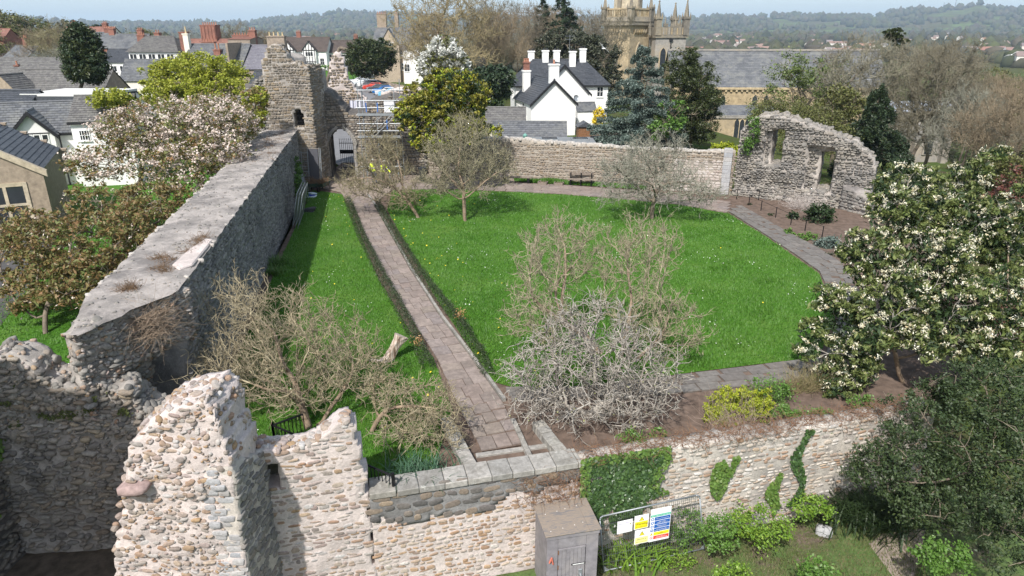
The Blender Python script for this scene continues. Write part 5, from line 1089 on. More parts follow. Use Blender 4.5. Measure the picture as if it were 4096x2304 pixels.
# --- houses on the left
sb = M['sandst'] = stone('brown_house_stone', [(.30,.24,.18),(.36,.29,.22),(.27,.22,.18),(.40,.33,.25)], grain=4)
hs = House('stone_hall', 'brown stone gabled hall with a dark slate roof and mullioned window in the left foreground', 'house', (-31.4,38.5,-.3), R(26), 9.2, 7.8, 3.7, 6.5, sb, M['slate_dark'], ridge='y', ov=.05, seed=31, sw=.42, sh=.3)
for f, x0, x1, z0, z1 in (('f', 0, 4.7, 6.7, 3.65),):
    mb = MB(); a = Vector((x0,-4.02,z0)); b = Vector((x1+.1,-4.02,z1)); u = Vector((0,0,-.34)); q = Vector((0,.34,0)); mb.add([a,b,b+u,a+u,a+q,b+q,b+u+q,a+u+q], [(0,1,2,3),(7,6,5,4),(0,4,5,1),(1,5,6,2),(2,6,7,3),(3,7,4,0)]); mb.build('gable_coping', stone('cream_dressing', [(.50,.42,.30),(.55,.47,.36)], grain=4), hs.t)
hs.win('f', 2.7, 1.9, 2.1, 2.4, 2, 2, bpy.data.materials['cream_dressing'], .2)
for k in range(5):
    x = .2+k*.95; z = 5.85-.62*x; MB().box(x,3.75,z-.9,x+.95,4.15,z+.2).box(x-.06,3.7,z+.2,x+1.0,4.2,z+.32).build('crow_step', sb, hs.t)
TH = House('white_gabled_cottage', 'white cottage with a black edged gable over a long leaded window', 'house', (-35.5,52.2,-.3), R(22), 6.4, 5, 3.9, 5.75, WH, M['slate'], ov=.2, seed=33, fascia=BK)
g = House('cottage_gable', 'projecting white gable with black bargeboards on the white cottage', 'house gable', (-34.5,50.2,-.3), R(22), 2.6, 1.6, 4.0, 5.4, WH, M['slate'], ridge='y', ov=.28, seed=34, fascia=BK)
for i in range(4): g.win('f', -.78+i*.5, 3.55, .46, .55, 1, 1, WH, .07, False)
for i in range(2): g.win('f', .22+i*.5, 2.92, .46, .6, 1, 1, WH, .07, False)
g.part(MB().box(-1.05,-.86,3.85,1.0,-.8,3.92).bar((1.55,-.6,-1),(1.55,-.6,3.9),.06,6), 'black_trim', BK)
merge(g, TH)
NX = House('white_old_cottage', 'white house with a mossy old slate roof next to the gabled cottage', 'house', (-30.3,52.6,-.3), R(14), 3.8, 5, 4.7, 6.2, WH, M['slate_old'], ov=.15, seed=35, fascia=BK); NX.win('f', -1.1, 3.7, .7, .75, 4, 2, WH, .05)
fl_ = thing('flat_white_roof', 'building with a wide flat white roof and dark slate skirt behind the white cottages', 'house', (-38.,62,-.3), R(-2)); MB().box(-3.6,-3,-2,3.4,3,5.6).build('wall', M['slate_dark'], fl_); MB().box(-3.2,-2.8,5.6,3.5,3.2,5.78).build('flat_roof', plain('white_membrane', (.60,.60,.57), .7, 0, .08, 1.2), fl_); 
for k in range(3): w = MB().box(-1.6+k*.95,-3.06,4.6,-.75+k*.95,-3,5.25).build('window', WH, fl_); MB().box(-1.52+k*.95,-3.09,4.68,-.83+k*.95,-3.06,5.17).build('pane', plain('sky_lit_glass', (.25,.33,.38), .2), w)  # pale blue pane colour imitates reflected sky
House('slate_rear_range', 'low range with a grey slate roof at the left edge behind the gabled cottage', 'house', (-43,60,-.3), R(-3), 6, 6, 4.2, 6.0, WH, M['slate_dark'], ov=.2, seed=36)
SGH = h = House('stone_gabled_house', 'grey slate roofed house with a brown stone gable at the left edge', 'house', (-46.6,75,-.3), R(-4), 10, 6, 4.3, 6.9, sb, M['slate_old'], ov=.1, seed=37); 
h = House('stone_cross_gable', 'x', 'x', (-50.5,72,-.3), R(-4), 4.2, 3, 4.2, 6.6, sb, M['slate_old'], ridge='y', ov=.1, seed=38); merge(h, SGH)
h = House('long_slate_house', 'long grey slate roof stretching behind the dark conifer on the left', 'house', (-62,90,-.3), R(-1), 17, 7, 5.4, 7.5, M['cream_paint'], M['slate_old'], ov=.2, seed=39, sw=.5, sh=.34); h.chim(1., -1.5, .5, .4, 5.5, 6.6, M['brick'], 1)
h = House('white_side_house', 'white gabled outhouse with slate roof below the tall dark conifer', 'house', (-40.5,72,-.3), R(-10), 5, 5, 3.4, 5., WH, M['slate'], ov=.15, seed=40)
h = House('white_hip_house', 'white gable end of a house behind bare trees at the far left', 'house', (-83,124,-.3), R(-35), 9, 7, 5.5, 8.2, WH, M['slate'], ov=.2, seed=41, sw=.5, sh=.35); h.chim(0, 0, 1.2, .7, 7.5, 9.4, M['brick'], 3)
h = House('white_balcony_house', 'white two storey house with a wide strip of windows and a mossy tiled roof', 'house', (-49.9,103,-.3), R(3), 6.6, 6, 8.1, 9.9, WH, M['slate_old'], ov=.3, seed=42, hip=1.6)
for i in range(5): h.win('f', -2.7+i*1.25, 7.2, 1.05, 1.05, 2, 1, WH, .09)
h.win('f', -2.2, 3.6, .8, 2.2, 1, 1); h.part(MB().box(-3.5,-4.1,4.95,3.4,-3,5.1), 'balcony_floor', BK)
for k in range(12): h.part(MB().box(-3.9-.05*k,-3.9-.12*k,4.9-k*.27,-3.1-.05*k,-3.7-.12*k,4.95-k*.27), 'stair_tread', BK)
h.chim(3.9, -1.2, 1.1, .8, 5, 10.4, M['brick'], 0)
h = House('blue_slate_wing', 'low wing with blue grey slate roof below the white balcony house', 'house', (-46.5,92.5,-.3), R(3), 6, 5, 4.9, 7.2, M['cream_paint'], M['slate'], ov=.2, seed=43)
h = House('white_low_house', 'low white house with dark slate roof left of the balcony house', 'house', (-59.5,113,-.3), R(5), 6.5, 5, 6.2, 8., WH, M['slate_dark'], ov=.2, seed=44); [h.win('f', -2+i*1.3, 5.2, .9, .9, 2, 1) for i in range(4)]
h = House('slate_terrace', 'long terrace with grey slate roof and chimneys above the yellow green tree', 'house', (-39.8,99,-.3), R(-3), 8, 8, 6., 8.95, sb, M['slate'], ov=.2, seed=45, sw=.42, sh=.34)
h.chim(-4.3, -.6, .7, .7, 6.6, 10.2, M['cream_paint'], 1, M['buff_pot'], .8); h.chim(.2, -1.6, .9, .6, 7, 8.2, M['brick'], 2, M['terracotta'], .7); h.part(MB().box(2.6,-4.3,6,2.9,.2,9.2), 'party_wall', sb)
h = House('purple_slate_terrace', 'purple slate roofed end of the terrace next to the gate tower', 'house', (-33.5,99,-.3), R(-3), 5, 8, 6., 8.8, sb, M['slate_purple'], ov=.2, seed=46, sw=.42, sh=.34); h.chim(1.6, -.4, 2.4, .8, 6.6, 9.9, sb, 4, M['buff_pot'], .4)
h = House('dark_slate_annex', 'small dark slate roof with a row of rooflights left of the gate tower', 'house', (-24.5,76,-.3), R(-12), 6, 5, 4.6, 6.6, sb, M['slate_dark'], ov=.2, seed=47)
h = House('yellow_brick_house', 'yellowish brick chimney block showing behind the top of the gate tower', 'house', (-26.6,84,-.3), 0, 2.6, 4, 5.6, 6.0, M['sandst'], M['slate'], ov=.1, seed=48); h.chim(.0, -1.2, 2.2, 1., 5, 7.8, sb, 4, M['terracotta'], .5)
# red brick villa with the big chimney stacks
VIL = h = House('red_brick_villa', 'large red brick villa with clustered tall chimney stacks on the skyline', 'house', (-57,133,-.3), R(-3), 17, 9, 6.5, 9.2, M['brick'], M['tile_red'], ov=.2, seed=51, sw=.6, sh=.5)
h.chim(2.0, .2, 2.8, 2., 6, 11.5, M['brick'], 7, M['terracotta'], .4); h.chim(-8, .2, .9, .9, 6, 10.2, M['brick'], 2); h.chim(7.5, .5, 3., 1.2, 6, 9.8, M['brick'], 6, None, .3); h.chim(3.4, -4, 2.2, 1, 4, 8.7, M['brick'], 4); h.chim(-11, 0, 1.3, 1.0, 4, 9.8, M['brick'], 4, None, .3)
for k in range(5): h.part(MB().box(.72+k*.62,-.9,9.3,.84+k*.62,-.78,11.4), 'pilaster', M['brick'])
h = House('brick_cross_gable', 'red brick gable in front of the villa chimneys', 'house gable', (-58.4,127.5,-.3), R(-3), 5.2, 3, 6.6, 9.3, M['brick'], M['tile_brown'], ridge='y', ov=.1, seed=52); merge(h, VIL)
h = House('red_brick_end_block', 'mottled brick block at the right end of the villa', 'house', (-48.,131,-.3), R(-3), 4, 6, 9.2, 9.6, sb, M['tile_red'], ov=.1, seed=53, sw=.6, sh=.5); h.chim(1.4, 0, 1.2, .9, 8, 10.6, M['brick'], 3)
for i, (x, y, w_, he, hr, rm, wl, lb) in enumerate([(-75,142,9,7.6,10.,'slate','brick','slate roofed brick house with two chimneys left of the villa'),(-86,150,9,7.5,10.3,'slate','brick','brick house with tall twin chimneys behind the white balcony house'),(-118,162,16,7.5,11,'tile_red','brick','red tiled house on the rise at the far left'),(-128,150,12,5.8,8.4,'tile_brown','sandst','brown roofed house below the red tiled one at the left edge'),(-98,170,12,8.5,11.4,'tile_red','cream_paint','red roofed house just right of the tall dark conifer'),(-104,142,14,5.5,8.,'tile_brown','cream_paint','dull brown roofs in the middle distance at far left')]):
    h = House('brick_house' if wl == 'brick' else 'roofed_house', lb, 'house', (x,y,-.3), R((-5,4,-12,8,-6,0,3)[i]), w_, 8, he, hr, M[wl], M[rm], ov=.2, seed=60+i, sw=.6, sh=.5)
    h.chim(-w_*.33, 0, 1.1, .8, hr-1.5, hr+.9, M['brick'], 3, None, .3); h.chim(w_*.3, .2, 1.1, .8, hr-1.5, hr+.7, M['brick'], 3, None, .3)
    for k in range(3): h.win('f', -w_*.3+k*w_*.3, he-1.4, 1.1, 1.3, 2, 1)
# half timbered houses beyond the green
HT = h = House('half_timbered_house', 'black and white half timbered house with brown tiled roof beyond the car park green', 'house', (-58.5,203,-.3), R(-2), 15, 8, 5.4, 8.9, WH, M['tile_brown'], ov=.3, seed=71, sw=.8, sh=.6)
h.chim(-1, .2, 1.2, .8, 8.3, 10.2, M['brick'], 3)
for x in (-2.6, 3.2):
    g = House('timbered_gable', 'black and white timbered gable dormer, '+('left' if x < 0 else 'right')+' one of the pair', 'house gable', (-58.8+x,198.6,-.3), R(-2), 3.6, 1.4, 5.8, 7.9, WH, M['tile_brown'], ridge='y', ov=.15, seed=72, fascia=BK, sw=.8, sh=.6)
    for sx in (-1.5,-.75,0,.75,1.5): g.part(MB().box(sx-.09,-.78,-.5,sx+.09,-.7,5.8+(1-abs(sx)/1.9)*1.6), 'timber_stud', BK)
    for z in (2.6,5.6): g.part(MB().box(-1.8,-.8,z-.1,1.8,-.71,z+.1), 'timber_rail', BK)
    g.win('f', 0, 1.6, 2.6, 1.5, 4, 1, WH, .1); g.win('f', 0, 4.6, 2.2, 1.2, 3, 1, WH, .1); merge(g, HT)
h.win('f', 6.2, 2.6, 1.2, 1.8); h.win('f', -6.3, 2.6, 1.4, 1.8)
h = House('long_white_house', 'long low white house with brown roof joined to the half timbered one', 'house', (-45,205,-.3), R(-2), 14, 7, 5., 8., WH, M['tile_brown'], ov=.3, seed=74, sw=.8, sh=.6); [h.win('f', -5.3+i*3.4, 3.5, 2.2 if i == 0 else 1.2, 1.6, 2, 1, BK, .12) for i in range(4)]; h.chim(1., 0, 1.1, .8, 7, 9.2, M['brick'], 3)
VS = h = House('victorian_stone_house', 'tall stone house with steep gables and high chimneys half hidden by bare trees', 'house', (-26.5,172,-.3), R(-4), 11, 9, 7.5, 11.2, sb, M['slate'], ov=.2, seed=75, sw=.6, sh=.45); h.chim(-4.2, .5, 2.2, .9, 9, 14.2, sb, 5); h.chim(-1, 2, .9, .9, 9, 14.4, sb, 1); [h.win('f', x_, z_, 1.1, 1.6) for x_ in (1.6, 4.0) for z_ in (6.0, 2.8)]; [h.win('r', x_, z_, 1.1, 1.6) for x_ in (-2., 1.5) for z_ in (5.8, 2.6)]
g = House('victorian_gable', 'steep stone front gable with white windows of the tall stone house', 'house gable', (-28.2,167.3,-.3), R(-4), 4.6, 1.6, 7.4, 11.0, sb, M['slate'], ridge='y', ov=.2, seed=76, sw=.6, sh=.45); g.win('f', -.5, 7.4, .9, 1.5); g.win('f', .6, 7.4, .9, 1.5); merge(g, VS)
h = House('white_rear_house', 'white rendered house wall glimpsed through the blossom and bare twigs', 'house', (-20.8,160,-.3), R(-4), 5.5, 6, 7.0, 8.6, WH, M['slate'], ov=.2, seed=77, sw=.6, sh=.45); h.win('f', -2, 3, 1.2, 1.6)
# far terraces across the valley
rs = np.random.default_rng(91)
fw_ = [leaf('far_wall', [(.75,.73,.70),(.62,.58,.52),(.70,.66,.6),(.40,.25,.2)], 0, .9), leaf('far_roof', [(.25,.13,.10),(.20,.19,.19),(.30,.17,.12),(.17,.15,.15)], 0, .9)]
fm = []
for k in range(4):
    w, d, he, hr = [(9,7,5.5,8.5),(14,8,5.5,8.6),(8,8,6,9),(24,9,5.5,8)][k]
    me = MB().box(-w/2,-d/2,-3,w/2,d/2,he).mesh('far_house', fw_[0]); bm = bmesh.new(); bm.from_mesh(me)
    vs = [bm.verts.new(c) for c in ((-w/2-.3,-d/2-.4,he-.2),(w/2+.3,-d/2-.4,he-.2),(w/2+.3,0,hr),(-w/2-.3,0,hr),(w/2+.3,d/2+.4,he-.2),(-w/2-.3,d/2+.4,he-.2))]
    for q in ((0,1,2,3),(3,2,4,5)): f_ = bm.faces.new([vs[i] for i in q]); f_.material_index = 1
    for q in ((0,3,5),(1,4,2)): f_ = bm.faces.new([vs[i] for i in q]); f_.material_index = 0
    bm.to_mesh(me); bm.free(); me.materials.append(fw_[1]); fm.append(me)
n = 0
while n < 260:
    az = rs.uniform(-28, 38); ry = rs.choice([rs.uniform(520, 900), rs.uniform(1000, 1700), rs.uniform(1700, 2500)], p=[.25,.5,.25])
    if noise.noise(Vector((az*.22, ry*.003, 7))) < -.05: continue
    if -20 > az: continue
    x, y = ry*sin(R(az)), ry*cos(R(az)); o = bpy.data.objects.new('far_house', fm[rs.integers(0, 4)]); C.objects.link(o); o.location = (x, y, terrain_z(x, y)+2.5); o.rotation_euler = (0, 0, rs.uniform(-.5, .5))
    o.scale = (1, 1, 1); tag(o, 'tiny pale house of the town across the valley', 'house', 'far houses across the valley'); n += 1
for x, y, hh in ((2560,4380,60),(2640,4400,85)):
    mt_ = thing('radio_mast', 'thin lattice radio mast on the highest hill, '+('left shorter' if hh == 60 else 'right taller')+' of two', 'mast', (x,y,terrain_z(x,y)-4))
    mb = MB(); [mb.bar((sx*2.2,sy*2.2,0),(0,0,hh),1.0,4) for sx in (-1,1) for sy in (-1,1)]; mb.build('lattice', M['galv'], mt_)

# ================================================================ BACKGROUND TREES
TZ = terrain_z
TB = (M['bark'], M['twig_brown'])
# left of the long wall
leafy_tree('pink_cherry_tree', 'wide cherry tree in pale pink blossom beyond the long wall', (-22,39,-.3), [(-18.67, 38, 5.32, 4.13, 2.96, 1.8), (-17.06, 40, 5.49, 2.51, 2.08, 1.65), (-20.84, 38, 5.32, 1.96, 1.6, 1.24), (-15.19, 36, 4.36, 1.46, 1.38, 1.29), (-17.1, 35, 3.92, 2.45, 1.86, 1.27), (-21.75, 36, 3.94, 1.89, 1.43, 0.97), (-17.08, 43, 5.36, 1.1, 1.06, 1.01)], [(LF['bronze'], .35, 'crown', .8), (LF['pink'], .85, 'blossom', .62), (LF['olive'], .2, 'leaf_clusters', .8)], 201, 24000, .21, .7, None, 'tree', .25, (M['bark'], M['twig_brown']), 800, .075, .55, .35, r_tip=.018, n_attr=500)
leafy_tree('bronze_cherry_tree', 'spreading cherry tree with bronze and green young leaves in the left foreground garden', (-17.75,23.7,-.3), [(-17.66, 27, 2.3, 2.95, 2.16, 1.36), (-19.62, 27.5, 2.33, 2.16, 1.69, 1.21), (-16.68, 29, 2.6, 1.57, 1.33, 1.08), (-17.95, 25, 1.29, 1.78, 1.33, 0.88), (-16.66, 25.5, 1.45, 1.57, 1.19, 0.81), (-17.23, 32, 2.96, 1.52, 1.25, 0.98), (-19.55, 32, 2.77, 2.28, 1.58, 0.88), (-19.95, 26, 1.61, 1.12, 1.18, 1.24), (-20.65, 28, 2.88, 1.18, 0.94, 0.7), (-16.03, 30, 2.15, 1.35, 1.19, 1.03), (-16.63, 33, 2.53, 1.18, 1.04, 0.91), (-16.38, 28, 1.46, 1.2, 1.0, 0.8), (-18.82, 24.5, 0.82, 1.15, 0.93, 0.71), (-16.66, 24.3, 1.07, 1.29, 0.96, 0.63)], [(LF['bronze'], 1, 'crown', 1), (LF['pink'], .03, 'blossom', .6)], 202, 34000, .18, .42, None, 'tree', .22, (M['bark'], M['twig_brown']), 1000, .075, .5, .35, drop=.3, r_tip=.014, n_attr=520)
leafy_tree('acer_tree', 'broad yellow green maple with layered foliage left of the gate tower', (-28,57,-.3), [(-25.27, 57, 7.4, 3.48, 2.48, 1.47), (-27.28, 57, 6.79, 2.54, 2.01, 1.48), (-22.7, 56, 7.15, 2.18, 1.81, 1.45), (-24.84, 54, 5.82, 3.34, 2.3, 1.26), (-21.45, 54, 6.11, 1.82, 1.54, 1.25), (-27.72, 55, 6.03, 1.54, 1.33, 1.12), (-26.21, 58, 8.26, 1.6, 1.1, 0.6)], [(LF['lime'], 1, 'crown', 1)], 203, 34000, .19, .55, None, 'tree', .25, (M['bark'], M['bark']), 500, .085, .5, .55, r_tip=.025, n_attr=420)
bush('lime_green_bush', 'small yellow green tree crown left of the pink cherry', (-33,52,-.3), [(-29.39, 51, 5.8, 1.15, 0.96, 0.77), (-28.92, 52, 5.85, 0.88, 0.78, 0.67)], LF['lime'], 204, 2600, .22, cl=80)
leafy_tree('yellow_green_tree', 'yellow green tree crowding the left flank of the gate tower', (-18.5,45,-.3), [(-16.49, 45, 5.86, 0.89, 1.03, 1.18), (-16.63, 44, 4.99, 0.88, 0.83, 0.78), (-16.37, 46, 6.51, 0.52, 0.53, 0.53)], [(LF['lime'], .7, 'crown', 1), (LF['bronze'], .3, 'young_leaves', 1)], 205, 5000, .2, .5, None, 'tree', .12, None, 120, .1)
leafy_tree('dark_yew_tree', 'tall dark egg shaped yew standing among the roofs on the left', (-43.6,69,-.3), [(-41.01, 69, 7.84, 1.98, 2.13, 2.29), (-40.96, 69, 9.27, 1.59, 1.68, 1.76), (-40.86, 68.5, 6.7, 1.9, 1.5, 1.1), (-41.02, 69, 10.33, 0.83, 0.84, 0.86), (-39.96, 68.5, 7.31, 1.29, 1.35, 1.41)], [(LF['spruce'], .6, 'crown', 1), (LF['yew'], .5, 'needles', 1)], 206, 36000, .26, .4, None, 'tree', .5, None, 500, .1, .5, .3, drop=.6, r_tip=.05)
leafy_tree('evergreen_oak', 'wide dark grey green evergreen oak behind the chimneys of the white house', (8,122,-3), [(9.57, 122, 5.79, 5.73, 5.3, 4.88), (14.76, 120, 4.92, 3.66, 3.96, 4.26), (5.85, 122, 6.43, 3.36, 3.35, 3.34), (11.6, 123, 8.31, 4.05, 3.14, 2.23), (12.77, 119, 2.12, 4.66, 4.39, 4.13), (16.73, 119, 2.75, 1.99, 2.71, 3.43), (8.21, 123, 8.94, 2.02, 1.71, 1.39)], [(LF['holm'], 1, 'crown', 1)], 440, 42000, .38, .5, None, 'tree', .6, None, 600, .08, .5, .35, r_tip=.06)
bare_tree('grey_bare_tree', 'large grey bare tree with dark forked limbs right of the nave', (33.5,80,-4.5), [(39.73, 80, 5.72, 5.12, 4.29, 3.45), (36.68, 80, 5.29, 2.45, 2.61, 2.77), (43.21, 80, 6.14, 2.44, 2.6, 2.76), (39.63, 80, 8.66, 3.08, 2.22, 1.36), (39.26, 79, 3.22, 3.56, 2.47, 1.38)], (M['bark'], leaf('grey_olive_twig', [(.20,.185,.13),(.27,.25,.18),(.16,.145,.105)], 0, .9)), 441, 900, .55, 3.6, .95, .026, (.1,0,1), None, tw=(4,1.,.5), rmax=.5, hollow=.15, thick=.08, curl=.4, wig=.22, expo=2.05)
leafy_tree('hillside_tree', 'olive budding trees crown on the wooded rise at the top left corner', (-112,178,-.3), [(-118.89, 178, 10.98, 7.26, 5.03, 2.8), (-125.28, 182, 11.91, 4.45, 3.56, 2.66), (-109.23, 170, 9.65, 4.64, 3.56, 2.49), (-116.77, 170, 9.22, 5.57, 3.75, 1.92)], [(LF['olive'], .7, 'crown', 1), (LF['yew'], .3, 'needles', 1)], 451, 12000, .5, .5, None, 'tree', .4, None, 220, .09, .5, .4, r_tip=.05)
bare_tree('birch_tree', 'pale stemmed bare birch with a haze of twigs left of the tall dark yew', (-70,120,-.3), [(-76.16, 120, 8.36, 2.63, 2.84, 3.06), (-79.93, 122, 7.7, 2.01, 2.21, 2.42), (-74.42, 120, 10.21, 1.44, 1.73, 2.03)], (leaf('birch_bark', [(.45,.43,.40),(.36,.34,.31)], 0, .9), leaf('birch_twig', [(.22,.20,.11),(.28,.25,.14),(.19,.17,.10)], 0, .9)), 452, 420, .7, 4, 1.2, .03, (0,0,1), None, tw=(4,1.2,.3), rmax=.3, thick=.08)
for k, (px, w) in enumerate(((172,24),(242,17))):
    pp = ((-112.12, 185, 11.75, 2.61, 1.93, 1.25), (-105.29, 185, 10.81, 1.81, 1.48, 1.14))[k]; leafy_tree('scots_pine', ('broader','narrower')[k]+' dark pine crown on the skyline beside the tall yew', (pp[0], pp[1], -.3), [pp, (pp[0]-2, pp[1], pp[2]-2.2, pp[3]*.7, pp[4]*.7, pp[5]*.8), (pp[0]+2.5, pp[1], pp[2]-2.8, pp[3]*.6, pp[4]*.6, pp[5]*.7)], [(LF['spruce'], 1, 'crown', 1)], 453+k, 2600, .6, .5, None, 'tree', .35, None, 60, .12, .5, .4, r_tip=.06)
# templates for the wood
def lum(k, x, y, z, s): return [(x+a*s, y+b*s, z+c*s, r1*s, r1*s, r2*s) for a, b, c, r1, r2 in k]
CR = [[(0,0,7,3.4,3),(2.4,.5,5.6,2.2,2.2),(-2.5,-.4,5.4,2.3,2.2),(.2,2.2,8.4,2.,2.),(-.6,-2,8.2,2.,2.)],
      [(0,0,8,2.6,3.4),(1.4,1,5.5,2.,2.2),(-1.5,.4,6,2.1,2.4),(.2,.2,10.6,1.5,2.)],
      [(0,0,6,4,2.6),(3,1,5,2.2,1.8),(-3,0,5.2,2.4,1.8),(1,-1,7.6,2.5,1.9),(-1,1.4,7.9,2.4,1.6)]]
bt = []
for k in range(4):
    x, y = [(52,86),(41,93),(70,96),(46,70)][k]; z = TZ(x, y)
    tm = [(M['bark'], leaf('wood_twig_%d' % k, c, 0, .9)) for c in ([(.17,.15,.10),(.23,.205,.145),(.14,.125,.09)],[(.15,.13,.095),(.21,.18,.13)],[(.20,.155,.10),(.26,.21,.14)],[(.19,.185,.14),(.25,.245,.19)])][k]
    bt.append(bare_tree('bare_tree', ['large grey bare tree with a forked trunk right of the cathedral roof', 'bare brown tree in front of the cathedral roof', 'bare reddish brown tree in the wood on the right', 'greyish bare tree behind the ruined hall wall'][k], (x, y, z), lum(CR[k % 3], x, y, z, [1.75,1.2,1.5,1.1][k]), tm, 300+k, 620, .62, 4.2, 1.15, .026, (0,0,1), None, tw=(4,1.25,.5), rmax=.5, hollow=.2, thick=.08, curl=.4, wig=.2))
lt = []; LF['spring'] = G_('spring_green_leaf', [(.12,.17,.045),(.16,.21,.06),(.10,.14,.04),(.19,.22,.07)], .3)
for k, (nm, lb, mt, x, y, s) in enumerate([('leafing_tree','green leafing tree in front of the cathedral nave','spring',36,87,1.35),('olive_budding_tree','olive green budding thicket tree behind the ruin','olive',30,64,.75),('holm_oak_tree','dark grey green evergreen oak on the rise at far left','holm',-100,176,.8),('budding_tree','olive budding tree on the slope at far left','olive',-96,128,1.3)]):
    z = TZ(x, y)
    lt.append(leafy_tree(nm, lb, (x, y, z), lum(CR[(k+2) % 3], x, y, z, s), [(LF[mt], 1, 'crown', 1)], 320+k, [9000,11000,15000,8000][k], [.28,.24,.4,.32][k], .55, None, 'tree', .35, TB, [110,260,420,200][k], .12, .55, .35, r_tip=.035))
def conifer(name, label, base, h, r0, seed, mt, n=7000, size=.5, tiers=18, droop=.25, cat='tree', gap=.0, pw_=.9, top=0., layer=False):
    rs = np.random.default_rng(seed); t = thing(name, label, cat, base, 0); b = np.array(base, float)
    adopt(link('trunk', MB().bar((base[0], base[1], base[2]-.5), (base[0], base[1], base[2]+h*.97), .022*h, 7, .01).mesh('trunk', M['bark'])), t)
    PP = []; A = []; B = []
    nb = int(tiers*8)
    for i in range(nb):
        f = (i+rs.random())/nb
        if layer: f = min(.98, (math.floor(f*tiers)+.5+rs.normal()*.3)/tiers)
        z = h*(.06+.92*f); L = r0*(1-f)**pw_*rs.uniform(.7, 1.15)+.15+top*(1-f); a = rs.uniform(0, 2*pi); d = np.array([cos(a), sin(a)])
        m = max(3, int(n/nb*(1.9*(1-f)+.2))); s_ = rs.random(m)**.6; c = np.empty((m, 3)); wob = rs.normal(size=m)*.16*L*(1.1-s_)
        c[:, 0] = b[0]+d[0]*s_*L-d[1]*wob; c[:, 1] = b[1]+d[1]*s_*L+d[0]*wob; c[:, 2] = b[2]+z-droop*L*s_**1.5+rs.normal(size=m)*(.022 if layer else .05)*r0
        PP.append(c); A.append([b[0], b[1], b[2]+z]); B.append([b[0]+d[0]*L*.9, b[1]+d[1]*L*.9, b[2]+z-droop*L*.85])
    adopt(link('branches', np_mesh('branches', *tubes(A, B, np.full(nb, .012*r0+.02), np.full(nb, .01), 4), M['bark'])), t)
    for k, (mm, sh) in enumerate(mt): 
        P_ = np.concatenate(PP); P_ = P_[rs.random(len(P_)) < sh]; adopt(link('foliage', np_mesh('foliage', *leaves(P_, size, .35, .45, rs, .15), mm)), t)
    return t
conifer('blue_cedar', 'tall blue green cedar with layered drooping boughs right of the white house', (11.3,62,-2), 11.4, 5.8, 401, [(LF['bluegreen'], 1.)], 95000, .20, 13, .07, pw_=.75, layer=True)
leafy_tree('yew_tree', 'broad dark olive yew beside the blue cedar', (17,67,-3.5), [(17.06, 67, 4.33, 2.49, 3.29, 4.1), (15.88, 67, 7.03, 1.71, 1.91, 2.11), (18.03, 66, 3.34, 1.72, 2.4, 3.09), (14.9, 65, 2.36, 1.67, 1.98, 2.3), (16.71, 67, 8.09, 0.81, 0.86, 0.92)], [(LF['yew'], 1, 'crown', 1)], 402, 52000, .21, .35, None, 'tree', .4, None, 600, .09, .5, .3, drop=.4, r_tip=.04)
leafy_tree('green_sapling', 'bright green young tree between the blue cedar and the yew', (13.5,60,-2), [(13.7, 60, 3.66, 1.36, 1.39, 1.41), (12.57, 59, 2.45, 1.01, 0.94, 0.87)], [(LF['mid'], 1, 'crown', 1)], 403, 2200, .25, .55, None, 'tree', .1, None, 60, .12)
conifer('dark_conifer', 'dark pyramidal conifer right of the ruined hall wall', (29.6,57,-2.2), 8.6, 3.3, 404, [(LF['spruce'], 1.), (LF['yew'], .25)], 42000, .24, 14, .35, pw_=.62)
conifer('dark_conifer_bush', 'lower dark evergreen to the right of the pyramidal conifer', (32.8,59,-2), 4.4, 2.4, 405, [(LF['spruce'], 1.)], 14000, .24, 10, .2, pw_=.55)
leafy_tree('flat_topped_cedar', 'flat topped dark cedar rising above the bare trees on the right', (47.5,100,TZ(47.5,100)), [(52.47, 100, 10.0, 1.64, 1.16, 0.68), (53.5, 100, 8.98, 1.2, 0.89, 0.57), (52.0, 100, 9.64, 0.98, 0.74, 0.51), (53.51, 100, 8.1, 0.88, 0.67, 0.45)], [(LF['yew'], 1, 'crown', 1)], 406, 3500, .4, .4, None, 'tree', .35, None, 90, .1, .5, .6, r_tip=.05)
for k, (px, py, Y, r_, hh) in enumerate(((1365,8,150,2.6,9),(1418,5,140,4.2,11))):
    p = ((6.27, 150, 11.66), (10.03, 140, 11.58))[k]; conifer('spiky_conifer', ('small spiky conifer on the wooded skyline','larger spiky conifer on the wooded skyline')[k], (p[0], p[1], p[2]-3), hh, r_, 410+k, [(LF['spruce'], 1.)], 3000, .6, 8, .1)
bare_tree('plane_tree', 'huge golden brown bare plane tree whose crown leaves the top of the frame', (-12,108,-.3), [(-9.21, 108, 12.97, 6.99, 5.15, 3.31), (-13.69, 106, 11.32, 4.6, 3.79, 2.97), (-5.25, 110, 11.35, 4.18, 3.63, 3.09), (-10.44, 107, 8.59, 6.45, 4.74, 3.03), (-6.25, 105, 6.99, 4.63, 3.51, 2.39), (-15.31, 104, 8.11, 2.28, 2.47, 2.66), (-8.51, 108, 16.7, 6.33, 4.65, 2.97), (-20.05, 126, 5.63, 2.64, 2.83, 3.02)], (M['bark_tan'], leaf('golden_twig', [(.30,.24,.13),(.36,.30,.17),(.25,.20,.11)], 0, .9)), 420, 1300, .9, 6, 1.6, .035, (.1,0,1), None, tw=(4,1.7,.3), rmax=.75, hollow=.1, thick=.12, curl=.4, wig=.2)
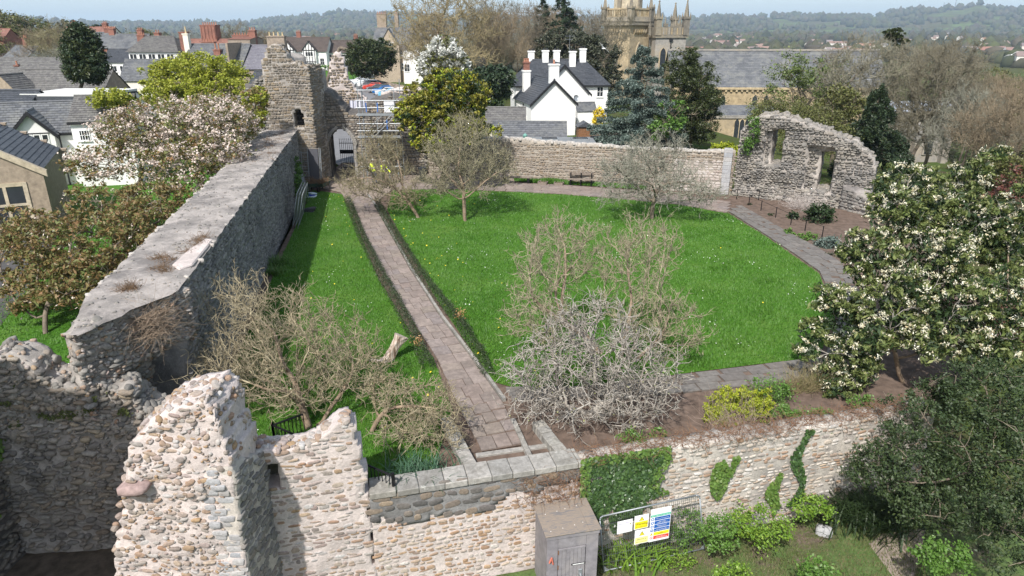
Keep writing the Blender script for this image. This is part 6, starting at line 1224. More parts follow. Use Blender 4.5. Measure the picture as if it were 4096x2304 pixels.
leafy_tree('white_blossom_tree', 'round tree covered in white blossom behind the glossy evergreen', (-7,88,-.3), [(-8.65, 88, 7.1, 2.82, 2.62, 2.41), (-8.12, 88, 8.48, 1.69, 1.54, 1.4), (-10.03, 87, 6.45, 1.69, 1.71, 1.74), (-6.64, 87, 6.68, 1.44, 1.59, 1.74)], [(LF['white'], 1, 'blossom', 1), (LF['olive'], .35, 'crown', 1)], 421, 7500, .34, .6, None, 'tree', .3, TB, 240, .09, .5, .3, r_tip=.03)
leafy_tree('glossy_evergreen', 'glossy golden green evergreen magnolia behind the scaffold', (-5,47.5,0), [(-4.71, 47, 6.17, 2.78, 2.28, 1.78), (-5.44, 46, 5.0, 1.96, 1.79, 1.62), (-3.45, 48, 6.6, 2.02, 1.71, 1.39), (-4.23, 48, 7.38, 1.47, 1.15, 0.83), (-2.35, 47.5, 6.13, 1.07, 1.02, 0.97), (-7.0, 46, 5.25, 0.91, 0.93, 0.95), (-5.18, 45.5, 3.78, 1.57, 1.26, 0.95), (-2.84, 46, 4.48, 1.31, 1.2, 1.09), (-1.26, 46, 4.22, 0.58, 0.45, 0.33)], [(LF['gold'], .75, 'crown', 1), (LF['acid'], .18, 'sun_toned_leaves', 1), (LF['dark'], .3, 'shade_toned_leaves', 1)], 422, 30000, .22, .42, None, 'tree', .25, TB, 420, .08, .5, .3, r_tip=.02)  # lighter and darker leaf colours imitate sunlit and shaded leaves
leafy_tree('yew_by_car_park', 'wide dark yew tree beside the car park lamp', (-35,133,-.3), [(-26.3, 133, 5.36, 4.04, 3.73, 3.42), (-27.64, 133, 7.1, 2.92, 2.4, 1.89), (-24.42, 133, 6.06, 3.3, 3.17, 3.03), (-28.35, 132, 4.71, 2.19, 2.23, 2.27)], [(LF['yew'], 1, 'crown', 1), (LF['dark'], .3, 'needles', 1)], 423, 24000, .4, .4, None, 'tree', .5, None, 300, .1, .5, .3, r_tip=.06)
bush('forsythia', 'bright yellow forsythia by the timber fence next to the white house', (10.3,74,-.4), [(9.12, 73, 2.17, 0.58, 0.72, 0.86), (8.82, 73, 1.56, 0.42, 0.38, 0.34)], LF['yellow'], 424, 1400, .22)
bush('dark_evergreen_bush', 'dark evergreen shrub left of the white house', (-2.5,80,-.3), [(-1.7, 80, 4.43, 2.02, 2.17, 2.32), (-2.58, 79, 3.22, 1.34, 1.36, 1.38), (-3.57, 82, 5.16, 0.91, 1.04, 1.18)], LF['spruce'], 425, 5000, .4, 'shrub')
bush('dark_hedge', 'dark low bushes at the left corner of the slate roofed store', (-2.5,72,-.5), [(-2.54, 71, 2.79, 1.21, 0.94, 0.67), (-1.77, 73, 3.18, 0.83, 0.63, 0.43)], LF['dark'], 426, 1500, .3, 'shrub')
bush('green_mound_shrub', 'bright green mounded shrub just behind the right end of the back wall', (15.65, 50, 2.49), [(15.52, 50, 2.37, 1.44, 0.96, 0.48), (15.93, 49, 2.42, 0.71, 0.5, 0.29)], LF['acid'], 427, 3500, .16, 'shrub')
bush('ruin_scrub', 'green scrub filling the gap right of the ruined hall wall', (25,46,-2), [(23.53, 45, -0.1, 1.2, 1.29, 1.38), (23.87, 47, 0.27, 0.97, 0.98, 1.0), (25.53, 47, 0.27, 1.11, 1.27, 1.43), (21.41, 43, -0.81, 0.77, 0.72, 0.67)], LF['olive'], 428, 6500, .16, 'shrub', cl=160)
bush('olive_scrub', 'olive and tan budding scrub behind the top of the ruined hall wall', (26,56,-3), [(22.33, 56, 4.11, 2.7, 2.01, 1.32), (24.26, 55, 3.31, 2.2, 1.83, 1.46), (20.74, 57, 4.31, 1.62, 1.4, 1.17), (25.26, 54, 2.22, 1.56, 1.5, 1.45), (22.83, 55, 2.37, 2.85, 2.08, 1.31)], LF['olive'], 429, 20000, .15, 'shrub', cl=380)
bush('ivy_clump', 'ivy hanging on the left end of the ruined hall wall', (15.85, 45.6, 4.28), [(15.74, 45.4, 4.18, 0.36, 0.78, 1.21), (15.53, 45.5, 3.39, 0.31, 0.49, 0.68)], LF['mid'], 430, 1800, .13, 'ivy')
# the wood: many individual trees
WOOD = [('bt',0,47,80,1.),('bt',2,60,78,.85),('bt',3,53,66,1.),('bt',1,66,72,.95),('bt',2,44,62,.75),('bt',3,62,58,.95),('bt',0,74,66,.8),('bt',1,55,50,.85),('bt',2,66,48,.85),('bt',3,47,47,.85),('bt',1,74,54,.9),('bt',0,40,49,.55),('bt',2,57,40,.75),('bt',3,70,40,.85),('bt',1,48,37,.7),('bt',0,61,33,.65),('bt',2,42,33,.6),('bt',3,80,86,.85),('bt',1,86,100,.9),('bt',0,92,84,.8),('bt',2,72,110,.8),('bt',3,58,104,.7),('bt',1,96,118,.9),('bt',2,84,128,.9),('bt',0,104,104,.8),('bt',3,110,130,1.),('bt',1,120,118,.9),('bt',2,36,42,.5),('bt',3,33,36,.5),('bt',1,37,29,.55),('bt',2,31,27,.5),
        ('lt',1,50,58,1.),('lt',1,58,56,1.1),('lt',1,70,62,1.3),('lt',3,66,86,.9),('lt',3,82,74,1.),('lt',1,41,52,.9),('lt',3,100,92,1.),('lt',1,52,43,1.1),('lt',1,64,43,1.2),('lt',3,92,132,1.1),('lt',1,44,40,1.),('lt',3,118,146,1.1),('lt',1,36,50,.8),('lt',3,76,92,.8),
        ('bt',2,-2,118,1.),('bt',1,4,134,1.05),('bt',0,-4,140,.95),('bt',3,-9,122,.9),('bt',2,10,150,1.1),('bt',1,16,140,1.),('bt',2,-14,132,1.),('bt',0,20,158,1.),('bt',3,1,150,1.15),('bt',2,8,165,1.2),('bt',1,-6,160,1.1),
        ('lt',3,-8,114,.55),
        ('bt',3,-74,118,.75),('bt',2,-79,124,.8),('bt',1,-68,152,.8),('bt',0,-62,160,.75),('bt',2,-57,168,.85),('bt',3,-84,140,.9),('bt',1,-92,150,.9),
        ('lt',3,-104,140,1.1),('lt',3,-112,150,1.25),('lt',3,-90,118,.8),('lt',3,-122,170,1.4),('lt',3,-80,160,1.),('lt',2,-96,190,.75),('lt',2,-118,186,.9),('lt',3,-132,160,1.3),('bt',1,-138,178,1.2),('bt',3,-108,128,.8),('lt',3,-70,128,.6),('bt',3,-52,250,.9),('lt',3,-60,262,.9)]
GRP = {'right': ('bare brown tree in the dense wood on the right', 'budding olive tree in the dense wood on the right'), 'mid': ('bare brown tree in the wood behind the white house', 'evergreen or budding tree in the wood behind the white house'), 'left': ('bare tree behind the roofs on the left', 'budding tree on the rise behind the roofs on the left')}
rt = random.Random(17)
for kind, k, x, y, s_ in WOOD:
    side = 'left' if x < -40 else 'mid' if x < 24 and y > 100 else 'right'; z = TZ(x, y)-.2
    lb = GRP[side][0 if kind == 'bt' else 1]
    o = instance((bt if kind == 'bt' else lt)[k], 'bare_tree' if kind == 'bt' else 'budding_tree', lb, 'tree', (x, y, z), rt.uniform(0, 6.3), s_, lb.replace('tree', 'trees', 1))
# far trees across the valley: one mass
rs = np.random.default_rng(77)
ico = bmesh.new(); bmesh.ops.create_icosphere(ico, subdivisions=1, radius=1); IV = np.array([v.co[:] for v in ico.verts]); IF = np.array([[v.index for v in f.verts] for f in ico.faces]); ico.free()
VV = []; FF = []; b = 0; n = 0
while n < 12000:
    az = rs.uniform(-40, 44); ry = 190+rs.random()**1.6*4600
    if ry < 260 and (-24 < az < 3): continue
    x, y = ry*sin(R(az)), ry*cos(R(az))
    q = noise.noise(Vector((x*.0035, y*.0035, 2)))+.5*noise.noise(Vector((x*.012, y*.012, 9)))
    if q < (.0 if ry < 1700 else -.04): continue
    if ry < 420 and -30 < az < 32 and rs.random() < .5: continue
    s_ = rs.uniform(3., 6.5)*(1+ry/2400); h_ = s_*rs.uniform(.7, 1.25); z = TZ(x, y)
    V = IV*np.array([s_, s_, h_])*rs.uniform(.55, 1.35, size=(len(IV), 1))+np.array([x, y, z+h_*.55]); VV.append(V); FF.append(IF+b); b += len(V); n += 1
tag(link('distant_woods', np_mesh('distant_woods', np.concatenate(VV), np.concatenate(FF), leaf('distant_tree', [(.045,.052,.03),(.07,.065,.045),(.06,.07,.032),(.09,.078,.055),(.035,.042,.03),(.075,.085,.035),(.065,.053,.047)], 0, 1))), 'hazy woods and hedgerow trees across the valley', 'woods', kind='stuff')

# ================================================================ OBJECTS IN AND AROUND THE GARDEN
FLAT = {}
def flat(name, col, rough=.6, var=.04): 
    if name not in FLAT: FLAT[name] = plain(name, col, rough, 0, var, 4.)
    return FLAT[name]
def text_mesh(s, size, align='CENTER', ext=.0):
    cu = bpy.data.curves.new('lettering', 'FONT'); cu.body = s; cu.size = size; cu.align_x = align; cu.align_y = 'CENTER'; cu.extrude = ext; cu.space_line = .8
    ob = bpy.data.objects.new('lettering', cu); C.objects.link(ob); dg = bpy.context.evaluated_depsgraph_get(); me = bpy.data.meshes.new_from_object(ob.evaluated_get(dg)); bpy.data.objects.remove(ob); me.name = 'lettering'; return me
# --- grey store cupboard
shd = thing('storage_cupboard', 'tall grey timber cupboard with a plywood top standing against the coped wall', 'cupboard', (.83,12.97,-2.75), R(12.3))
gp = stone('grey_violet_paint', [(.235,.22,.235),(.255,.24,.25)], rough=.6, grain=4, stain=(.30,.275,.27), stain_scale=1.6, bumps=.05)
W_, D_, H_ = 1.28, 1.12, 2.1
MB().box(0,.02,0,.03,D_,H_).build('side_panel', gp, shd, bevel=.004); MB().box(W_-.03,.02,0,W_,D_,H_).build('side_panel', gp, shd, bevel=.004); MB().box(.03,D_-.03,0,W_-.03,D_,H_).build('back_panel', gp, shd)
MB().box(0,0,0,.27,.03,H_-.12).build('front_board', gp, shd, bevel=.003); MB().box(W_-.30,0,0,W_,.03,H_-.12).build('front_board', gp, shd, bevel=.003); MB().box(.275,.004,H_-.42,W_-.305,.03,H_-.12).build('front_board', gp, shd, bevel=.003)
MB().box(-.02,-.02,H_-.12,W_+.02,.03,H_).build('fascia_board', gp, shd, bevel=.004)
m, N_, L_, P_ = newmat('weathered_plywood'); wv = N_.new('ShaderNodeTexNoise'); mp_ = N_.new('ShaderNodeMapping'); tcn = N_.new('ShaderNodeTexCoord'); mp_.inputs['Scale'].default_value = (2.2, 14, 3); L_.new(tcn.outputs['Object'], mp_.inputs['Vector']); L_.new(mp_.outputs[0], wv.inputs['Vector']); wv.inputs['Scale'].default_value = 1.2; wv.inputs['Detail'].default_value = 6; wv.inputs['Distortion'].default_value = 1.6
rp = ramp_node(N_, [((.16,.15,.145), .38), ((.27,.215,.165), .5), ((.20,.175,.15), .6), ((.31,.24,.17), .72)]); L_.new(wv.outputs[0], rp.inputs[0]); L_.new(rp.outputs[0], P_.inputs['Base Color']); P_.inputs['Roughness'].default_value = .8
MB().box(-.05,-.05,H_,W_-.24,D_+.03,H_+.022).build('plywood_top', m, shd, bevel=.003); MB().box(W_-.237,-.05,H_,W_+.05,D_+.03,H_+.022).build('plywood_top', m, shd, bevel=.003)
for k in range(8): MB().lathe([(.010,0),(.008,.006)], 6, (.12+(k % 4)*.28+.03*(k*7 % 3), .12+(k//4)*.62+.05*(k*5 % 4), H_+.022)).build('screw_cap', flat('white_plastic', (.8,.8,.78)), shd)
dr = MB().box(.285,.012,.02,W_-.315,.03,H_-.44).build('door', gp, shd)
for k in range(7): MB().box(.29+k*.0965,.0,.03,.29+k*.0965+.090,.014,H_-.5).build('door_board', gp, dr, bevel=.003)
MB().box(.285,-.004,H_-.50,W_-.315,.014,H_-.445).build('door_rail', gp, dr, bevel=.003)
MB().box(.62,-.012,1.12,.97,0,1.165).build('label_plate', BK, dr); MB().box(.65,-.016,1.133,.94,-.012,1.153).build('label_strip', flat('white_plastic', (.8,.8,.78)), dr)
MB().box(.80,-.03,.78,.90,0,.98).build('latch', M['galv'], dr, bevel=.01); MB().bar((.85,-.03,.84),(.85,-.09,.82),.028,8).build('padlock', M['galv'], dr); MB().lathe([(.03,0),(.03,.05),(.0,.05)], 8, (.85,-.02,.58)).build('rusty_knob', M['terracotta'], dr)
MB().bar((.06,-.03,1.32),(.11,-.04,1.47),.022,6).bar((.11,-.04,1.47),(.15,-.03,1.27),.022,6).build('red_strap', flat('faded_red_strap', (.55,.17,.12)), shd)
for z in (.35, 1.05, 1.5): MB().box(.272,-.008,z,.298,.005,z+.12).build('hinge', flat('rust', (.18,.09,.05)), shd)
# --- wire panel with notices
hp = thing('wire_fence_panel', 'galvanised temporary wire mesh fence panel carrying site notices outside the wall', 'fence panel', (2.4,13.99,-2.75), math.atan2(14.81-13.99, 5.22-2.4))
def wire_panel(parent, L, H0, H1, nw=48, nh=7, mw=.0055, skew=-.22):
    def pt(u, v): return Vector((u*L*(1-v)+((skew+u*(L-.22*0-.18)))*v if skew else u*L, 0, (H0)*v)) 
    P_ = lambda u, v: Vector((skew*v+u*L*(1-.05*v*(1 if skew else 0)), 0, H0*v+(H1-H0)*u*v))
    f = MB(); c = .06; pts = [P_(0,-.02), P_(0,1-c)]+[P_(c*.5*(1-math.cos(t))*1., 1-c*(1-math.sin(t))) for t in (.5, 1.05)]+[P_(c*.6,1), P_(1-c*.6,1)]+[P_(1-c*.5*(1-math.cos(t)), 1-c*(1-math.sin(t))) for t in (1.05, .5)]+[P_(1,1-c), P_(1,-.02)]
    for a, b in zip(pts, pts[1:]): f.bar(a, b, .021, 8)
    f.build('tube_frame', M['galv'], parent, smooth=True); MB().bar(P_(0,.06), P_(1,.06), .019, 8).build('bottom_rail', M['galv'], parent, smooth=True)
    w = MB()
    for i in range(1, nw): w.bar(P_(i/nw,.06), P_(i/nw,.995), mw, 3, caps=False)
    for j in range(1, nh): w.bar(P_(0,.06+.92*j/nh), P_(1,.06+.92*j/nh), mw*1.2, 3, caps=False)
    o = w.build('wire_mesh', plain('dark_wire', (.20,.22,.22), .5, .6, .1), parent); o['kind'] = 'stuff'
    return P_
Pp = wire_panel(hp, 2.94, 1.88, 1.95)
for u, s_ in ((0, 1), (1, -1)):
    a = Pp(u, .06); MB().add([a+Vector((0,-.012,0)), a+Vector((s_*.14,-.012,0)), a+Vector((0,-.012,.16)), a+Vector((0,.012,0)), a+Vector((s_*.14,.012,0)), a+Vector((0,.012,.16))], [(0,1,2),(5,4,3),(0,3,4,1),(1,4,5,2),(2,5,3,0)]).build('gusset', M['galv'], hp)
panel_M = Matrix.Translation(hp.location) @ Matrix.Rotation(hp.rotation_euler.z, 4, 'Z')
def board(name, label, u, z, w, h, tilt=0):
    t = MB().box(-w/2,-.006,-h/2,w/2,.006,h/2).build(name, flat('white_board', (.80,.80,.79)), None); t.location = panel_M @ Vector((u,-.045,z)); t.rotation_euler = (0, tilt, hp.rotation_euler.z); tag(t, label, 'sign')
    def blk(x0, z0, x1, z1, mat, nm, y=-.009): return MB().box(x0,y,z0,x1,-.006,z1).build(nm, mat, t)
    def tx(s, x, zz, size, mat, al='CENTER', y=-.0125):
        o = link('lettering', text_mesh(s, size, al), t, (x, y, zz)); o.rotation_euler = (R(90), 0, 0); o.data.materials.clear(); o.data.materials.append(mat); return o
    def tri(x, zz, s):
        MB().xz([(x-s,zz-s*.8),(x+s,zz-s*.8),(x,zz+s)], -.009, -.006).build('triangle', BK, t); MB().xz([(x-s*.8,zz-s*.69),(x+s*.8,zz-s*.69),(x,zz+s*.76)], -.0105, -.009).build('triangle_face', YL, t); MB().box(x-s*.07,-.012,zz-s*.15,x+s*.07,-.0105,zz+s*.4).box(x-s*.07,-.012,zz-s*.5,x+s*.07,-.0105,zz-s*.32).build('exclamation_mark', BK, t)
    return t, blk, tx, tri
YL = flat('sign_yellow', (.82,.70,.02)); YP = flat('faded_sign_yellow', (.80,.76,.30)); BLU = flat('sign_blue', (.01,.10,.38)); GRN = flat('sign_green', (.02,.42,.25)); RED = flat('sign_red', (.70,.06,.04)); WHT = flat('white_board', (.80,.80,.79)); OLV = flat('faded_black', (.28,.26,.10)); PEN = flat('faded_pen', (.5,.47,.6))
t, blk, tx, tri = board('notice_sheet', 'small plain white sheet with faded handwriting, leftmost on the wire panel', .47, 1.46, .42, .38, -.02)
tx('HERAS', -.09, .10, .075, PEN); tx('N', .02, .01, .08, PEN); tx('WORK', .09, -.09, .05, PEN); blk(.03,.10,.06,.125,flat('violet_pen',(.42,.33,.6)),'pen_mark'); blk(.07,.105,.10,.13,FLAT['violet_pen'],'pen_mark'); blk(.13,.04,.17,.07,FLAT['faded_black'],'pen_mark')
t, blk, tx, tri = board('warning_sign', 'white and yellow warning sign with a triangle, upper of the small signs', .93, 1.50, .40, .42)
blk(-.18,-.19,.18,.02,YL,'yellow_band'); tri(0,.10,.075); tx('Warning', 0, -.05, .10, BK); tx('Men working overhead', 0, -.145, .036, BK)
t, blk, tx, tri = board('beware_sign', 'faded pale yellow beware sign below the yellow warning sign', .97, 1.03, .40, .44)
blk(-.18,-.20,.18,-.01,YP,'yellow_band'); tri(0,.10,.075); tx('Beware', 0, -.07, .085, OLV); tx('plant movement', 0, -.155, .05, OLV)
t, blk, tx, tri = board('site_safety_notice', 'tall site safety notice with blue yellow and red bands, rightmost on the panel', 1.47, 1.30, .58, 1.02)
blk(-.28,.27,.28,.335,GRN,'green_band'); tx('SITE SAFETY NOTICE', 0, .302, .055, WHT)
for k, (s, mt) in enumerate((('This is a hard hat area', BLU), ('High visibility\njackets must be worn', BLU), ('Protective footwear\nmust be worn', BLU), ('Parents should warn\nchildren of potential hazards', BLU), ('Danger\nConstruction Site', YL), ('No admittance for\nunauthorised personnel', RED))):
    z = .20-k*.118; blk(-.165,z-.05,.275,z+.05,mt,'band'); tx(s, .055, z, .036 if '\n' in s else .04, BK if mt is YL else WHT)
    if k < 4:
        o = MB().lathe([(.043,0),(.043,.003)], 16).build('pictogram', BLU, t); o.location = (-.225,-.006,z); o.rotation_euler = (R(90),0,0); MB().box(-.245,-.0115,z-.02+.008*(k % 2),-.205,-.009,z+.012).box(-.235,-.0115,z+.012,-.215,-.009,z+.026).build('pictogram_figure', WHT, t)
    elif k == 4: tri(-.225, z, .042)
    else:
        o = MB().lathe([(.043,0),(.043,.003)], 16).build('pictogram', RED, t); o.location = (-.225,-.006,z); o.rotation_euler = (R(90),0,0); o = MB().lathe([(.033,0),(.033,.002)], 16).build('pictogram_face', WHT, t); o.location = (-.225,-.0095,z); o.rotation_euler = (R(90),0,0); MB().bar((-.25,-.012,z+.025),(-.2,-.012,z-.025),.004,4).build('bar', RED, t); MB().box(-.232,-.0125,z-.022,-.218,-.0115,z+.022).build('pictogram_figure', BK, t)
# --- ivy and creeper on the wall
def wall_leaves(name, label, fr, region, n, size, mat, seed, out=.06, cat='ivy', stems=None, sm=None):
    rs = np.random.default_rng(seed); (u0, u1, z0, z1, fn) = region; P_ = []
    while len(P_) < n:
        u, z = rs.uniform(u0, u1), rs.uniform(z0, z1)
        if fn(u, z): P_.append(fr.p(u, z, out+abs(rs.normal())*.035))
    P_ = np.array([p[:] for p in P_]); k = len(P_); nn = np.array(fr.n[:]); N = nn*1.0+rs.normal(size=(k, 3))*.35; N[:, 2] += .35; N /= np.linalg.norm(N, axis=1)[:, None]
    A = rs.normal(size=(k, 3))*.5; A[:, 2] -= 1; A -= N*(A*N).sum(1)[:, None]; A /= np.linalg.norm(A, axis=1)[:, None]; B = np.cross(N, A); s = size*rs.uniform(.6, 1.4, (k, 1))
    V = np.empty((k, 5, 3)); V[:, 0] = P_+A*s*.6; V[:, 1] = P_+B*s*.5-A*s*.15; V[:, 2] = P_+B*s*.25-A*s*.45; V[:, 3] = P_-B*s*.25-A*s*.45; V[:, 4] = P_-B*s*.5-A*s*.15
    t = thing(name, label, cat, tuple(P_.mean(0)*np.array([1,1,0])+np.array([0,0,z0]))); adopt(link('foliage', np_mesh('foliage', V.reshape(-1, 3), np.arange(5*k).reshape(k, 5), mat)), t)
    if stems:
        A_ = []; B_ = []
        for _ in range(stems):
            u, z = rs.uniform(u0, u1), rs.uniform(z0+.3*(z1-z0), z1); d = rs.normal()*.3
            for q in range(8):
                if not fn(u, z): break
                u2, z2 = u+d*.1+rs.normal()*.05, z-rs.uniform(.05, .14); A_.append(fr.p(u, z, out+.02)[:]); B_.append(fr.p(u2, z2, out+.02)[:]); u, z = u2, z2
        if A_: adopt(link('stems', np_mesh('stems', *tubes(A_, B_, np.full(len(A_), .008), np.full(len(A_), .006), 3), sm or M['twig_brown'])), t)
    return t
IVY = leaf('ivy_leaf', [(.03,.065,.02),(.045,.09,.025),(.035,.07,.022),(.065,.12,.035),(.09,.16,.045)], .15, .35, spec=.45)
IVL = leaf('light_ivy_leaf', [(.09,.17,.03),(.13,.22,.045),(.07,.13,.03),(.17,.24,.06)], .25, .4)
wob = lambda z, k: .12*math.sin(z*5+k)+.06*math.sin(z*13+k)
wall_leaves('ivy', 'big square mat of dark glossy ivy on the wall right of the grey cupboard', fi, (.0, 2.6, -2.1, .45, lambda u, z: u < 2.1+wob(z,1)*1.5-.25*max(0,-.7-z)+.35*noise.noise(Vector((u*2.2,z*2.2,5))) and u > .05+wob(z,2)*.8 and z > -1.75+.5*noise.noise(Vector((u*2.5,z,9)))+.35*max(0,u-1) and noise.noise(Vector((u*3,z*3,2))) > -.42), 5200, .075, IVY, 501, stems=30)
wall_leaves('light_ivy', 'fringe of lighter ivy along the edges of the dark ivy mat', fi, (-.05, 2.6, -1.7, .5, lambda u, z: (abs(u-2.15-wob(z,1)) < .16 and z > -1.0) or abs(u-.08) < .12 or (z > .26 and u < 2.4)), 900, .07, IVL, 502, out=.09)
wall_leaves('ivy_patch', 'heart shaped ivy patch in the middle of the pale wall', fi, (3.4, 4.6, -1.5, .0, lambda u, z: abs(u-3.95) < .28*math.sin(min(1,max(0,(z+1.5)/1.3))*pi)**.6 and z < -.25 or (abs(u-4.25-(z+.7)*.3) < .1 and -.8 < z < -.2)), 750, .075, IVL, 503, stems=26)
wall_leaves('hanging_ivy', 'long thin trail of ivy hanging down the wall towards the dark sword leaved clump', fi, (6.0, 7.0, -2.2, .3, lambda u, z: abs(u-6.45-.18*math.sin(z*3)) < .07+.10*abs(math.sin(z*2.1))), 800, .075, IVY, 504, stems=26)
wall_leaves('yellowing_ivy', 'patch of yellowing ivy low on the right part of the pale wall', fi, (5.2, 6.2, -2.4, -.9, lambda u, z: abs(u-5.75-.1*math.sin(z*5)) < .20*math.sin((z+2.4)/1.5*pi)), 520, .075, IVL, 505, stems=26)
wall_leaves('moss', 'patches of moss and small weeds on the ledges of the pit back wall', fb, (2.0, 6.0, .2, 3.0, lambda u, z: noise.noise(Vector((u*2.2,z*2.6,13))) > .33 and z < topb(u)), 900, .05, leaf('moss_leaf', [(.06,.075,.02),(.09,.11,.03),(.05,.055,.02),(.12,.15,.04)], .1, .8), 508, out=.08, cat='moss')
wall_leaves('ivy_on_pit_wall', 'yellow green ivy climbing the shaded side wall at the left edge of the frame', fs, (10.1, 11.25, -1.2, 1.75, lambda u, z: noise.noise(Vector((u*1.6,z*1.2,3)))+.25*z > .1), 1500, .075, IVL, 506, out=.12)
cr = leaf('creeper_stem', [(.20,.10,.06),(.26,.14,.08),(.17,.10,.06),(.28,.18,.10)], 0, .9)
def dry_clump(name, label, pts, n, ln, seed, mat, cat='dead plant', up=.4, r=.006):
    rs = np.random.default_rng(seed); P_ = np.array(pts, float); P_ = P_[rs.integers(0, len(P_), n)]+rs.normal(size=(n, 3))*np.array([.12,.12,.02])
    d = rs.normal(size=(n, 3)); d[:, 2] = np.abs(d[:, 2])*up; a, b, c1, c2, e, _ = twigs(P_, d, 1, ln, r, rs, up, 4, .5, .45)
    t = thing(name, label, cat, tuple(np.array(pts).mean(0))); adopt(link('stems', np_mesh('stems', *tubes(a, b, c1, c2, 3), mat)), t); return t
dry_clump('dormant_creeper', 'reddish brown leafless creeper matted along the top of the ivy wall', [fi.p(u, .40, -v)[:] for u in np.linspace(.0, 10.2, 80) for v in (.0, .2, .45)], 1500, .4, 511, cr, 'creeper', .1, .007)
dry_clump('hanging_creeper', 'thin reddish stems trailing from the coping above the grey cupboard', [fc.p(u, z, .06)[:] for u in np.linspace(3.6, 5.1, 14) for z in (.2, 0, -.25, -.5)], 330, .5, 512, cr, 'creeper', -.3, .006)
dry_clump('dry_plant', 'bush of dry straw coloured stems hanging off the broken end of the long wall', [fe.p(u, z, .2)[:] for u in (1.6,1.9,2.2) for z in (3.2,3.5,3.7)], 420, .9, 513, leaf('straw_stem', [(.30,.22,.16),(.38,.30,.22),(.24,.17,.12)], 0, .9), up=.1, r=.006)
dry_clump('dead_weeds', 'dark brown dead weeds in the middle of the long wall top', [fl.p(u, 4.05, -v)[:] for u, v in ((1.6,.7),(1.9,.9),(2.6,.8),(3.4,.5),(4.2,.35),(5.0,.3),(4.6,.5),(2.9,1.2))], 700, .28, 514, leaf('dead_weed', [(.16,.10,.06),(.22,.14,.08),(.12,.08,.05)], 0, .9), up=.2)
dry_clump('dead_weeds', 'scattered dry weeds on the far part of the long wall top near the tower', [fl.p(u, 4.05, -v)[:] for u, v in [(r.uniform(19,31), r.uniform(.1,2.0)) for _ in range(50)]], 800, .3, 515, bpy.data.materials['dead_weed'], up=.05)
dry_clump('dry_tuft', 'reddish dry tuft near the broken end of the long wall top', [fl.p(.2, 4.05, -1.2)[:]], 160, .32, 516, bpy.data.materials['dead_weed'], up=.5)
dry_clump('bare_shrub', 'spray of thin bare pinkish stems on the bed left of the acid green shrub', [(6.0,16.2,0),(6.3,16.6,0),(6.6,16.4,0),(5.7,16.5,0)], 220, 1.1, 517, leaf('pinkish_stem', [(.34,.25,.20),(.42,.33,.27),(.26,.18,.14)], 0, .9), up=.8)
dry_clump('tan_grass', 'tall dry tan grass beside the front path at the foot of the flowering evergreen', [(8.6+.25*i, 18.7+.06*i, 0) for i in range(8)], 700, .9, 518, leaf('tan_grass_blade', [(.30,.24,.13),(.36,.29,.16),(.24,.20,.10),(.20,.22,.08)], .1, .9), 'grass', .9)
dry_clump('pale_shrub', 'pale whitish twiggy shrub at the foot of the ruined hall wall', [(18.1,42.2,-.2),(18.4,42.0,-.2)], 420, 1.3, 519, leaf('whitish_twig', [(.50,.44,.40),(.58,.52,.48)], 0, .9), 'shrub', .5, .01)
def sword(name, label, base, n, ln, seed, mat, spread=.5, w=.02):
    rs = np.random.default_rng(seed); V = []; F = []
    for i in range(n):
        a = rs.uniform(0, 2*pi); p = Vector(base)+Vector((rs.normal()*spread*.5, rs.normal()*spread*.35, 0)); d = Vector((cos(a)*.45, sin(a)*.45, 1)).normalized(); l = ln*rs.uniform(.6, 1.2)/3; sd = Vector((-sin(a), cos(a), 0))*w; b = len(V)
        for q in range(4):
            f = 1-q/3.2; V += [p-sd*f, p+sd*f]; p = p+d*l; d = (d+Vector((cos(a)*.35, sin(a)*.35, -.42))).normalized()
        F += [(b+2*q, b+2*q+1, b+2*q+3, b+2*q+2) for q in range(3)]
    t = thing(name, label, 'plant', base); adopt(link('leaf_blades', np_mesh('leaf_blades', np.array([v[:] for v in V]), np.array(F), mat)), t)
sword('sword_leaved_plant', 'dark clump of long arching sword leaves at the wall foot under the holm oak', (10.08, 16.0, -2.7), 520, 1.5, 521, LF['dark'], 1.3, .025)
sword('sword_leaved_plant', 'blue green clump of strap leaves in the lawn corner behind the coping', (-2.3,14.35,0), 300, .75, 522, leaf('strap_leaf', [(.05,.11,.06),(.07,.14,.08),(.04,.09,.045)], .2, .4), .8, .018)
sword('sword_leaved_plant', 'green strap leaved clump at the foot of the long wall', (-11.2,30.9,0), 170, .8, 523, LF['mid'], .7, .02)
sword('sword_leaved_plant', 'smaller green strap leaved clump nearer along the long wall foot', (-10.95,29.6,0), 110, .6, 524, LF['mid'], .5, .02)
sword('fern', 'large bright fern fronds behind the lower left of the wire panel', (3.19, 14.43, -2.7), 130, .8, 525, LF['fresh'], .8, .035)
bush('wall_creeper', 'leafy green shrub growing up the far end of the long wall', (-13.6,44,0), [(-14.18, 44, 0.66, 0.62, 0.88, 1.13), (-14.46, 45, 1.77, 0.53, 0.74, 0.95), (-13.68, 43.3, 0.3, 0.46, 0.56, 0.66), (-15.07, 46, 2.12, 0.27, 0.48, 0.69)], LF['mid'], 530, 5200, .16, cl=150)
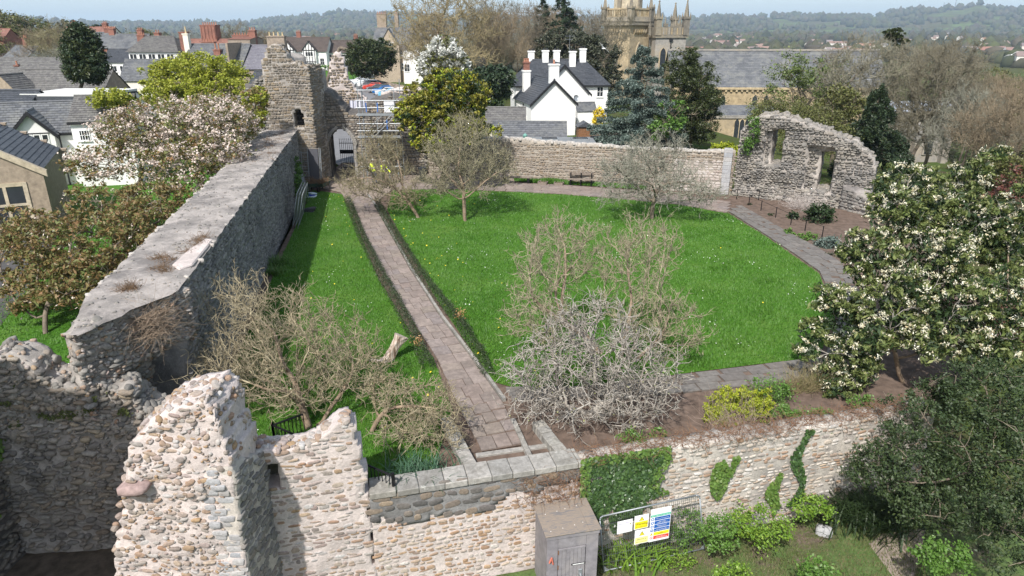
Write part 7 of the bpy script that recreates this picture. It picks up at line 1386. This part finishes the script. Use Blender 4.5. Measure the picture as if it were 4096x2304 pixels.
# right hand bed
bush('dark_shrub', 'dark evergreen shrub against the low stub wall right of the ruin', (18.08, 39, 0.17), [(18.08, 39, 0.17, 0.84, 0.8, 0.77)], LF['dark'], 540, 2600, 0.16)
bush('small_shrub', 'small dark shrub at the foot of the ruin beside the pale twiggy shrub', (16.76, 39.6, 0.08), [(16.76, 39.6, 0.08, 0.31, 0.33, 0.34)], LF['dark'], 541, 500, 0.14)
bush('lavender_shrub', 'blue grey mounded shrub beside the right hand path', (16.46, 34, 0.07), [(16.46, 34, 0.07, 0.7, 0.56, 0.43)], LF['bluegreen'], 542, 2200, 0.11)
bush('green_shrub', 'bright green low mound in the bed beside the right hand path', (15.33, 36.4, -0.09), [(15.33, 36.4, -0.09, 0.44, 0.38, 0.32)], LF['mid'], 543, 900, 0.12)
bush('green_shrub', 'second bright green mound nearer along the right hand bed', (15.91, 35.4, -0.02), [(15.91, 35.4, -0.02, 0.56, 0.44, 0.31)], LF['mid'], 544, 1100, 0.12)
bush('grey_green_shrub', 'grey green mound by the path just left of the flowering evergreen', (16.01, 32.5, -0.3), [(16.01, 32.5, -0.3, 0.56, 0.45, 0.33)], LF['holm'], 545, 1200, 0.11)
bush('potted_shrub', 'little dark bush between the low rail posts', (15.29, 43, -0.18), [(15.29, 43, -0.18, 0.18, 0.22, 0.26)], LF['dark'], 546, 220, 0.12)
bush('potted_shrub', 'second little dark bush along the low rail', (15.65, 40.4, -0.18), [(15.65, 40.4, -0.18, 0.22, 0.26, 0.3)], LF['dark'], 547, 260, 0.12)

# yellow flowering shrubs behind the bench, grass strip by the back wall
sheet('back_border_grass', [(.2,50.9),(9.5,48.0),(9.3,47.2),(5.8,48.5),(1.6,49.6),(.2,50.2)], .02, M['lawn'])
o = blades('border_grass', [(.2,50.9),(9.5,48.0),(9.3,47.2),(5.8,48.5),(1.6,49.6),(.2,50.2)], 9000, .02, .22, M['blade'], 15, .03); tag(o, 'longer green grass along the foot of the back wall', 'grass')
bush('yellow_flowered_shrub', 'larger pale yellow flowering shrub behind the bench', (5.22, 50, 0.3), [(5.22, 50, 0.39, 0.5, 0.46, 0.42)], leaf('pale_yellow_flower', [(.72,.62,.22),(.80,.72,.36),(.60,.50,.12)], .2), 561, 800, .16, extra=[(LF['mid'], .3, 'leaves', 1)])
bush('yellow_flowered_shrub', 'smaller pale yellow flowering shrub left of the larger one', (4.45, 50.3, 0.3), [(4.45, 50.3, 0.36, 0.29, 0.25, 0.21)], bpy.data.materials['pale_yellow_flower'], 562, 320, .14, extra=[(LF['mid'], .3, 'leaves', 1)])
be = thing('garden_bench', 'weathered timber bench with a single back rail in front of the yellow shrubs', 'bench', (4.95,48.7,.03), R(-9))
for k in range(3): MB().box(-.9,-.22+k*.14,.41,.9,-.1+k*.14,.45).build('seat_board', M['wood_grey'], be, bevel=.008)
MB().box(-.9,.27,.66,.9,.31,.86).build('back_rail', M['wood_grey'], be, bevel=.008)
for x in (-.75, 0, .75): MB().box(x-.04,-.2,0,x+.04,-.12,.41).build('leg', M['black_iron'], be); MB().box(x-.04,.2,0,x+.04,.27,.84).build('leg', M['black_iron'], be)
b2 = thing('backless_bench', 'plain backless timber bench left of the grass border', 'bench', (.3,49.5,.03), R(-6)); MB().box(-1.1,-.2,.38,1.1,.2,.46).build('seat', M['wood_grey'], b2, bevel=.01)
for x in (-.9, .9): MB().box(x-.08,-.18,0,x+.08,.18,.38).build('leg', M['black_iron'], b2)
for k, (x, y) in enumerate(((2.25,49.2),(3.4,48.95))):
    t = thing('planter_frame', ('left','right')[k]+' small low square timber planter edging beside the back path', 'planter', (x, y, .03), R(-12))
    for a in range(4): o = MB().box(-.35,-.35,0,.35,-.29,.16).build('side_board', M['wood_grey'], t); o.rotation_euler = (0, 0, a*pi/2)
    MB().box(-.29,-.29,0,.29,.29,.1).build('soil', M['soil'], t)
# low hedges along the path
def hedge(label, pts, w, h, n, seed, dead=None):
    rs = np.random.default_rng(seed); P2 = [Vector((p[0], p[1])) for p in pts]; sl = [0]
    for a, b in zip(P2, P2[1:]): sl.append(sl[-1]+(b-a).length)
    s_ = rs.uniform(0, sl[-1], n); k = np.sin(s_*3.1)+np.sin(s_*7.7+1); keep = rs.random(n) < .75+.22*k/2; s_ = s_[keep]; k = k[keep]; x = np.interp(s_, sl, [p.x for p in P2]); y = np.interp(s_, sl, [p.y for p in P2]); m = len(s_)
    w *= 1.25; h *= 1.3; th = rs.uniform(0, 2*pi, m); rr = np.sqrt(rs.uniform(.15, 1, m)); P_ = np.stack([x+np.cos(th)*rr*w, y+rs.normal(size=m)*.05, .04+np.abs(np.sin(th))*rr*h*(1+.2*k)], 1)
    t = thing('low_hedge', label, 'hedge', (pts[0][0], pts[0][1], 0)); adopt(link('foliage', np_mesh('foliage', *leaves(P_, .055, .5, .3, rs), LF['hedge'] if 'hedge' in LF else LF['dark'])), t)
    for (px, py, pz, rad) in dead or []:
        Q = rs.normal(size=(160, 3))*np.array([rad, rad, rad*1.3])*.5+np.array([px, py, pz]); adopt(link('dead_foliage', np_mesh('dead_foliage', *leaves(Q, .07, .45, .3, rs), leaf('dead_orange_leaf', [(.42,.22,.09),(.50,.30,.14),(.34,.17,.07)], .2))), t)
LF['hedge'] = leaf('hedge_leaf', [(.028,.045,.018),(.045,.065,.025),(.035,.055,.02),(.06,.075,.03)], .15, .5)
hedge('low dark clipped hedge on the left side of the path', [(-10.68, 43.59, 0.1)[:2], (-7.97, 34.99, 0.1)[:2], (-5.97, 29.29, 0.1)[:2], (-4.5, 25.25, 0.1)[:2], (-3.4, 22.09, 0.1)[:2], (-2.75, 20.1, 0.1)[:2]], .21, .36, 22000, 571, [(*(-3.3, 21.81, 0.2)[:2], .25, .18)])
hedge('low dark clipped hedge on the right side of the path with one dead orange plant', [(-8.55, 42.51, 0.1)[:2], (-6.1, 34.99, 0.1)[:2], (-4.38, 29.84, 0.1)[:2], (-3.15, 26.56, 0.1)[:2], (-1.95, 23.67, 0.1)[:2], (-1.02, 20.68, 0.1)[:2], (-0.74, 19.55, 0.1)[:2]], .2, .34, 22000, 572, [(*(-1.97, 23.97, 0.3)[:2], .35, .2)])
# tree stump
sp = thing('tree_stump', 'pale barkless leaning tree stump standing on the left lawn', 'stump', (-4.2,20.8,0)); V = []; F = []; rs = np.random.default_rng(581); kk = 12; a0 = Vector((-4.28,20.75,-.05)); a1 = Vector((-3.78,21.15,.78))
for j in range(7):
    f = j/6; c = a0.lerp(a1, f); rad = .22-.05*math.sin(f*pi)+(.05 if j == 6 else 0)
    for i in range(kk): th = 2*pi*i/kk; rr_ = rad*(1+.16*math.sin(3*th+1)+rs.normal()*.05)*(1.25 if j == 0 else 1); V.append((c.x+cos(th)*rr_*.85, c.y+sin(th)*rr_*.7, c.z-cos(th)*rr_*.42-sin(th)*rr_*.25))
for j in range(6):
    for i in range(kk): F.append((j*kk+i, j*kk+(i+1) % kk, (j+1)*kk+(i+1) % kk, (j+1)*kk+i))
me = bpy.data.meshes.new('trunk'); me.from_pydata(V, [], F+[tuple(range(6*kk, 7*kk))]); 
m, N_, L_, P_ = newmat('stripped_wood'); n_ = N_.new('ShaderNodeTexNoise'); mp_ = N_.new('ShaderNodeMapping'); g_ = N_.new('ShaderNodeNewGeometry'); mp_.inputs['Rotation'].default_value = (0, R(32), 0); mp_.inputs['Scale'].default_value = (22, 16, 2.5); L_.new(g_.outputs['Position'], mp_.inputs[0]); L_.new(mp_.outputs[0], n_.inputs['Vector']); n_.inputs['Scale'].default_value = 1; n_.inputs['Detail'].default_value = 5
rp = ramp_node(N_, [((.17,.10,.06), .32), ((.42,.33,.26), .48), ((.60,.52,.45), .66)]); L_.new(n_.outputs[0], rp.inputs[0]); L_.new(rp.outputs[0], P_.inputs['Base Color']); P_.inputs['Roughness'].default_value = .85; bump(N_, L_, P_, n_.outputs[0], .8, .03)
me.materials.append(m); adopt(link('trunk', me), sp); adopt(MB().bar((-4.75,20.75,.05),(-4.4,20.72,.02),.07,7,.03).build('root_flare', m, sp), sp)
# boulder, loose bits
bo = adopt(bpy.data.objects.new('boulder', pool_mesh('mid', 4, M['ashlar'])), thing('pale_boulder', 'pale flat boulder lying on the grass outside the ivy wall', 'boulder', (8.72, 15.5, -2.7))); C.objects.link(bo); p_ = Vector((8.71, 15.44, -2.62)); bo.matrix_basis = Matrix(((.42,0,.12,p_.x),(-.18,.0,.26,p_.y),(0,-.2,0,p_.z),(0,0,0,1)))
# black railings round the pit edge
def railing(label, a, b, z0, h, n):
    t = thing('iron_railing', label, 'railing', (a[0], a[1], z0)); a = Vector((a[0], a[1], z0)); b = Vector((b[0], b[1], z0)); up = Vector((0, 0, 1)); d = (b-a).normalized()
    for z in (.12, h): MB().bar(a+up*z, b+up*z, .028, 6).build('rail', M['black_iron'], t).matrix_parent_inverse = Matrix.Translation(-t.location)
    for i in range(n+1):
        p = a.lerp(b, i/n); big = i % 12 == 0; o = MB().bar(p+up*(.0 if big else .12), p+up*(h+.08 if big else h), .04 if big else .013, 6).build('post' if big else 'baluster', M['black_iron'], t); o.matrix_parent_inverse = Matrix.Translation(-t.location)
railing('black iron railing running along the pit edge behind the window wall', (-6.35,15.65), (-2.8,13.45), -.35, 1.05, 36)
railing('short return of the black iron railing beside the leaning tree trunk', (-6.35,15.65), (-5.7,16.2), -.35, 1.05, 8)
# low rail along the right bed
lr = thing('low_wire_rail', 'row of short dark posts with a wire along the right hand bed', 'rail', (15.2,42,0)); pts = [(14.93,44.57),(16.3,44.3),(15.2,42.9),(15.5,41.5),(15.8,39.8),(16.1,38.2),(16.4,36.9),(16.8,35.6)]
for k, p in enumerate(pts): adopt(MB().bar((*p, -.05), (*p, .62), .028, 6).build('post', M['black_iron'], lr), lr)
for a, b in zip(pts, pts[1:]): adopt(MB().bar((*a, .58), (*b, .58), .012, 5).build('wire', M['black_iron'], lr), lr)
# leaning stack against the long wall: three spare wire panels
for k in range(3):
    t = thing('spare_fence_panel', ('outermost','middle','innermost')[k]+' of three spare wire panels stacked against the long wall', 'fence panel', tuple(fl.p(20.4+k*.12, 0, .75-k*.16)), math.atan2(fl.d.y, fl.d.x)); t.rotation_euler = (R(13), 0, math.atan2(fl.d.y, fl.d.x)); wire_panel(t, 3.4, 2.0, 2.0, 40, 6, .004, 0)
    if k == 0: MB().box(1.2,-.03,.8,1.38,-.02,1.2).build('tag', flat('white_board', (.8,.8,.79)), t)
bl = thing('panel_feet', 'pile of dark moulded fence feet beside the spare panels', 'fence feet', tuple(fl.p(24.3, 0, 1.0))); 
for k in range(5): o = MB().box(-.35,-.11,0,.35,.11,.12).build('foot_block', flat('dark_rubber', (.06,.06,.065), .8), bl, bevel=.02); o.location = (.1*(k % 2), .18*(k//2), .12*(k % 2)); o.rotation_euler = (0, 0, .3*k)
# things by the gate tower
lad = thing('ladder_frame', 'silver scaffold ladder frame leaning on the gate tower', 'ladder frame', (-14.75,47.75,0), R(4)); lad.rotation_euler = (R(-8), 0, R(4))
mb = MB(); 
for x in (-.42, .0, .42): mb.bar((x,0,0),(x,0,2.6),.026,6)
for k in range(8): mb.bar((-.42,0,.2+k*.33),(.42,0,.2+k*.33),.02,6)
mb.bar((-.42,0,.2),(.42,0,1.2),.018,6); mb.build('frame', M['galv'], lad)
pb_ = thing('dark_board', 'tall dark sheet board leaning on the gate tower beside the arch', 'board', (-13.95,47.85,0)); pb_.rotation_euler = (R(-7), 0, 0); MB().box(-.33,0,0,.33,.04,2.75).build('sheet', flat('dark_sheet', (.07,.07,.08), .6), pb_); MB().bar((.42,0,0),(.42,0,2.8),.028,6).bar((.5,.05,0),(.5,.05,2.8),.028,6).bar((-.38,0,0),(-.38,0,2.8),.02,6).build('pole', M['galv'], pb_)
pk = thing('leaning_plank', 'long grey scaffold plank leaning toward the tower by the shrub', 'plank', (-14.2,46.9,0)); q = MB().box(-.14,-.025,0,.14,.025,3.6).build('board', flat('grey_board', (.32,.33,.35), .7), pk); q.rotation_euler = (R(-20), R(-19), R(20))
def barrow(label, loc, rz):
    t = thing('wheelbarrow', label, 'wheelbarrow', loc, rz); MB().add([(-.28,-.4,.35),(.28,-.4,.35),(.2,.35,.32),(-.2,.35,.32),(-.36,-.55,.62),(.36,-.55,.62),(.3,.55,.6),(-.3,.55,.6)], [(3,2,1,0),(0,1,5,4),(1,2,6,5),(2,3,7,6),(3,0,4,7)]).build('tray', flat('green_tray', (.05,.09,.07), .5), t)
    o = MB().lathe([(.05,-.04),(.18,-.04),(.18,.04),(.05,.04)], 14).build('wheel', M['black_iron'], t); o.location = (0,.62,.18); o.rotation_euler = (0, R(90), 0)
    for s_ in (-1, 1): MB().bar((s_*.08,.62,.18),(s_*.3,-1.05,.62),.02,6).build('handle', M['black_iron'], t); MB().bar((s_*.25,-.35,.4),(s_*.27,-.45,0),.02,6).build('leg', M['black_iron'], t)
    rs = np.random.default_rng(int(rz*100)+7); P_ = rs.normal(size=(90, 3))*np.array([.16,.25,.08])+np.array([0,0,.6]); d = rs.normal(size=(90, 3)); a, b, c1, c2, e, _ = twigs(P_, d, 2, .4, .012, rs, .3, 3); MB_ = np_mesh('twig_load', *tubes(a, b, c1, c2, 3), bpy.data.materials['dead_weed']); link('twig_load', MB_, t)
barrow('green wheelbarrow heaped with brown twigs beside the leaning plank', (-13.9,46.9,0), .4); barrow('second wheelbarrow of twigs nearer the gate arch', (-13.2,47.1,0), 2.9)
tp = thing('folded_tarpaulins', 'pile of folded blue and white plastic bags on the grass by the shrub', 'bags', (-13.45,45.1,0)); 
for k, (c_, s_) in enumerate((((.55,.62,.66), (.8,.5)), ((.02,.06,.45), (.45,.35)), ((.50,.60,.66), (.5,.42)))): o = MB().box(-s_[0]/2,-s_[1]/2,0,s_[0]/2,s_[1]/2,.09).build('bag', flat('bag_plastic_%d' % k, c_, .4), tp, bevel=.03); o.location = (.06*k-.1,.05*k,.09*k); o.rotation_euler = (.05, .08*k, .5*k)
# scaffold in front of the gateway wall
sc = thing('scaffold_tower', 'galvanised tube scaffold with two boarded lifts in front of the gateway wall', 'scaffold', (-9.6,50.2,0))
X0, X1, Y0, Y1 = -10.85, -8.3, 49.7, 51.1
def gb(mb, nm='tube', mat=None): adopt(mb.build(nm, mat or M['galv'], sc), sc)
for x, y, h in ((X0,Y0,7.0),(X0+.25,Y0+.1,7.5),(X0,Y1,6.4),(X1,Y0,6.6),(X1+.2,Y1,7.2),(-9.6,Y0,5.9),(-9.2,Y1,5.2)): gb(MB().bar((x,y,0),(x,y,h),.032,6), 'standard')
for z in (1.2,3.3,3.75,4.25,4.85,5.35,5.85): gb(MB().bar((X0-.2,Y0-.03,z),(X1+.35,Y0-.03,z),.026,6), 'ledger'); gb(MB().bar((X0,Y0-.2,z-.06),(X0,Y1+.2,z-.06),.026,6), 'transom'); gb(MB().bar((X1,Y0-.2,z-.06),(X1,Y1+.2,z-.06),.026,6), 'transom')
gb(MB().bar((X0-.1,Y0,6.55),(X1+.7,Y0,6.55),.03,6), 'ledger')
for z in (3.2,4.75):
    for k in range(5): gb(MB().box(X0-.1,Y0+.08+k*.26,z,X1+.3,Y0+.31+k*.26,z+.05), 'scaffold_board', M['wood_grey'])
    gb(MB().box(X0-.1,Y0-.08,z+.05,X1+.3,Y0-.05,z+.22), 'toe_board', M['galv'])
gb(MB().bar((-10.2,Y0-.06,3.3),(-8.5,Y0-.06,4.9),.03,6).bar((-9.9,Y0-.1,3.3),(-8.2,Y0-.1,4.9),.03,6), 'stair_string'); gb(MB().bar((-10.2,Y0-.05,3.9),(-8.4,Y0-.05,5.6),.022,6), 'hand_rail')
for x, z in ((-10.3,5.4),(-9.5,5.4),(-8.9,4.2)): gb(MB().box(x-.03,Y0-.09,z-.35,x+.03,Y0-.05,z+.3), 'blue_clip', flat('blue_plastic', (.04,.14,.42)))
gb(MB().box(-9.1,Y0+.3,5.0,-8.4,Y0+.34,5.75), 'white_sheet', flat('white_sheet', (.7,.71,.74)))
bn = thing('striped_banner', 'pale striped sheet hung on railings in the gap of the gateway wall', 'banner', (-12.2,55.5,4.3)); 
for k in range(12): MB().box(-.62+k*.105,0,-.05,-.62+k*.105+.1,.02,1.0).build('stripe', flat('banner_white', (.66,.66,.72)) if k % 2 else flat('banner_lilac', (.45,.46,.56)), bn)
for k in range(5): MB().bar((-.6+k*.3,-.05,0),(-.6+k*.3,-.05,1.25),.015,5).build('rail_bar', M['black_iron'], bn)
# two workers in high visibility jackets under the bare trees
def person(label, loc, rz, jacket, trousers, lean=.1, arm=.5):
    t = thing('person', label, 'person', loc, rz); J = {'hip':(0,0,.92),'waist':(0,lean*.3,1.1),'chest':(0,lean*.6,1.34),'neck':(0,lean,1.50),'head':(0,lean+.03,1.60),'top':(0,lean+.02,1.74)}
    vs = [J['hip'],J['waist'],J['chest'],J['neck'],J['head'],J['top']]; rad = [.13,.14,.16,.065,.085,.07]; ed = [(0,1),(1,2),(2,3),(3,4),(4,5)]
    for s_ in (-1, 1):
        b = len(vs); vs += [(s_*.19,lean*.7,1.42),(s_*.24,lean+.1*arm,1.15),(s_*.20,lean+.45*arm,.98),(s_*.18,lean+.52*arm,.92)]; rad += [.07,.055,.045,.04]; ed += [(2,b),(b,b+1),(b+1,b+2),(b+2,b+3)]
        b = len(vs); vs += [(s_*.1,0,.86),(s_*.12,.03*s_,.48),(s_*.13,-.02,.08),(s_*.14,.14,.04)]; rad += [.10,.075,.055,.045]; ed += [(0,b),(b,b+1),(b+1,b+2),(b+2,b+3)]
    me = bpy.data.meshes.new('body'); me.from_pydata(vs, ed, []); o = link('body', me, t); sk = me.skin_vertices.new() if hasattr(me.skin_vertices, 'new') else None
    md = o.modifiers.new('skin', 'SKIN'); 
    if not me.skin_vertices: pass
    for i, q in enumerate(me.skin_vertices[0].data): q.radius = (rad[i], rad[i]); q.use_root = i == 0
    o.modifiers.new('sub', 'SUBSURF').levels = 1; o.modifiers['sub'].render_levels = 1
    m, N_, L_, P_ = newmat('work_clothes'); tc = N_.new('ShaderNodeTexCoord'); sx = N_.new('ShaderNodeSeparateXYZ'); L_.new(tc.outputs['Object'], sx.inputs[0]); rp = ramp_node(N_, [((.02,.02,.02), 0), (trousers, .06), (trousers, .49), (jacket, .5), ((.6,.6,.6), .61), (jacket, .64), (jacket, .80), ((.50,.33,.25), .815), ((.50,.33,.25), .89), ((.75,.72,.65), .9)], 'CONSTANT')
    mm = N_.new('ShaderNodeMath'); mm.operation = 'DIVIDE'; mm.inputs[1].default_value = 1.85; L_.new(sx.outputs['Z'], mm.inputs[0]); L_.new(mm.outputs[0], rp.inputs[0]); L_.new(rp.outputs[0], P_.inputs['Base Color']); P_.inputs['Roughness'].default_value = .8; me.materials.append(m)
    hm = MB().lathe([(.125,0),(.12,.05),(.08,.1),(.02,.12)], 10, (0,lean+.02,1.70)).build('hard_hat', flat('white_helmet', (.75,.75,.72)), t, smooth=True)
person('standing worker in yellow high visibility jacket under the bare tree by the gate', (-10.0,51.2-2.0,.02), .4, (.62,.75,.03), (.05,.06,.09)); person('worker in a yellow high visibility jacket bending forward beside the standing one', (-9.35,48.9,.02), -2.2, (.62,.75,.03), (.25,.24,.20), .25, .8)
bi = thing('black_bin', 'dark bin on the forecourt behind the bare trees', 'bin', (-6.6,50.3,.02)); MB().lathe([(.24,0),(.30,.9),(.33,.92),(.33,.98),(.05,1.05)], 12).build('drum', flat('bin_black', (.03,.035,.04), .5), bi)
# gulls
def gull(label, loc, rz, tilt):
    t = thing('gull', label, 'bird', loc, rz); t.rotation_euler = (0, tilt, rz); MB().lathe([(.01,-.22),(.055,-.12),(.075,.0),(.055,.13),(.035,.2),(.01,.27)], 8).build('body', flat('white_feather', (.8,.8,.8)), t, smooth=True).rotation_euler = (R(90), 0, 0)
    for s_ in (-1, 1): MB().add([(0,.06,.02),(s_*.32,.12,.14),(s_*.68,-.05,.10),(s_*.34,-.08,.12),(0,-.09,.02),(0,.06,0),(s_*.32,.12,.125),(s_*.68,-.05,.09),(s_*.34,-.08,.105),(0,-.09,0)], [(0,1,3,4),(1,2,3),(9,8,6,5),(8,7,6),(0,5,6,1),(1,6,7,2),(2,7,8,3),(3,8,9,4)]).build('wing', flat('white_feather', (.8,.8,.8)), t)
gull('white gull flying in front of the dark evergreen oak', (7.58, 60, 9.06), .6, R(35)); gull('white gull gliding over the wood at the right edge', (51.95, 75, 8.07), -.7, R(-25))
# ---------------------------------------------------------------- car park beyond the gate
tz_ = -.16
sheet('car_park', [(-14.5,57),(-6,58),(-16,104),(-15,118),(-28,150),(-37,166),(-47,166),(-62,205),(-70,203),(-47,150),(-30,112),(-17,62)], tz_+.1, plain('grey_asphalt', (.17,.17,.175), .95, 0, .12, 1.2))
sheet('car_park_green', [(-46,163),(-36.2,163),(-40,205),(-60,207)], tz_+.13, M['lawn'])
cw2 = thing('car_park_wall', 'low stone wall between the parked cars and the bare trees', 'wall', (-17,120,-.2)); fcw = Frame((-28.5,143),(-13.5,113)); mask_wall('wall_body', fcw, -.5, 1.6, .5, lambda u: 1.3, M['mortar_grey'], cw2, .6, .04); lay('stone', cw2, fcw, courses(fcw.L, -.1, 1.2, (.25,.35), (.35,.7), 71, lambda u, z: True, .03, .02), sb, 'square', .05, 120, 33)
CB = [(-2.1,.35),(-2.12,.75),(-1.95,.95),(-1.1,1.05),(-.45,1.45),(.9,1.48),(1.75,1.05),(2.08,.95),(2.15,.6),(2.1,.35)]
def car(name, label, loc, rz, col, est=False):
    t = thing(name, label, 'car', loc, rz, 'cars in the car park'); prof = CB if not est else CB[:5]+[(1.7,1.47),(2.08,1.0)]+CB[8:]
    mt = plain('car_paint_%02d' % len(bpy.data.materials), col, .25, 0, .02, 1, 0, .5); mb = MB(); n = len(prof); vs = []
    for s_ in (-1, 1): vs += [(x, s_*(.88 if z < 1.1 else .68), z) for x, z in prof]
    fs = [tuple(range(n-1, -1, -1)), tuple(range(n, 2*n))]+[(i, (i+1) % n, n+(i+1) % n, n+i) for i in range(n)]; mb.add(vs, fs).build('body', mt, t, bevel=.05)
    x1 = 1.5 if est else .8
    for s_ in (-1, 1): MB().add([(-.95,s_*.86,1.06),(x1+.55,s_*.86,1.06),(x1,s_*.725,1.40),(-.45,s_*.725,1.40)], [(0,1,2,3) if s_ < 0 else (3,2,1,0)]).build('side_window', M['glass'], t)
    MB().add([(-1.1,-.72,1.07),(-.47,-.6,1.44),(-.47,.6,1.44),(-1.1,.72,1.07)], [(0,3,2,1)]).build('windscreen', M['glass'], t).location = (-.02,0,.03); e = (1.72,1.45,2.08,1.04) if est else (.92,1.46,1.72,1.09); MB().add([(e[0],-.6,e[1]),(e[2],-.72,e[3]),(e[2],.72,e[3]),(e[0],.6,e[1])], [(0,1,2,3)]).build('rear_window', M['glass'], t).location = (.03,0,.02)
    for x in (-1.3, 1.32):
        for s_ in (-1, 1): o = MB().lathe([(.12,-.1),(.31,-.1),(.33,0),(.31,.1),(.12,.1)], 14).build('wheel', flat('tyre', (.02,.02,.02), .8), t); o.location = (x, s_*.8, .33); o.rotation_euler = (R(90), 0, 0); h_ = MB().lathe([(.2,0),(.2,.02)], 10).build('rim', M['galv'], o); h_.location = (0, 0, -.11*s_ if s_ > 0 else .10)
    for s_ in (-1, 1): MB().box(-2.12,s_*.62-.14,.72,-2.04,s_*.62+.14,.86).build('headlight', flat('lamp_glass', (.6,.62,.65), .2), t); MB().box(2.06,s_*.68-.1,.8,2.15,s_*.68+.1,1.0).build('tail_light', flat('tail_red', (.4,.01,.01), .3), t)
CARS = [('white saloon car, farthest of the row by the low stone wall',-31.2,145.6,(.78,.78,.78),1),('silver white hatchback second from the far end of the row',-29.8,142.2,(.62,.66,.68),0),('white crossover car with dark wheels, third in the row',-28.0,138.2,(.80,.80,.80),1),('red car in the middle of the parked row',-25.6,131.8,(.50,.06,.04),0),('dark grey estate car next to the red car',-23.9,127.4,(.07,.075,.08),1),('deep blue hatchback in the parked row',-22.2,123.4,(.02,.13,.36),0),('silver car between the blue cars of the row',-21.1,120.2,(.55,.57,.60),0),('light blue car near the near end of the row',-20.1,117.4,(.16,.42,.58),0),('red car at the near end of the row',-18.6,113.8,(.55,.05,.04),0)]
for lb, x, y, c_, e in CARS: car('parked_car', lb, (x, y, tz_+.12), R(14), c_, e)
for lb, x, y, rz, c_ in (('white car seen from behind left of the jagged wall remnant',-32.4,135.0,-70,(.80,.80,.80)),('dark car parked at the left beside the green',-41.0,152.,-65,(.04,.05,.07)),('second white car just beyond the one left of the row',-34.5,141.,-70,(.78,.78,.78)),('red and blue car half hidden by the gate tower',-38.5,144.5,-65,(.40,.05,.08)),('orange car on the road beyond the green',-43.5,211.,5,(.75,.25,.02)),('black car on the road beyond the green',-51.5,212.,5,(.03,.03,.03))): car('parked_car', lb, (x, y, tz_+.12), R(rz), c_)
lp = thing('street_lamp', 'black heritage street lamp in front of the yew at the car park', 'street lamp', (-27.6,143,-.1)); MB().bar((0,0,0),(0,0,4.3),.07,8,.05).lathe([(.16,0),(.14,.5),(.08,.6)], 8).build('post', M['black_iron'], lp); MB().lathe([(.10,0),(.24,.5)], 6, (0,0,4.3)).build('lantern', plain('lantern_glass', (.5,.5,.48), .2), lp); MB().lathe([(.28,0),(.12,.22),(.03,.4)], 6, (0,0,4.8)).build('lantern_cap', M['black_iron'], lp)
l2 = thing('garden_lamp', 'small green topped lantern just behind the back wall', 'street lamp', (1.1,58,-.5)); MB().bar((0,0,0),(0,0,2.3),.05,6).build('post', M['black_iron'], l2); MB().lathe([(.08,0),(.2,.45),(.05,.6)], 6, (0,0,2.3)).build('lantern', flat('verdigris', (.15,.32,.27)), l2)
for k in range(6):
    t = thing('bollard', 'short dark posts along the edge of the car park green', 'bollard', (-46.5+k*2.1,161.6,-.1), 0, 'bollards along the green'); MB().lathe([(.09,0),(.08,.8),(.05,.9)], 8).build('post', M['black_iron'], t)
hd = bush('clipped_hedge', 'clipped green hedge below the half timbered houses', (-50,196,-.3), [(-52,197,.6,5,1,.9),(-44,198,.6,5,1,.9),(-60,196,.6,4,1,.9)], LF['mid'], 590, 1600, .6, 'hedge')

# ================================================================ HAZE
hz = MB().box(-9800,-60,-40,9800,9800,190).build('haze', None if 0 else bpy.data.materials.new('haze_air'))
m = bpy.data.materials['haze_air']; m.use_nodes = True; m.node_tree.nodes.clear(); ou = m.node_tree.nodes.new('ShaderNodeOutputMaterial'); pv = m.node_tree.nodes.new('ShaderNodeVolumePrincipled')
pv.inputs['Color'].default_value = (.66,.83,1,1); pv.inputs['Density'].default_value = .00014; pv.inputs['Anisotropy'].default_value = .1; m.node_tree.links.new(pv.outputs[0], ou.inputs['Volume'])
tag(hz, 'pale blue air haze over the valley', 'haze', kind='stuff')
